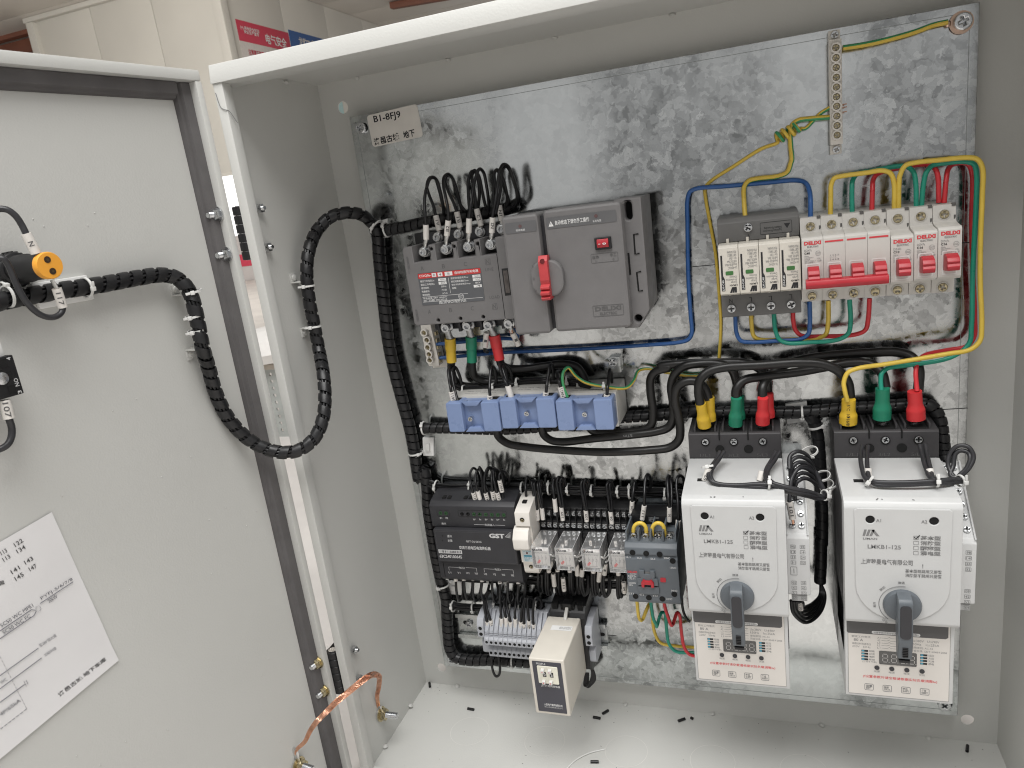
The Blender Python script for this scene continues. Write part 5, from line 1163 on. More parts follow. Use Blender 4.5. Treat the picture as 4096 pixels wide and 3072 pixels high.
wire('long green wire from the middle single breaker to the second protection switch', path('B', [(1678, 380, 32), (1692, 230), (1712, 150), (1755, 105, 26), (1850, 88), (1980, 80), (2035, 98), (2052, 160), (2048, 400, 26), (2028, 800), (2018, 1200), (2000, 1320, 28), ('D', 1900, 205, 32), ('D', 1600, 258, 36), ('D', 1500, 275), ('D', 1465, 305), ('D', 1458, 350), ('D', 1462, 410, 46)]), R6, w_grn)
wire('long red wire from the end single breaker to the second protection switch', path('B', [(1832, 362, 32), (1846, 200), (1862, 125), (1910, 92, 16), (1985, 92), (2018, 140), (2018, 500, 12), (2026, 800), (2040, 1150), (2035, 1270), (1985, 1335), (1850, 1362, 18), ('D', 1740, 190, 26), ('D', 1698, 225), ('D', 1680, 290, 38), ('D', 1688, 420, 46)]), R6, w_red)
# earth wires
wire('yellow and green earth wire bent from the earth bar down to the arrester', path('J', [(488, 1040, 11), (300, 1055, 12), (210, 1068), (158, 1105), (136, 1170), (140, 1300), (150, 1420), ('B', 788, 90), ('B', 765, 150), ('B', 700, 178), ('B', 560, 195), ('B', 500, 212), ('B', 472, 250, 16), ('B', 470, 350), ('B', 478, 462, 30)]), 2.3, w_yel, stripe=3)
cpts = path('J', [(488, 955, 11), (400, 1010, 10), (330, 1085, 10), (270, 1140, 10), (225, 1140, 9)])
ca, cb = Z('J', 205, 1130, 9), Z('J', 5, 1235, 9)
axc = (cb - ca); side_ = axc.normalized().cross(Vector((0, 1, 0)))
for i in range(1, 40):
    f = i / 40; a = f * 4 * 2 * math.pi; cpts.append(ca.lerp(cb, f) + side_ * (4.6 * math.cos(a)) + Vector((0, 1, 0)) * (4.0 + 4.0 * math.sin(a)))
cpts += path('B', [(590, -10, 7), (400, 110, 6), (240, 215, 5), (205, 260, 5), (210, 340), (235, 480), (275, 700), (298, 950, 5), (312, 1200, 5), (300, 1400, 5), ('C', 2168, 420, 4), ('C', 2120, 480, 4), ('C', 2030, 515, 5), ('C', 1820, 495, 6), ('C', 1690, 468, 8), ('C', 1625, 480, 14), ('C', 1590, 550, 30), ('C', 1540, 598, 40), ('C', 1400, 590, 48), ('C', 1260, 560, 50), ('C', 1190, 510, 50), ('C', 1145, 458, 52), ('C', 1112, 490, 56), ('C', 1108, 570, 62), ('C', 1142, 668, 64)])
wire('yellow and green earth wire with a coiled pigtail running down to the blue transformer', cpts, 1.7, w_yel, stripe=3, sm=4)
tt = wire('yellow and green earth wire from the earth bar to the plate corner screw', path('J', [(602, 425, 11), (760, 402, 9), (900, 375, 7), (1080, 330, 6), (1250, 280, 5), (1400, 225, 5), (1535, 195, 5)]), 2.3, w_yel, stripe=3)
p = Z('X', 3848, 88, 4); b = MB(); b.slab(circ(p.x, p.z, 9.2, 24), 1.4, 2.8, [circ(p.x, p.z, 4, 14)]); b.tube([Vector((p.x - 10, 2.2, p.z - 1)), Z('J', 1535, 195, 4)], 2.4, 10, 0, flat=.7); b.part(tt, 'ring_lug', mat('copper_lug', (.62, .44, .34), .32, 1.0, var=.1))

# ---------------------------------------------------------------- heavy black cables
RC = 4.5
GC = 'heavy black power cables'
def cable(label, P, slv=None, r=RC):
    t = T('power_cable', label, 'cable', P[0], GC)
    b = MB(); b.tube(P, r, 12, 7); b.part(t, 'sheath', cable_bk, 60)
    for a, b_, m in (slv or []):
        mm = MB(); a, b_ = Vector(a), Vector(b_)
        mm.tube([a, a.lerp(b_, .3), a.lerp(b_, .62), a.lerp(b_, .8), b_], r * 1.22, 14, 4, rf=lambda f: 1.0 if f < .5 else 1.0 + .16 * min(1, (f - .5) * 4)); mm.part(t, 'shrink_sleeve', m, 60)
    return t
def lugto(t, a, b_):        # flat tinned palm from the sleeve end to the terminal bolt
    a, b_ = Vector(a), Vector(b_); mm = MB(); mm.tube([a, a.lerp(b_, .5), b_], 4.4, 12, 4, flat=.5); mm.part(t, 'lug', tin)
def onsleeve(t, a, b_, r, s_, m=ink, hgt=3.2):
    ax = (b_ - a).normalized(); c_ = (a + b_) / 2; tv = CM - c_; tv = (tv - ax * tv.dot(ax)).normalized(); sd = ax.cross(tv).normalized()
    text(t, s_, a + tv * r - sd * hgt / 2, b_ - a, sd * hgt, m, .01)
# transformers -> first switch
P = path('C', [(655, 868, 34), (668, 925, 34), (730, 975, 36), (860, 1000, 36), (1100, 1022), (1400, 1035), (1700, 1022, 38), (1840, 1002), (1895, 955), (1908, 880), (1888, 760), ('D', 158, 470), ('D', 172, 395), ('D', 225, 358), ('D', 290, 358), ('D', 345, 400), ('D', 372, 470, 36)])
t = cable('black cable looping lowest from the first blue transformer to a yellow sleeve', P, [(Z('D', 374, 455, 35), Z('D', 378, 600, 33), s_yel)])
P = path('C', [(962, 850, 30), (978, 915, 30), (1030, 955, 32), (1110, 966, 32), (1300, 945), (1600, 915), (1740, 896), (1825, 868), (1858, 810), (1858, 700), (1845, 590), (1868, 510), ('D', 215, 262), ('D', 320, 244), ('D', 430, 246), ('D', 510, 275), ('D', 545, 350), ('D', 555, 450, 24)])
t = cable('black cable from the middle blue transformer to a green sleeve', P, [(Z('D', 560, 450, 26), Z('D', 562, 590, 26), s_grn)])
onsleeve(t, Z('C', 1588, 920, 31.5), Z('C', 1528, 928, 31.5), RC + .2, '57m', p_grey, 3.0)
P = path('C', [(1285, 865, 26), (1320, 895, 26), (1400, 906, 26), (1560, 900), (1660, 888), (1712, 845), (1722, 760), (1705, 620), (1708, 530), (1745, 485), (1830, 460), ('D', 60, 262, 22), ('D', 200, 245), ('D', 420, 238), ('D', 590, 240), ('D', 690, 275), ('D', 735, 340), ('D', 745, 430, 18)])
t = cable('black cable from the transformer with the earth wire to a red sleeve', P, [(Z('D', 745, 430, 24), Z('D', 748, 580, 24), s_red)])
# first switch -> second switch
for lab, pts, s0, s1, m in (
    ('black cable with yellow sleeves joining the two protection switches', [(318, 500, 50), (306, 420, 50), (318, 345, 50), (370, 295, 48), (470, 268), (700, 254), (950, 238), (1090, 248), (1190, 290, 44), (1250, 360), (1265, 460, 38)], ((320, 495), (345, 640)), ((1256, 470), (1252, 620)), s_yel),
    ('black cable with green sleeves joining the two protection switches', [(545, 480, 46), (545, 410, 46), (590, 352, 42), (720, 325, 36), (950, 295, 30), (1130, 262, 26), (1280, 238, 24), (1390, 246, 26), (1462, 300, 32), (1490, 400, 38)], ((546, 460), (540, 630)), ((1470, 400), (1466, 590)), s_grn),
    ('black cable with red sleeves joining the two protection switches', [(712, 480, 46), (712, 400, 42), (740, 340, 34), (830, 262, 22), (960, 220, 16), (1150, 192, 14), (1380, 176, 14), (1560, 172, 16), (1650, 200, 22), (1698, 270, 30), (1695, 420, 38)], ((714, 460), (712, 620)), ((1672, 418), (1682, 592)), s_red)):
    P = path('D', pts); big = RC * 1.0
    t = T('power_cable', lab, 'cable', P[0], GC)
    b = MB(); b.tube(P, RC, 12, 7); b.part(t, 'sheath', cable_bk, 60)
    for (a, e_), d0, d1, wd in ((s0, 50, 42, 1.25), (s1, 44, 40, 1.5)):
        A_, B_ = Z('D', *a, d0), Z('D', *e_, d1); mm = MB()
        mm.tube([A_, A_.lerp(B_, .3), A_.lerp(B_, .55), A_.lerp(B_, .72), B_], RC * wd, 14, 4, flat=.85, rf=lambda f: .92 if f < .4 else .92 + .28 * min(1, (f - .4) * 4)); mm.part(t, 'shrink_sleeve', m, 60)
        if m is s_yel and wd > 1.4: onsleeve(t, A_.lerp(B_, .08), A_.lerp(B_, .95), RC * wd * 1.12, '5°C  1Φ16/8')
        C_ = B_ + (B_ - A_).normalized() * 7 + Vector((0, -6, 0)); lugto(t, B_, Vector((C_.x, 32, 348)))
# transfer switch load cables into the transformers
for lab, lp_, a, e_, m, pts in (
    ('black cable with yellow sleeve under the transfer switch', (525, 1310), (340, 262), (352, 420), s_yel, [(348, 415, 38), (350, 480, 34), (370, 540, 24), (420, 580, 14), (600, 600, 14), (640, 640, 20)]),
    ('black cable with green sleeve under the transfer switch', (683, 1297), (484, 250), (490, 420), s_grn, [(490, 415, 38), (492, 470, 34), (510, 520, 26), (570, 552, 20), (700, 555, 16), (850, 560, 14), (960, 590, 14), (985, 640, 20)]),
    ('black cable with red sleeve under the transfer switch', (838, 1290), (642, 240), (678, 405), s_red, [(676, 400, 38), (692, 440, 34), (740, 465, 26), (850, 468, 18), (1000, 448, 14), (1110, 435, 12), (1200, 455, 12), (1248, 520, 14), (1262, 600, 20)])):
    P = path('C', pts); t = T('power_cable', lab, 'cable', P[0], GC)
    b = MB(); b.tube(P, RC, 12, 7); b.part(t, 'sheath', cable_bk, 60)
    A_, B_ = Z('C', *a, 40), Z('C', *e_, 38); mm = MB()
    mm.tube([A_, A_.lerp(B_, .35), A_.lerp(B_, .5), A_.lerp(B_, .7), B_], RC * 1.3, 14, 4, rf=lambda f: 1.06 if f < .45 else .96); mm.part(t, 'shrink_sleeve', m, 60)
    q = Z('A', *lp_, 37); mm = MB(); mm.cyl(q + Vector((0, -1, 0)), q + Vector((0, 1, 0)), 6.2, 20); mm.tube([q, q.lerp(A_, .5), A_ + (B_ - A_) * .05], 4.6, 12, 4, flat=.6, rf=lambda f: 1.1 - .25 * math.sin(f * 3.1)); mm.part(t, 'lug', tin)

# ================================================================ spiral wrapped harnesses
def harness(label, P, r, pitch, cover=.74, wires=7, cat='cable bundle'):
    t = T('wire_harness', label, cat, P[0], 'spiral wrapped wire harnesses')
    C_ = catmull(P, 5); F = frames(C_)
    for k in range(wires):
        a = 2 * math.pi * k / wires; b = MB()
        b.tube([p + (u * math.cos(a + i * .05) + v * math.sin(a + i * .05)) * (r * .60) for i, (p, (tt_, u, v)) in enumerate(zip(C_, F))], r * .23, 6, 0); b.part(t, 'inner_wire', wire_bk, 60)
    b = MB(); b.helix(P, r, pitch, cover); b.part(t, 'spiral_wrap', wrap_bk, 50)
    return t
RT = 8.2
harness('long black spiral wrapped trunk harness down the side of the plate', path('L', [(925, 262, 12), (945, 330, 11), (950, 420, 10), (962, 550), (978, 700), (1002, 900), (1040, 1070), (1080, 1220), (1115, 1350), (1140, 1480), (1165, 1620), ('Q', 645, 100), ('Q', 662, 190), ('Q', 668, 300), ('Q', 690, 450), ('Q', 715, 590), ('Q', 738, 690), ('Q', 762, 775, 10), ('Q', 766, 860), ('Q', 772, 960), ('Q', 782, 1035), ('Q', 812, 1080), ('Q', 880, 1096), ('Q', 1000, 1096), ('Q', 1100, 1100), ('Q', 1200, 1108, 10)]), 7.4, 10, .84)
harness('black spiral wrapped branch running above the transfer switch terminals', path('A', [(70, 592, 12), (200, 572, 11), (350, 538), (600, 496), (850, 458), (980, 430), (1055, 398, 12)]), 6.6, 8.5, .84)
harness('black spiral wrapped branch running behind the blue transformers', path('C', [(155, 872, 12), (330, 872, 10), (700, 880, 9), (1100, 850, 9), (1500, 800, 9), (1800, 780), (2050, 755, 9), ('D', 300, 556), ('D', 600, 550), ('D', 850, 552), ('D', 1000, 550), ('D', 1200, 535), ('D', 1450, 520), ('D', 1680, 505), ('D', 1780, 520), ('D', 1825, 590), ('D', 1845, 700), ('D', 1858, 820, 14), ('D', 1895, 930, 30)]), 6.6, 8.5, .84)
harness('black spiral wrapped branch dropping between the two protection switches', path('D', [(990, 552, 14), (1035, 610, 12), (1058, 690, 10), (1070, 800), (1080, 1000), (1088, 1200), (1086, 1400), ('E', 1170, 450), ('E', 1168, 640), ('E', 1160, 790, 12)]), 6.0, 10, .95)
# the loop from the door to the plate
dpts = [ZD('M', -120, 875, -8), ZD('M', 60, 830, -8), ZD('M', 250, 795, -8), ZD('M', 500, 752, -8), ZD('M', 850, 700, -8), ZD('M', 1150, 645, -8), ZD('M', 1330, 622, -7), ZD('M', 1450, 640, -4), ZD('M', 1540, 712, 1), ZD('M', 1588, 800, 4), ZD('X', 774, 1212, 6), ZD('X', 793, 1300, 7), ZD('X', 810, 1389, 8)]
def blend(k, x, y, d): return Z(k, x, y, d)
dpts += [Z('L', 45, 1020, 226), Z('L', 85, 1160, 218), Z('L', 150, 1290, 210), Z('L', 255, 1400, 200), Z('L', 390, 1465, 190), Z('L', 510, 1465, 182), Z('L', 600, 1405, 170), Z('L', 648, 1310, 158), Z('L', 663, 1200, 146), Z('L', 655, 1060, 130)]
dpts += [ZW('L', 632, 930, X0 + 19), ZW('L', 605, 790, X0 + 17), ZW('L', 583, 680, X0 + 17), ZW('L', 568, 560, X0 + 17), ZW('L', 570, 450, X0 + 17), ZW('L', 588, 370, X0 + 18), Z('L', 625, 290, 66), Z('L', 695, 222, 54), Z('L', 785, 200, 42), Z('L', 865, 215, 28), Z('L', 920, 262, 16)]
harness('thick black spiral wrapped harness looping from the door into the cabinet', dpts, 6.8, 12.5, .72, 8)
# bare bundles of thin wire along the plate
def bundle(label, P, n, r, spread, flat=.5):
    t = T('wire_bundle', label, 'cable bundle', P[0], 'tied bundles of thin black wire')
    C_ = catmull(P, 5); F = frames(C_)
    for k in range(n):
        a = 2 * math.pi * k / n; rr_ = spread * (.55 + .45 * ((k * 7) % 5) / 4); b = MB()
        b.tube([p + u * math.cos(a + .02 * i) * rr_ + v * math.sin(a + .02 * i) * rr_ * flat for i, (p, (t_, u, v)) in enumerate(zip(C_, F))], r, 6, 0); b.part(t, 'thin_wire', wire_bk, 60)
    return t
bundle('tied bundle of thin black wires above the sensor module and relay sockets', path('Q', [(665, 170, 12), (720, 192, 11), (900, 200, 10), (1150, 200), (1350, 205), (1550, 215), (1750, 218), (1930, 226, 10), (2010, 240, 10)]), 10, 1.5, 6.0)
bundle('tied bundle of thin black wires above the grey terminal strip', path('Q', [(765, 790, 12), (810, 812, 12), (900, 820, 12), (1000, 822), (1120, 815), (1240, 815, 12), (1262, 800, 14)]), 9, 1.5, 5.2)
bundle('bundle of thin black wires behind the lower edge of the relay row', path('Q', [(760, 655, 14), (900, 672, 12), (1150, 676, 10), (1300, 690), (1500, 700), (1700, 705, 10)]), 8, 1.5, 4.5)
bundle('loose bundle of thin black wires above the blue transformers', path('C', [(345, 560, 24), (420, 600, 26), (560, 605, 26), (720, 575, 24), (880, 552, 22), (1050, 550, 24), (1200, 560, 30), (1290, 575, 40)]), 6, 1.7, 4.0)

# ================================================================ thin control wires
RW = 1.75
GA = 'looped wires on the transfer switch'
def ats_wire(lab, tx, top, d0, bot, pts):
    # marker sleeve from (top) to (bot), then the loop in pts
    A_, B_ = Z('A', *top, d0), Z('A', *bot, d0)
    P = [B_, A_] + path('A', [(pts[0][0], pts[0][1], d0)] + list(pts[1:-1]) + [(pts[-1][0], pts[-1][1], 17)])
    t = wire(lab if not tx else lab.replace('a white sleeve', 'the white sleeve marked ' + tx), P, RW, wire_bk, GA, [(B_, A_, tx)], sr=3.1)
    return t
L1 = 'black wire loop with a white sleeve on a front transfer switch lug'
L2 = 'black wire loop with a white sleeve on a rear transfer switch lug'
for i, (tx, top, bot, pts) in enumerate((
    ('', (375, 552), (378, 660), [(370, 480), (365, 380), (378, 290), (410, 208), (448, 212), (480, 300), (500, 400), (508, 480)]),
    ('B2', (540, 520), (530, 632), [(538, 440), (520, 340), (505, 260), (510, 200), (540, 178), (575, 215), (612, 330), (642, 455)]),
    ('', (694, 505), (692, 612), [(705, 420), (718, 330), (735, 230), (770, 140), (800, 165), (825, 280), (838, 380), (840, 455)]),
    ('N2', (868, 498), (862, 610), [(884, 400), (902, 280), (920, 150), (948, 106), (985, 125), (1030, 250), (1062, 360), (1030, 425)]))):
    t = ats_wire(L1, tx, top, 56, bot, pts); x, y = FRNT[i]; q = Z('A', x, y, 56); lug(t, q, Z('A', *bot, 57), 5.6, 2.4)
    b = MB(); b.tube([q.lerp(Z('A', *bot, 57), .55), Z('A', *bot, 57)], 1.5, 6, 0); b.part(t, 'bare_end', copper)
for i, (tx, top, bot, pts) in enumerate((
    ('A1', (448, 482), (474, 592), [(430, 410), (395, 320), (383, 260), (405, 205), (440, 205), (475, 300), (500, 400), (528, 470)]),
    ('B1', (603, 456), (628, 572), [(580, 390), (535, 290), (518, 230), (530, 190), (560, 190), (590, 270), (630, 400), (665, 450)]),
    ('L2', (748, 434), (782, 560), [(740, 360), (725, 260), (715, 190), (735, 150), (765, 190), (790, 300), (812, 400), (830, 440)]),
    ('1N', (915, 408), (935, 520), [(900, 330), (885, 240), (880, 170), (900, 145), (935, 190), (965, 290), (975, 370), (955, 425)]))):
    t = ats_wire(L2, tx, top, 33, bot, pts); x, y = REAR[i]; q = Z('A', x, y, 30); lug(t, q, Z('A', *bot, 33), 5.6, 2.4)
    b = MB(); b.tube([q.lerp(Z('A', *bot, 33), .55), Z('A', *bot, 33)], 1.5, 6, 0); b.part(t, 'bare_end', copper)
for pts in ([(700, 480, 40), (688, 320), (690, 220), (715, 158), (745, 170), (770, 300), (758, 440, 18)], [(890, 470, 45), (925, 300), (940, 150), (965, 118), (1000, 160), (1045, 300), (1040, 400), (1000, 430, 18)], [(868, 420, 30), (878, 300), (872, 200), (895, 150), (925, 180), (955, 280), (985, 380), (960, 430, 17)]):
    wire('extra black wire loop without a sleeve above the transfer switch', path('A', pts), RW, wire_bk, 'bare loops above the transfer switch')
# load-side marker sleeves
for lab, a, e_, pts in (('black wire with white sleeve beside the red sleeved lug', (822, 1345), (812, 1450), [(812, 1455, 38), (808, 1480, 30), (830, 1490, 20)]), ('black wires with crumpled white sleeve on the neutral lug', (1015, 1350), (1060, 1440), [(1065, 1440, 36), (1085, 1450, 30), (1070, 1420, 20)])):
    A_, B_ = Z('A', *a, 42), Z('A', *e_, 38); t = wire(lab, [A_, B_] + path('A', pts), RW, wire_bk, None, [(A_, B_, '1')], sr=3.2)
q = Z('A', 988, 1278, 38); t = T('ring_lug', 'empty looking tinned ring lug on the neutral load bolt', 'lug', q); lug(t, q, Z('A', 1015, 1350, 40), 6.0, 3.2); b = MB(); b.tube([Z('A', 1010, 1325, 40), Z('A', 1018, 1352, 41)], 1.6, 6, 0); b.part(t, 'bare_end', copper)

def loops(k, label, group, rows, r=1.5, d0=40, d1=12, sd=None, sr=2.6):
    for row in rows:
        s_, pts = row
        P = path(k, [(pts[0][0], pts[0][1], d0)] + [tuple(q) for q in pts[1:-1]] + [(pts[-1][0], pts[-1][1], d1)])
        sl = []
        if s_:
            A_, B_ = Z(k, s_[0], s_[1], d0), Z(k, s_[2], s_[3], s_[5] if len(s_) > 5 else d0)
            P = [B_, A_] + P[0:]
            sl = [(B_, A_, s_[4])]
        lab = label
        if s_ and s_[4]: lab = label.replace('numbered ', '').replace('white sleeve', 'sleeve marked ' + s_[4])
        elif not s_: lab = label.replace('with white sleeve ', 'without sleeve ')
        wire(lab, P, r, wire_bk, group, sl, sr=sr)
loops('G', 'black wire loop with white sleeve on top of the charcoal sensor module', 'wires on the sensor module', [
    ((672, 335, 705, 445, 'A411'), [(655, 280), (638, 200), (640, 110), (672, 62), (712, 90), (738, 170), (742, 260)]),
    ((722, 318, 755, 435, ''), [(705, 250), (695, 160), (715, 90), (750, 70), (785, 130), (790, 270)]),
    ((808, 340, 842, 448, 'B411'), [(795, 250), (798, 140), (830, 65), (868, 55), (895, 120), (905, 260)]),
    ((884, 322, 905, 432, 'N411'), [(878, 240), (876, 150), (890, 75), (915, 65), (935, 130), (930, 270)]),
    ((936, 335, 968, 445, 'C411'), [(915, 260), (895, 160), (905, 85), (935, 80), (965, 150), (975, 280)]),
    ((962, 198, 992, 325, 'N411'), [(958, 150), (985, 95), (1030, 110), (1068, 180), (1062, 240), (1030, 285)]),
    (None, [(760, 440), (775, 300), (765, 150), (740, 50), (765, 90), (800, 250), (800, 280)]),
    (None, [(860, 440), (840, 330), (800, 220), (820, 110), (855, 60), (885, 140), (890, 280)]),
    (None, [(1010, 440), (995, 320), (1000, 200), (985, 100), (1010, 140), (1020, 280)])], d0=36)
loops('G', 'black wire hanging in a loop below the charcoal sensor module', 'wires below the sensor module', [
    ((480, 1312, 478, 1252, '', 38), [(484, 1400), (498, 1490), (522, 1528), (548, 1490), (562, 1400), (560, 1320)]),
    ((570, 1305, 567, 1255, '', 38), [(575, 1400), (590, 1480), (612, 1512), (640, 1480), (660, 1400), (665, 1320)]),
    ((672, 1302, 670, 1258, '', 38), [(668, 1400), (675, 1490), (702, 1532), (735, 1500), (755, 1400), (765, 1320)]),
    ((770, 1318, 768, 1262, '', 38), [(760, 1400), (765, 1470), (790, 1510), (815, 1470), (845, 1370), (850, 1300)]),
    ((880, 1310, 876, 1268, '', 38), [(882, 1400), (890, 1480), (910, 1540), (938, 1500), (945, 1400), (930, 1320)]),
    ((968, 1338, 966, 1275, '10', 38), [(968, 1430), (966, 1520), (985, 1560), (1020, 1530), (1030, 1470), (1040, 1560)]),
    ((1056, 1322, 1054, 1280, '', 38), [(1052, 1420), (1060, 1510), (1085, 1550), (1115, 1500), (1100, 1430), (1080, 1560)]),
    ((1170, 1340, 1168, 1286, '', 38), [(1165, 1430), (1162, 1520), (1185, 1560), (1205, 1480), (1215, 1560)]),
    (None, [(1235, 1300), (1245, 1400), (1235, 1470), (1200, 1520), (1150, 1570)])], d0=40, d1=13, r=1.7)
loops('H', 'black wire loop with white sleeve above the relay sockets and contactor', 'wires above the relay row', [
    ((140, 345, 143, 465, ''), [(136, 290), (132, 220), (150, 150), (178, 175), (182, 240)]),
    ((242, 482, 252, 585, '601'), [(225, 390), (210, 290), (196, 200), (215, 180), (230, 240)]),
    ((250, 482, 258, 585, ''), [(240, 390), (228, 290), (222, 210), (240, 190), (250, 250)]),
    ((300, 465, 312, 580, ''), [(282, 390), (265, 300), (258, 220), (275, 190), (285, 250)]),
    (None, [(308, 465), (298, 380), (285, 290), (278, 215), (292, 190), (300, 250)]),
    ((428, 370, 442, 500, ''), [(420, 310), (412, 230), (425, 165), (440, 185), (442, 250)]),
    ((498, 458, 515, 588, '109'), [(480, 370), (462, 280), (452, 200), (470, 150), (505, 165), (525, 250)]),
    (None, [(520, 458), (505, 360), (490, 270), (488, 190), (510, 155), (540, 210), (545, 260)]),
    ((748, 490, 758, 600, '109'), [(730, 400), (708, 300), (700, 220), (720, 180), (752, 210), (760, 270)]),
    (None, [(765, 490), (748, 400), (735, 300), (728, 220), (748, 170), (778, 200), (765, 265)]),
    ((1000, 502, 1015, 620, '04'), [(985, 410), (970, 310), (962, 230), (985, 200), (1015, 230), (1025, 280)]),
    (None, [(1018, 502), (1010, 410), (998, 310), (992, 225), (1008, 200), (1030, 260)]),
    ((1222, 398, 1215, 512, '04'), [(1230, 330), (1238, 260), (1248, 198), (1262, 230), (1255, 280)])], d0=30, d1=12, r=1.7)
loops('H', 'black wire loop with white sleeve on top of the blue grey contactor', 'wires above the relay row', [
    ((1345, 440, 1325, 582, '111'), [(1348, 350), (1350, 240), (1362, 150), (1385, 120), (1410, 170), (1412, 240), (1372, 288)]),
    ((1602, 458, 1602, 600, 'N'), [(1592, 370), (1585, 260), (1580, 170), (1595, 135), (1605, 180), (1600, 290)]),
    (None, [(1618, 458), (1625, 370), (1622, 260), (1612, 170), (1600, 140), (1608, 290)]),
    ((1692, 592, 1680, 730, ''), [(1692, 480), (1685, 350), (1672, 240), (1685, 150), (1715, 135), (1745, 165), (1760, 280)])], d0=54, d1=12, r=1.7)
UL = [(260, 1135, 300, 1320), (300, 1140, 330, 1325), (338, 1110, 372, 1345), (360, 1110, 405, 1352), (440, 1110, 482, 1340), (470, 1110, 525, 1350), (515, 1120, 545, 1352), (578, 1110, 620, 1335), (600, 1110, 655, 1350), (660, 1140, 700, 1340), (690, 1150, 780, 1358), (712, 1150, 765, 1345), (810, 1120, 850, 1350), (838, 1120, 872, 1352), (868, 1200, 915, 1358), (905, 1140, 1000, 1370), (928, 1130, 985, 1355), (1068, 1140, 1096, 1385), (1090, 1140, 1130, 1375), (1125, 1140, 1160, 1345)]
loops('H', 'black wire hanging in a narrow loop below the clear relays', 'wires below the relays', [(None, [(a, y, ), (a + 2, (y + yb) / 2 + 20), (a + (c - a) * .15, yb - 40), ((a + c) / 2, yb), (c - (c - a) * .12, yb - 40), (c, yb - 120), (c - 4, yb - 200)]) for a, y, c, yb in UL], d0=26, d1=10, r=1.75)
for x0, y0, x1, y1, s_ in ((415, 1135, 428, 1262, ''), (515, 1178, 528, 1308, '111'), (655, 1040, 662, 1152, ''), (712, 1088, 706, 1160, ''), (890, 1112, 880, 1212, ''), (950, 1032, 938, 1146, '1'), (1135, 1222, 1145, 1332, '04'), (370, 1090, 372, 1118, ''), (460, 1092, 462, 1108, ''), (585, 1094, 585, 1116, ''), (825, 1104, 826, 1124, ''), (1080, 1112, 1082, 1148, '')):
    A_, B_ = Z('H', x0, y0, 28), Z('H', x1, y1, 28)
    t = T('wire_marker', 'white marker sleeve on a wire below the clear relays', 'wire marker', A_, 'marker sleeves below the relays'); sleeve(t, A_, B_, 2.7, s_)
    b = MB(); b.tube([A_, A_.lerp(B_, .5), B_ + (B_ - A_) * .15], 1.7, 6, 0); b.part(t, 'wire_stub', wire_bk)
loops('I', 'black wire with white numbered sleeve entering the grey terminal strip', 'wires into the terminal strip', [
    ((688, 518, 695, 605, ''), [(672, 440), (655, 340), (660, 250), (700, 180), (740, 190), (770, 260), (775, 320)]),
    ((725, 500, 752, 608, '101'), [(705, 440), (680, 350), (678, 260), (715, 190), (765, 220), (790, 300)]),
    ((845, 478, 850, 602, ''), [(838, 420), (835, 340), (838, 250), (870, 210), (905, 250), (915, 330)]),
    ((895, 470, 905, 602, ''), [(882, 420), (872, 340), (880, 260), (910, 230), (920, 330)]),
    ((945, 518, 958, 632, ''), [(930, 440), (915, 370), (900, 280), (940, 190), (985, 230), (970, 330)]),
    ((998, 485, 1004, 608, ''), [(992, 420), (1000, 340), (1010, 250), (1045, 210), (1050, 330)]),
    ((1058, 518, 1062, 640, ''), [(1065, 430), (1085, 320), (1110, 240), (1140, 250), (1120, 340)]),
    ((1095, 540, 1108, 650, '143'), [(1090, 450), (1100, 340), (1125, 250), (1160, 260), (1165, 340)]),
    ((1150, 505, 1160, 632, '145'), [(1142, 430), (1135, 340), (1140, 260), (1180, 250), (1195, 300), (1180, 350)]),
    ((1200, 545, 1215, 652, '147'), [(1192, 450), (1200, 340), (1220, 260), (1260, 250), (1290, 320), (1270, 365), (1240, 360)])], d0=34, d1=13, r=1.7)
t = wire('black wire loop hanging below the grey terminal strip', path('I', [(728, 880, 24), (738, 980, 26), (755, 1070), (785, 1120), (815, 1110), (830, 1040), (820, 960), (808, 890, 24)]), 1.7, wire_bk)
for dx in (0, 14, -14, 24):
    wire('black wire loop hanging below the beige time relay', path('I', [(1800 + dx * .5, 960, 16), (1850 + dx * .3, 1050, 20), (1855 + dx, 1150, 22), (1810 + dx, 1235 - abs(dx), 22), (1780 + dx, 1220, 20), (1790 + dx * .4, 1080, 14)]), 1.7, wire_bk, 'loops under the time relay')
# contactor outgoing wires
for lab, m, pts in (('yellow wire zigzagging from the contactor to the protection switch', w_yel, [(1268, 1390, 60), (1278, 1490), (1290, 1580), (1310, 1612), (1330, 1600), (1370, 1500, 40), (1400, 1440, 30), ('Q', 1835, 850, 20), ('Q', 1850, 950), ('Q', 1880, 1005), ('Q', 1960, 1022, 24), ('Q', 2060, 1030, 30)]),
                    ('green wire zigzagging from the contactor to the protection switch', w_grn, [(1410, 1400, 60), (1420, 1490), (1440, 1600), (1470, 1660, 56), ('Q', 1862, 920, 50), ('Q', 1885, 850, 40), ('Q', 1902, 850, 36), ('Q', 1912, 930), ('Q', 1925, 1010), ('Q', 1960, 1050), ('Q', 2060, 1058, 34)]),
                    ('red wire zigzagging from the contactor to the protection switch', w_red, [(1545, 1410, 62), (1560, 1490), (1590, 1580), (1620, 1660, 58), ('Q', 1945, 910, 54), ('Q', 1968, 848, 44), ('Q', 1980, 860, 42), ('Q', 1990, 950), ('Q', 2005, 1030), ('Q', 2030, 1065), ('Q', 2070, 1078, 38)])):
    wire(lab, path('H', pts), 1.9, m)
wire('thin black wire hanging beside the contactor', path('H', [(1730, 1380, 46), (1735, 1470), (1755, 1550), (1790, 1610), (1815, 1625, 50)]), 1.5, wire_bk)

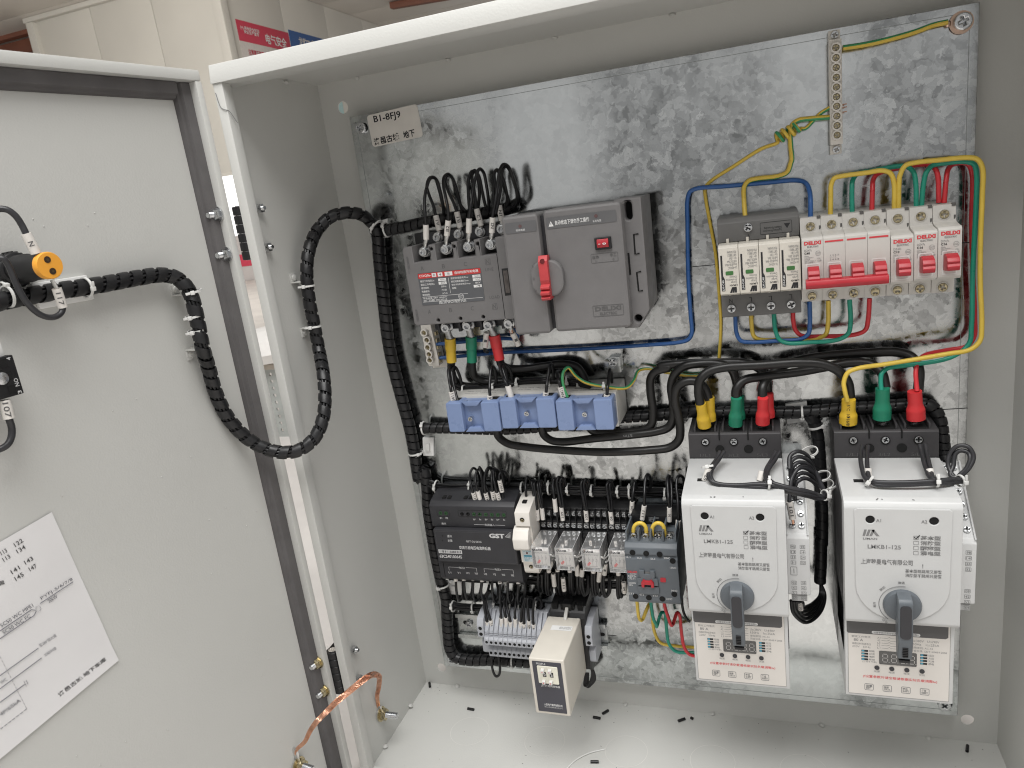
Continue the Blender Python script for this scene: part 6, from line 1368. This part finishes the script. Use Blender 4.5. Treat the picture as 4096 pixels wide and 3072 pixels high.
# ---------------------------------------------------------------- control wiring over the protection switches
RD = 1.95
GD = 'dark wires tied across the protection switches'
for o_ in (0, 16):
    wire('dark wire looped over the first protection switch by the contactor', path('D', [(442 + o_ * 1.6, 800, 66), (418 + o_ * 1.2, 850, 76), (385 + o_, 900, 90), (368 + o_, 950, 104), (385 + o_ * .8, 985, 112), (440, 1005 + o_, 114), (560, 1012 + o_, 116), (700, 1005 + o_ * 1.2, 118), (850, 1028 + o_ * 1.4, 116), (1000, 1062 + o_ * 1.3, 108), (1085, 1085 + o_, 100), (1108, 1065, 92), (1080, 1000 + o_, 78), (1050, 930, 60)]), RD, wire_dk, GD)
    wire('dark wire pair on the far side of the first protection switch', path('D', [(795 + o_ * 1.5, 800, 64), (770 + o_ * 1.4, 850, 74), (735 + o_, 910, 92), (728 + o_, 955, 106), (745 + o_, 985, 114), (850, 1020 + o_, 118), (1000, 1052 + o_, 110), (1080, 1080 + o_, 100)]), RD, wire_dk, GD)
    wire('dark wire looped over the second protection switch near its yellow cable', path('D', [(1340 + o_ * 2.4, 765, 64), (1330 + o_ * 2.6, 830, 78), (1340 + o_ * 2.2, 910, 96), (1365 + o_ * 1.4, 970, 110), (1420, 990 + o_, 116), (1600, 995 + o_, 118), (1800, 985 + o_, 116), (1940, 975 + o_, 108), (1985, 990, 100)]), RD, wire_dk, GD)
    wire('dark wire looped over the second protection switch near its red cable', path('D', [(1705 + o_ * 2.2, 758, 64), (1722 + o_ * 2, 830, 76), (1745 + o_ * 1.8, 910, 94), (1775 + o_, 965, 110), (1830, 982 + o_, 114), (1930, 980 + o_, 108), (1980, 985, 100)]), RD, wire_dk, GD)
    wire('dark wire ring standing out beside the second protection switch', path('D', [(1950, 975, 100), (1915 - o_, 950, 96), (1885 + o_ * 2, 890, 90), (1895 + o_ * 2.2, 815, 86), (1945 + o_, 765 + o_ * 1.8, 86), (2010 - o_ * .4, 770 + o_ * 2, 88), (2045 - o_ * 1.4, 830, 92), (2020 - o_, 900, 96), (1960 - o_, 960, 98)]), RD, wire_dk, GD)
for x0, y0, x1, y1, s_ in ((370, 905, 335, 1015, '25'), (708, 925, 694, 985, ''), (1378, 905, 1382, 985, ''), (1768, 910, 1778, 960, '')):
    A_, B_ = Z('D', x0, y0, 98), Z('D', x1, y1, 102); t = T('wire_marker', 'white marker sleeve on a wire entering a protection switch cover', 'wire marker', B_, 'marker sleeves on the protection switches'); sleeve(t, A_, B_, 3.0, s_)
    b = MB(); b.tube([A_, A_.lerp(B_, .5), B_ + (B_ - A_) * .1], 1.8, 6, 0); b.part(t, 'wire_stub', wire_dk)
for i in range(6):
    x_, y_ = 885 + 8 * i, 800 + 34 * i
    wire('dark wire coil beside the first protection switch', path('D', [(x_ - 5, y_ + 110 + 12 * i, 88 - 6 * i), (x_, y_ + 30, 80), (x_ + 40, y_, 76), (x_ + 105, y_ + 20, 66), (x_ + 145, y_ + 90, 56), (x_ + 160, y_ + 150, 46)]), RD, wire_dk, 'dark coils by the first switch')
A_, B_ = Z('D', 882, 1118, 96), Z('D', 902, 1225, 98); t = wire('dark wire with a white sleeve on the side terminals of the first switch', [B_, A_] + path('D', [(886, 1060, 92), (900, 960, 84), (960, 890, 74), (1040, 940, 60), (1070, 1030, 50)]), RD, wire_dk, None, [(B_, A_, '101')], sr=3.2)
b = MB(); b.tube([B_, B_ + Vector((.5, -3, -6))], 1.4, 6, 0); b.part(t, 'bare_end', copper)
for i in range(5):
    dx = 14 * i; wire('black wire curving from the trunk to the lower side terminals of the first switch', path('E', [(1156 + i * 3, 780, 12), (1196 - 8 * i, 880, 20), (1180 - i * 16, 980 - 10 * i, 36), (1110 - i * 12, 1066 - i * 24, 58), (1040 - i * 2, 1085 - i * 27, 74), (962 + dx * 1.3, 1010 - i * 16, 88), (948 + dx * 1.3, 925, 92)]), 1.8, wire_bk, 'wires under the side terminals')
A_, B_ = Z('E', 1010, 935, 90), Z('E', 1020, 990, 88); t = T('wire_marker', 'white marker sleeve among the wires under the side terminals', 'wire marker', B_); sleeve(t, A_, B_, 2.6, '110')

# ---------------------------------------------------------------- wires on the blue transformers
GT = 'thin black wires on the blue transformers'
for lab, s_, pts in (
    ('black wire with white sleeve on the first blue transformer near the neutral bar', (350, 625, 368, 700, 'N411'), [(345, 600), (335, 540), (330, 480), (345, 455), (365, 480), (385, 560)]),
    ('bare black wire on the first blue transformer near the neutral bar', None, [(395, 695), (375, 620), (358, 540), (355, 480), (375, 458), (400, 500), (420, 570)]),
    ('black wire with white sleeve on the far end of the first blue transformer', (612, 650, 612, 695, 'A4'), [(610, 610), (612, 540), (620, 470), (632, 452), (648, 480), (655, 560)]),
    ('black wire with white sleeve on the near end of the middle transformer', (735, 585, 758, 665, ''), [(720, 560), (695, 510), (680, 460), (690, 435), (712, 450), (735, 530)]),
    ('bare black wire on the middle transformer', None, [(742, 665), (735, 590), (715, 520), (700, 460), (715, 438), (750, 480), (765, 550)]),
    ('black wire with white sleeve on the far end of the middle transformer', (994, 628, 990, 662, 'B4'), [(998, 590), (1008, 520), (1020, 450), (1032, 438), (1042, 470), (1045, 540)]),
    ('black wire with white sleeve by the earth wire on the end transformer', (1092, 592, 1112, 660, 'N411'), [(1085, 560), (1072, 510), (1070, 490), (1090, 485), (1105, 520)]),
    ('black wire with white sleeve on the outer end of the end transformer', (1408, 645, 1402, 685, 'C4'), [(1412, 600), (1420, 540), (1428, 475), (1440, 500), (1442, 560)])):
    P = path('C', [(pts[0][0], pts[0][1], 64)] + pts[1:-1] + [(pts[-1][0], pts[-1][1], 26)]); sl = []
    if s_: A_, B_ = Z('C', s_[0], s_[1], 64), Z('C', s_[2], s_[3], 64); P = [B_, A_] + P; sl = [(B_, A_, s_[4])]
    wire(lab, P, 1.75, wire_bk, None, sl, sr=3.2)

# ================================================================ cable ties and tie mounts
def tie(label, c, ax, r, group='white nylon cable ties', head=None, tail=None, w=1.9, flat=1.0):
    c, ax = Vector(c), Vector(ax).normalized(); t = T('cable_tie', label, 'cable tie', c, group)
    tv = CM - c; tv = (tv - ax * tv.dot(ax)).normalized(); sd = ax.cross(tv)
    n = 20; mm = MB(); A = []
    for i in range(n):
        a = 2 * math.pi * i / n; dr = tv * math.cos(a) * flat + sd * math.sin(a)
        A.append([c + dr * (r + o) + ax * (w * s_) for o, s_ in ((0, -.5), (.9, -.5), (.9, .5), (0, .5))])
    V = [v for ring in A for v in ring]; F = []
    for i in range(n):
        j = (i + 1) % n
        for k in range(4): F.append((i * 4 + k, j * 4 + k, j * 4 + (k + 1) % 4, i * 4 + (k + 1) % 4))
    mm.ng(V, F); mm.part(t, 'strap', nylon, 50)
    h = head if head is not None else .5
    dr = tv * math.cos(h) * flat + sd * math.sin(h); tg = (sd * math.cos(h) - tv * math.sin(h)); hc = c + dr * (r + 1.6)
    mm = MB(); mm.obox(hc - tg * 1.8 - ax * 1.8 - dr * 1.4, tg * 3.6, ax * 3.6, dr * 2.6, .6); mm.part(t, 'head', nylon)
    mm = MB(); mm.obox(hc + tg * 2.0 - ax * 1.0, tg * (tail or 2.4), ax * 2.0, dr * .9, .2); mm.part(t, 'tail', nylon)
mount_m = mat('bright_nylon', (.84, .84, .82), .4, var=.03)
def mount(label, pts, lift=0, place=None):
    P = [Vector(p) for p in pts]; c = (P[0] + P[2]) / 2; t = T('tie_mount', label, 'cable tie mount', c)
    a = P[1] - P[0]; b_ = P[3] - P[0]; n = b_.cross(a).normalized()
    if n.dot(CM - c) < 0: n = -n
    mm = MB(); mm.obox(P[0], a, b_, n * 3.6, 1.0); mm.part(t, 'adhesive_base', mount_m)
    mm = MB(); mm.obox(P[0] + a * .3 + b_ * .3 + n * 2.2, a * .4, b_ * .4, n * 4.2, .8); mm.part(t, 'saddle', nylon)
axd = lambda k, x0, y0, x1, y1, d: (Z(k, x1, y1, d) - Z(k, x0, y0, d))
GT1 = 'cable ties on the harness trunk'
tie('white cable tie where the door harness meets the trunk', Z('L', 935, 275, 14), axd('L', 880, 225, 990, 320, 14), 8.6, GT1, -.5, 5)
tie('white cable tie on the branch above the transfer switch', Z('L', 990, 292, 12), (1, 0, .1), 7.6, GT1, .6)
tie('white cable tie on the trunk beside the square tie mount below the junction', Z('L', 1145, 1475, 11), axd('L', 1130, 1420, 1160, 1550, 11), 8.4, GT1, .2)
tie('white cable tie at the start of the branch behind the transformers', Z('C', 165, 872, 12), (1, 0, 0), 7.6, GT1, .3)
tie('white cable tie on the thin bundle leaving the trunk above the sensor module', Z('Q', 712, 190, 12), (1, 0, -.12), 7.2, GT1, -.4, 4)
tie('white cable tie on the trunk beside the sensor module foot', Z('Q', 745, 705, 11), (.12, 0, -1), 8.2, GT1, -.9, 3)
tie('white cable tie on the thin bundle above the terminal rail', Z('Q', 800, 815, 12), (1, 0, 0), 6.6, GT1, -.3, 4)
tie('white cable tie on the trunk running under the terminal strip', Z('Q', 1112, 1100, 10), (1, 0, 0), 7.8, GT1, -1.2)
for x in (905, 980, 1018, 1058, 1102, 1148, 1235): tie('white cable tie on the thin wires above the terminal strip', Z('Q', x, 818, 12), (1, 0, 0), 6.2, 'ties above the terminal strip', random.uniform(-1.4, 1.2))
for x, y in ((890, 200), (1160, 198), (1230, 190), (1262, 196), (1300, 202), (1400, 206), (1524, 212), (1660, 218), (1720, 222), (1905, 230)): tie('white cable tie on the thin wires above the relay row', Z('Q', x, y, 11), (1, 0, 0), 6.6, 'ties above the relay row', random.uniform(-1.3, 1.0), 3)
for x, y in ((435, 610), (640, 595), (800, 560), (1020, 560), (1140, 545), (1215, 555)): tie('white cable tie on the thin wires above the blue transformers', Z('C', x, y, 27), (1, 0, .1), 4.6, 'ties above the transformers', random.uniform(-.9, .9))
tie('white cable tie holding the earth wire to the end transformer wires', Z('C', 1392, 592, 48), (1, 0, 0), 3.2, None, .2)
for x, y in ((780, 655), (990, 675), (1080, 680)): tie('white cable tie on the bundle below the sensor module', Z('Q', x, y, 13), (1, 0, 0), 5.8, 'ties below the sensor module', random.uniform(-.8, .8))
tie('white cable tie where the branch turns down beside the first switch', Z('D', 960, 555, 11), (1, 0, 0), 7.4, None, -.9, 5)
tie('white cable tie low on the branch between the switches', Z('D', 1050, 640, 11), (.25, 0, -1), 7.2, None, .8)
for x, y, d_, ax in ((750, 1005, 118, (1, -.1, -.1)), (1105, 1075, 98, (.7, -.5, -.2)), (360, 895, 94, (.2, .4, -1))): tie('white cable tie on the dark wires of the first protection switch', Z('D', x, y, d_), ax, 4.4, 'ties on the first switch', random.uniform(-.5, .5), 4)
for x, y, d_, ax in ((1385, 985, 112, (.6, .2, -.4)), (1815, 985, 116, (1, 0, 0)), (1960, 985, 104, (.6, -.4, 0))): tie('white cable tie on the dark wires of the second protection switch', Z('D', x, y, d_), ax, 4.6, 'ties on the second switch', random.uniform(-.5, .5), 5)
for x, y in ((1010, 800), (1090, 955), (1110, 1010)): tie('white cable tie holding the dark coils beside the first switch', Z('D', x, y, 54), (.3, -.3, -1), 7, 'ties on the coils', random.uniform(-.8, .8), 4)
def zq(k, d, *pts): return [Z(k, x, y, d) for x, y in pts]
mount('square white tie mount at the harness junction near the plate corner', zq('L', .2, (945, 345), (1010, 325), (995, 228), (935, 250)))
mount('square white tie mount beside the trunk below the junction', zq('C', .2, (165, 1055), (238, 1055), (222, 930), (160, 930)))
mount('square white tie mount by the lower corner of the sensor module', zq('Q', .2, (780, 745), (850, 750), (840, 680), (775, 675)))
mount('square white tie mount above the first protection switch', zq('D', .2, (865, 620), (1000, 600), (1010, 485), (855, 500)))
# ================================================================ things on the door
# paper wiring diagram
def pd(k, x, y): return ZD(k, x, y, SKIN + .5)
C0, C1, C2 = pd('X', 472, 2640), pd('X', 205, 2048), pd('X', 0, 3030)
# page axes on the door: right edge runs from C0 up to C1, bottom edge from C0 towards C2
eu = (C1 - C0); ev = (C2 - C0); ev.normalize(); Hh = eu.length
t = T('wiring_diagram', 'sheet of white paper with a printed wiring diagram stuck crooked on the door', 'paper', C0)
mm = MB(); n1, n2 = 10, 12; V = []; LEN = 230
for i in range(n1 + 1):
    for j in range(n2 + 1):
        f, g = i / n1, j / n2
        V.append(C0 + eu * f + ev * (LEN * g) + DN * (.15 + .5 * math.sin(f * 5 + g * 4) ** 2 + (1.0 * (1 - f) ** 6 if i == 0 else 0)))
mm.ng(V, [(i * (n2 + 1) + j, (i + 1) * (n2 + 1) + j, (i + 1) * (n2 + 1) + j + 1, i * (n2 + 1) + j + 1) for i in range(n1) for j in range(n2)]); sh = mm.part(t, 'sheet', paper, 179)
def q5(x, y, t_=SKIN + 1.6): return ZD('Y', x, y, t_)
ZR['Y'] = (0, 2300, .4655); ZR['N'] = (0, 1900, .7062)
def wr(k, s_, x0, y0, x1, y1, h, m=pen, bold=.0):
    o = ZD(k, x0, y0, SKIN + 1.5); a = ZD(k, x1, y1, SKIN + 1.5) - o; dx, dy = x1 - x0, y1 - y0; l_ = math.hypot(dx, dy)
    u = ZD(k, x0 + dy / l_ * h, y0 - dx / l_ * h, SKIN + 1.5) - o
    text(sh, s_, o, a, u, m, bold)
def ln(k, pts, w=.28, m=pen):
    b = MB(); b.tube([ZD(k, x, y, SKIN + 1.45) for x, y in pts], w, 4, 0, flat=.3); b.part(sh, 'diagram_line', m)
for s_, x0, y0, x1, y1, h in (('PYFJ-5/6/7/8', 362, 218, 630, 48, 32), ('30kW', 425, 242, 500, 195, 34), ('SC50 WC MPE1', 15, 452, 290, 270, 32), ('SC50 WC FC', 35, 512, 268, 362, 32), ('至280°防火阀', 348, 622, 488, 530, 30), ('至消防手动盘', 392, 702, 488, 636, 26), ('WC', 12, 940, 66, 905, 28), ('4P/65kA', 10, 1215, 182, 1085, 30)): wr('Y', s_, x0, y0, x1, y1, h)
wr('Y', '洛邑古城 地下车库', 515, 1050, 918, 735, 38, p_mold, .02)
ln('Y', [(345, 245), (628, 58)]); ln('Y', [(0, 480), (270, 298), (308, 302)]); ln('Y', [(0, 548), (292, 348), (312, 310)])
ln('Y', [(0, 865), (330, 628)]); ln('Y', [(0, 978), (358, 712)]); ln('Y', [(0, 1095), (212, 940)]); ln('Y', [(205, 912), (228, 958)]); ln('Y', [(225, 905), (242, 940)])
for k in range(14):
    y_ = 700 + 33 * k; x_ = 0 + (y_ - 700) * .51; ln('Y', [(x_, y_), (x_ + 10, y_ + 20)], .22)
for k in range(7): ln('Y', [(230 - 34 * k, 1150 + 26 * k), (208 - 34 * k, 1167 + 26 * k)], .22)
ln('Y', [(330 + 22 * math.cos(rad(a)), 288 + 22 * math.sin(rad(a))) for a in range(0, 361, 20)], .2)
for s_, x0, y0, x1, y1 in (('113', 10, 455, 44, 435), ('122', 88, 408, 134, 378), ('113', 24, 492, 62, 468), ('134', 102, 445, 148, 415), ('141', 70, 562, 116, 532), ('143', 146, 508, 192, 480), ('145', 92, 600, 138, 570), ('147', 172, 546, 212, 522), ('震', -8, 630, 30, 618)): wr('N', s_, x0, y0, x1, y1, 24, p_mold, .01)

# indicator lamp body with amber terminal end
lc = ZD('R', 660, 935, SKIN + 49); sx, sz = (lc - DE).dot(DU), lc.z
t = T('indicator_lamp', 'rear of a black indicator lamp with amber terminal cap on the door', 'indicator lamp', DP(sx, SKIN, sz))
b = MB(); b.lathe([(12.4, 0), (13, 1), (13, 8), (12.4, 9.5), (11.8, 10)], DP(sx, SKIN, sz), DN, 28); b.part(t, 'fixing_ring', black_pl)
b = MB(); b.lathe([(10.2, 10), (10.4, 24), (9.6, 25), (9.4, 42), (9.0, 44)], DP(sx, SKIN, sz), DN, 28); b.part(t, 'barrel', black_pl)
for k in range(24):
    a = 2 * math.pi * k / 24; b = MB(); o = DP(sx, SKIN + 1, sz) + (DU * math.cos(a) + UP * math.sin(a)) * 12.7; b.obox(o, DN * 7, DU * .8 * math.cos(a) + UP * .8 * math.sin(a), (DU * -math.sin(a) + UP * math.cos(a)) * 1.2); b.part(t, 'grip_ridge', black_pl)
b = MB(); b.lathe([(9.0, 44), (9.7, 44.4), (9.8, 48.5), (9.2, 49.6)], DP(sx, SKIN, sz), DN, 32); am = b.part(t, 'terminal_cap', orange)
for x, y in ((630, 858), (702, 1012)):
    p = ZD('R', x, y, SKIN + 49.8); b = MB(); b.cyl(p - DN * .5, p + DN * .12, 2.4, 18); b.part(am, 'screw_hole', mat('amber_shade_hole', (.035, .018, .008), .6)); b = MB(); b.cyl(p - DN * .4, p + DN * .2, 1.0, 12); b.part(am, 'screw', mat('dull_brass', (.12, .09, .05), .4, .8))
def dwire(lab, P, r, sl, grp=None):
    t_ = T('wire', lab, 'wire', P[0], grp); b = MB(); b.tube(P, r, 10, 6); b.part(t_, 'sheath', wire_dk, 60)
    for a, e_, s_ in sl: sleeve(t_, a, e_, r * 1.5, s_)
    return t_
A_, B_ = ZD('R', 345, 510, 26), ZD('R', 478, 775, 26)
dwire('black wire with sleeve marked N arching over to the indicator lamp', [B_, A_, ZD('R', 290, 400, 25), ZD('R', 200, 270, 24), ZD('R', 90, 195, 22), ZD('R', -40, 190, 18), ZD('R', -160, 260, 12)], 2.3, [(A_, B_, 'N')])
A_, B_ = ZD('R', 752, 1240, 26), ZD('R', 835, 1490, 24)
t = dwire('black wire with sleeve marked 117 hanging below the indicator lamp', [A_, B_, ZD('R', 800, 1580, 24), ZD('R', 690, 1625, 24), ZD('R', 560, 1600, 24), ZD('R', 420, 1500, 24), ZD('R', 290, 1330, 24), ZD('R', 190, 1120, 24), ZD('R', 110, 930, 24), ZD('R', 40, 845, 24), ZD('R', -60, 860, 20)], 2.2, [(A_, B_, '117')])
b = MB(); b.tube([ZD('R', 690, 1130, 26), A_], 1.8, 8, 0, flat=.6); b.part(t, 'ferrule', tin)
# push button contact block at the frame edge
p = ZD('S', 165, 225, 10); q = ZD('S', 325, 738, 10); s0, z1_ = (p - DE).dot(DU), p.z; s1, z0_ = (q - DE).dot(DU), q.z
sE = min(s0, s1)
t = T('contact_block', 'black contact block with 3 NO marking on the back of a door push button', 'contact block', DP(sE + 15, SKIN, z0_))
m_ = dbox(sE, sE + 42, SKIN + 12, 10, z0_, z1_, 1.0); m_.part(t, 'body', black_pl)
m_ = dbox(sE + 4, sE + 38, SKIN + .2, SKIN + 12, z0_ + 4, z1_ + 6, 1.0); m_.part(t, 'coupling', nylon)
m_ = dbox(sE + 3, sE + 16, SKIN + 6, 6, z1_ - .5, z1_ + 12, 1.0); m_.part(t, 'clear_latch', nylon)
for x, y in ((45, 345), (110, 510), (160, 690)):
    o = ZD('S', x, y, 10.1); m_ = MB(); m_.obox(o - DU * 2.5 - UP * 3, DU * 5, UP * 6, DN * .15); m_.part(t, 'cavity', hole_bk)
p = ZD('S', 15, 545, 10); m_ = MB(); m_.lathe([(4.6, 0), (4.4, 1.6), (3.0, 2.2)], p, DN, 16); m_.part(t, 'screw', zinc)
for s_, x0, y0, x1, y1, h in (('4', 152, 295, 135, 255, 55), ('NO', 262, 640, 232, 535, 55), ('3', 296, 738, 282, 695, 52)):
    o = ZD('S', x0 - 0, y0, 10.25); a = ZD('S', x1, y1, 10.25) - o; u = ZD('S', x0 - h, y0 + 12, 10.25) - o; text(t, s_, o, a, u, p_lgrey, .01)
A_, B_ = ZD('S', 60, 830, 6), ZD('S', 120, 1075, 6)
dwire('thick looking black wire with sleeve marked 107 under the contact block', [A_, B_, ZD('S', 155, 1200, 4), ZD('S', 150, 1320, 4), ZD('S', 100, 1420, 4), ZD('S', 0, 1480, 2), ZD('S', -120, 1500, 0)], 2.5, [(A_, B_, '107')])
# tie mount and ties on the door harness
P_ = [ZD('R', 500, 1520, SKIN + .2), ZD('R', 1225, 1385, SKIN + .2), ZD('R', 1105, 1030, SKIN + .2), ZD('R', 380, 1180, SKIN + .2)]
mount('square white tie mount behind the indicator lamp on the door', P_)
tie('white cable tie holding the door harness to its tie mount', ZD('R', 1140, 1230, -6), ZD('R', 1300, 1205, -6) - ZD('R', 1000, 1255, -6), 7.5, 'ties on the door harness', -.2, 4)
tie('white cable tie on the door harness under the indicator lamp', ZD('R', 100, 1350, -6), ZD('R', 300, 1320, -6) - ZD('R', -50, 1380, -6), 7.5, 'ties on the door harness', 1.2, 4)
for x, y in ((1580, 760), (1600, 960), (1618, 1082)): tie('white cable tie holding the harness to the bracket on the door', ZD('M', x + 14, y, 4), UP + DU * .1, 7.7, 'ties on the door bracket', .5 - .5 * (y == 760), 4)
def zbracket(name, label, f0, f1, out_, along):
    t = T(name, label, 'bracket', f0)
    f0, f1, out_, along = Vector(f0), Vector(f1), Vector(out_), Vector(along)
    ax = (f1 - f0).normalized(); w = along * 11
    m_ = MB()
    m_.obox(f0 + ax * 0 - along * 5.5, ax * 1.3, w, out_ * 17, .2); m_.obox(f1 - along * 5.5, ax * -1.3, w, out_ * 17, .2)
    m_.obox(f0 + out_ * 15.7 - along * 5.5, f1 - f0, w, out_ * 1.3, .2); m_.part(t, 'strap', paint)
    m_ = MB(); m_.obox(f0 - along * 5.5 - ax * 9, ax * 9, w, out_ * 1.2, .2); m_.part(t, 'foot', paint); m_ = MB(); m_.obox(f1 - along * 5.5, ax * 9, w, out_ * 1.2, .2); m_.part(t, 'foot', paint)
    for f in (f0 - ax * 4, f1 + ax * 4):
        m_ = MB(); m_.lathe([(3.6, 0), (3.4, 1.6), (1.4, 2.4)], f + out_ * 1.2, out_, 12); m_.part(t, 'weld_spot', paint)
f0 = ZD('M', 1485, 775, SKIN); f1 = ZD('M', 1585, 1240, SKIN); sA = ((f0 - DE).dot(DU) + (f1 - DE).dot(DU)) / 2
zbracket('harness_bracket', 'painted strap bracket carrying the harness on the door', DP(sA + 2, SKIN, f0.z), DP(sA + 2, SKIN, f1.z), DN, DU)
f0 = ZW('L', 500, 565, X0); f1 = ZW('L', 545, 815, X0); dm = (f0.y + f1.y) / 2
zbracket('harness_bracket', 'painted strap bracket carrying the harness on the cabinet side wall', (X0, dm, f0.z), (X0, dm, f1.z), (1, 0, 0), (0, -1, 0))
for x, y in ((565, 590), (600, 805)): tie('white cable tie holding the harness to the bracket on the side wall', ZW('L', x + 2, y, X0 + 16), (0, -.05, 1), 7.7, 'ties on the wall bracket', .4, 4)

# ================================================================ earth braid
t = T('earth_braid', 'flat copper earthing braid linking door stud and cabinet stud', 'earth braid', DSTUD)
cs2 = CSTUD + Vector((1.4, 0, 0)); 
P = [DSTUD + DN * 2.2 + UP * 9, DSTUD + DN * 5 + UP * 20, ZD('O', 330, 1290, -2), ZD('O', 390, 1170, 6), ZD('O', 470, 1060, 16), Z('O', 570, 960, 200), Z('O', 680, 850, 194), Z('O', 790, 760, 184), Z('O', 900, 670, 178), Z('O', 1000, 590, 170), Z('O', 1080, 548, 158), Z('O', 1140, 560, 146), ZW('O', 1155, 610, X0 + 22), ZW('O', 1145, 700, X0 + 14), ZW('O', 1130, 790, X0 + 6), cs2 + UP * 10]
C_ = catmull(P, 8); Fm = frames(C_)
L_ = [0]
for a, e_ in zip(C_, C_[1:]): L_.append(L_[-1] + (e_ - a).length)
ref = Vector((0.45, 0.1, .9)).normalized()
def braid_axes(i):
    tg = Fm[i][0]; tv = (CM - C_[i]); sd = tg.cross(tv).normalized(); return sd, tg.cross(sd).normalized()
f_tot = len(C_)
b = MB(); NS = 11
for dirn in (1, -1):
    for s_ in range(NS):
        V = []
        for i in range(f_tot):
            w_ = 3.1 * (1 - .55 * abs(2 * i / f_tot - 1.1) ** 2); sd, nn = braid_axes(i)
            ph = 2 * math.pi * (s_ / NS) + dirn * L_[i] * 2 * math.pi / 38
            V.append(C_[i] + sd * (w_ * math.sin(ph)) + nn * (.6 * math.cos(ph) + .15 * math.sin(L_[i] * .9 + s_ + (dirn > 0) * 1.5)))
        b.tube(V, .5, 5, 0, flat=.6)
o = b.part(t, 'braided_strands', copper, 60); o['kind'] = 'stuff'
b = MB(); b.tube([cs2 + UP * 12, cs2 + UP * 5, cs2], 4.4, 10, 3, flat=.35); b.cyl(CSTUD + Vector((.4, 0, 0)), CSTUD + Vector((2.4, 0, 0)), 8, 20); b.part(t, 'lug', tin)
b = MB(); b.tube([DSTUD + DN * 2 + UP * 22, DSTUD + DN * 2 + UP * 10, DSTUD + DN * 1.4], 4.4, 10, 3, flat=.35); b.cyl(DSTUD + DN * .4, DSTUD + DN * 2.4, 8, 20); b.part(t, 'lug', tin)

# ================================================================ litter on the cabinet floor
ZR['P'] = (1700, 2650, 1.083)
def offcut(p, ang, ln_=9.5, r=1.7):
    b = MB(); a = rad(ang); ax = Vector((math.cos(a), math.sin(a), 0)); p = Vector((p.x, p.y, ZB + r + .05))
    n = 12; u = UP; v = ax.cross(u); V = []; 
    for e_ in (-.5, .5):
        for q in (r, r * .6): V += [p + ax * (ln_ * e_) + (u * math.cos(2 * math.pi * i / n) + v * math.sin(2 * math.pi * i / n)) * q for i in range(n)]
    F = []
    for i in range(n):
        j = (i + 1) % n; F += [(i, j, 2 * n + j, 2 * n + i), (n + i, n + j, 3 * n + j, 3 * n + i), (i, j, n + j, n + i), (2 * n + i, 2 * n + j, 3 * n + j, 3 * n + i)]
    b.ng(V, F); solo('sheath_offcut', b, wire_bk, 'short black offcut of wire sheath lying on the cabinet floor', 'offcut', p, 'offcuts on the cabinet floor')
for x, y, a in ((18, 86, 60), (170, 176, 5), (635, 208, 5), (667, 187, -50), (948, 216, -35), (627, 371, -10), (2003, 322, -75), (986, 210, 30)):
    p = ZF('P', x, y, ZB); offcut(p, a, 9.5 if x != 986 else 3)
b = MB(); b.tube([ZF('P', 520, 395, ZB + .8), ZF('P', 560, 358, ZB + 1.2), ZF('P', 610, 333, ZB + 1.4), ZF('P', 665, 320, ZB + .9)], .8, 6); solo('plastic_strand', b, nylon, 'curved white plastic strand lying on the cabinet floor', 'strand', ZF('P', 600, 340, ZB))
b = MB()
for k in range(110):
    x_, d_ = random.uniform(X0 + 5, X1 - 5), random.uniform(DB + 2, DF - 18) if k % 3 else random.uniform(DB + 1, DB + 30); s_ = random.uniform(.2, .65)
    b.obox((x_, d_, ZB + .05), (s_ * 1.6, s_ * random.uniform(-1, 1), 0), (s_ * .3, s_, 0), (0, 0, s_ * .5))
o = link(b.bm, 'dust_crumbs', p_mold, None); o['kind'] = 'stuff'; o['label'] = 'fine dark crumbs scattered on the cabinet floor'; o['category'] = 'dust'
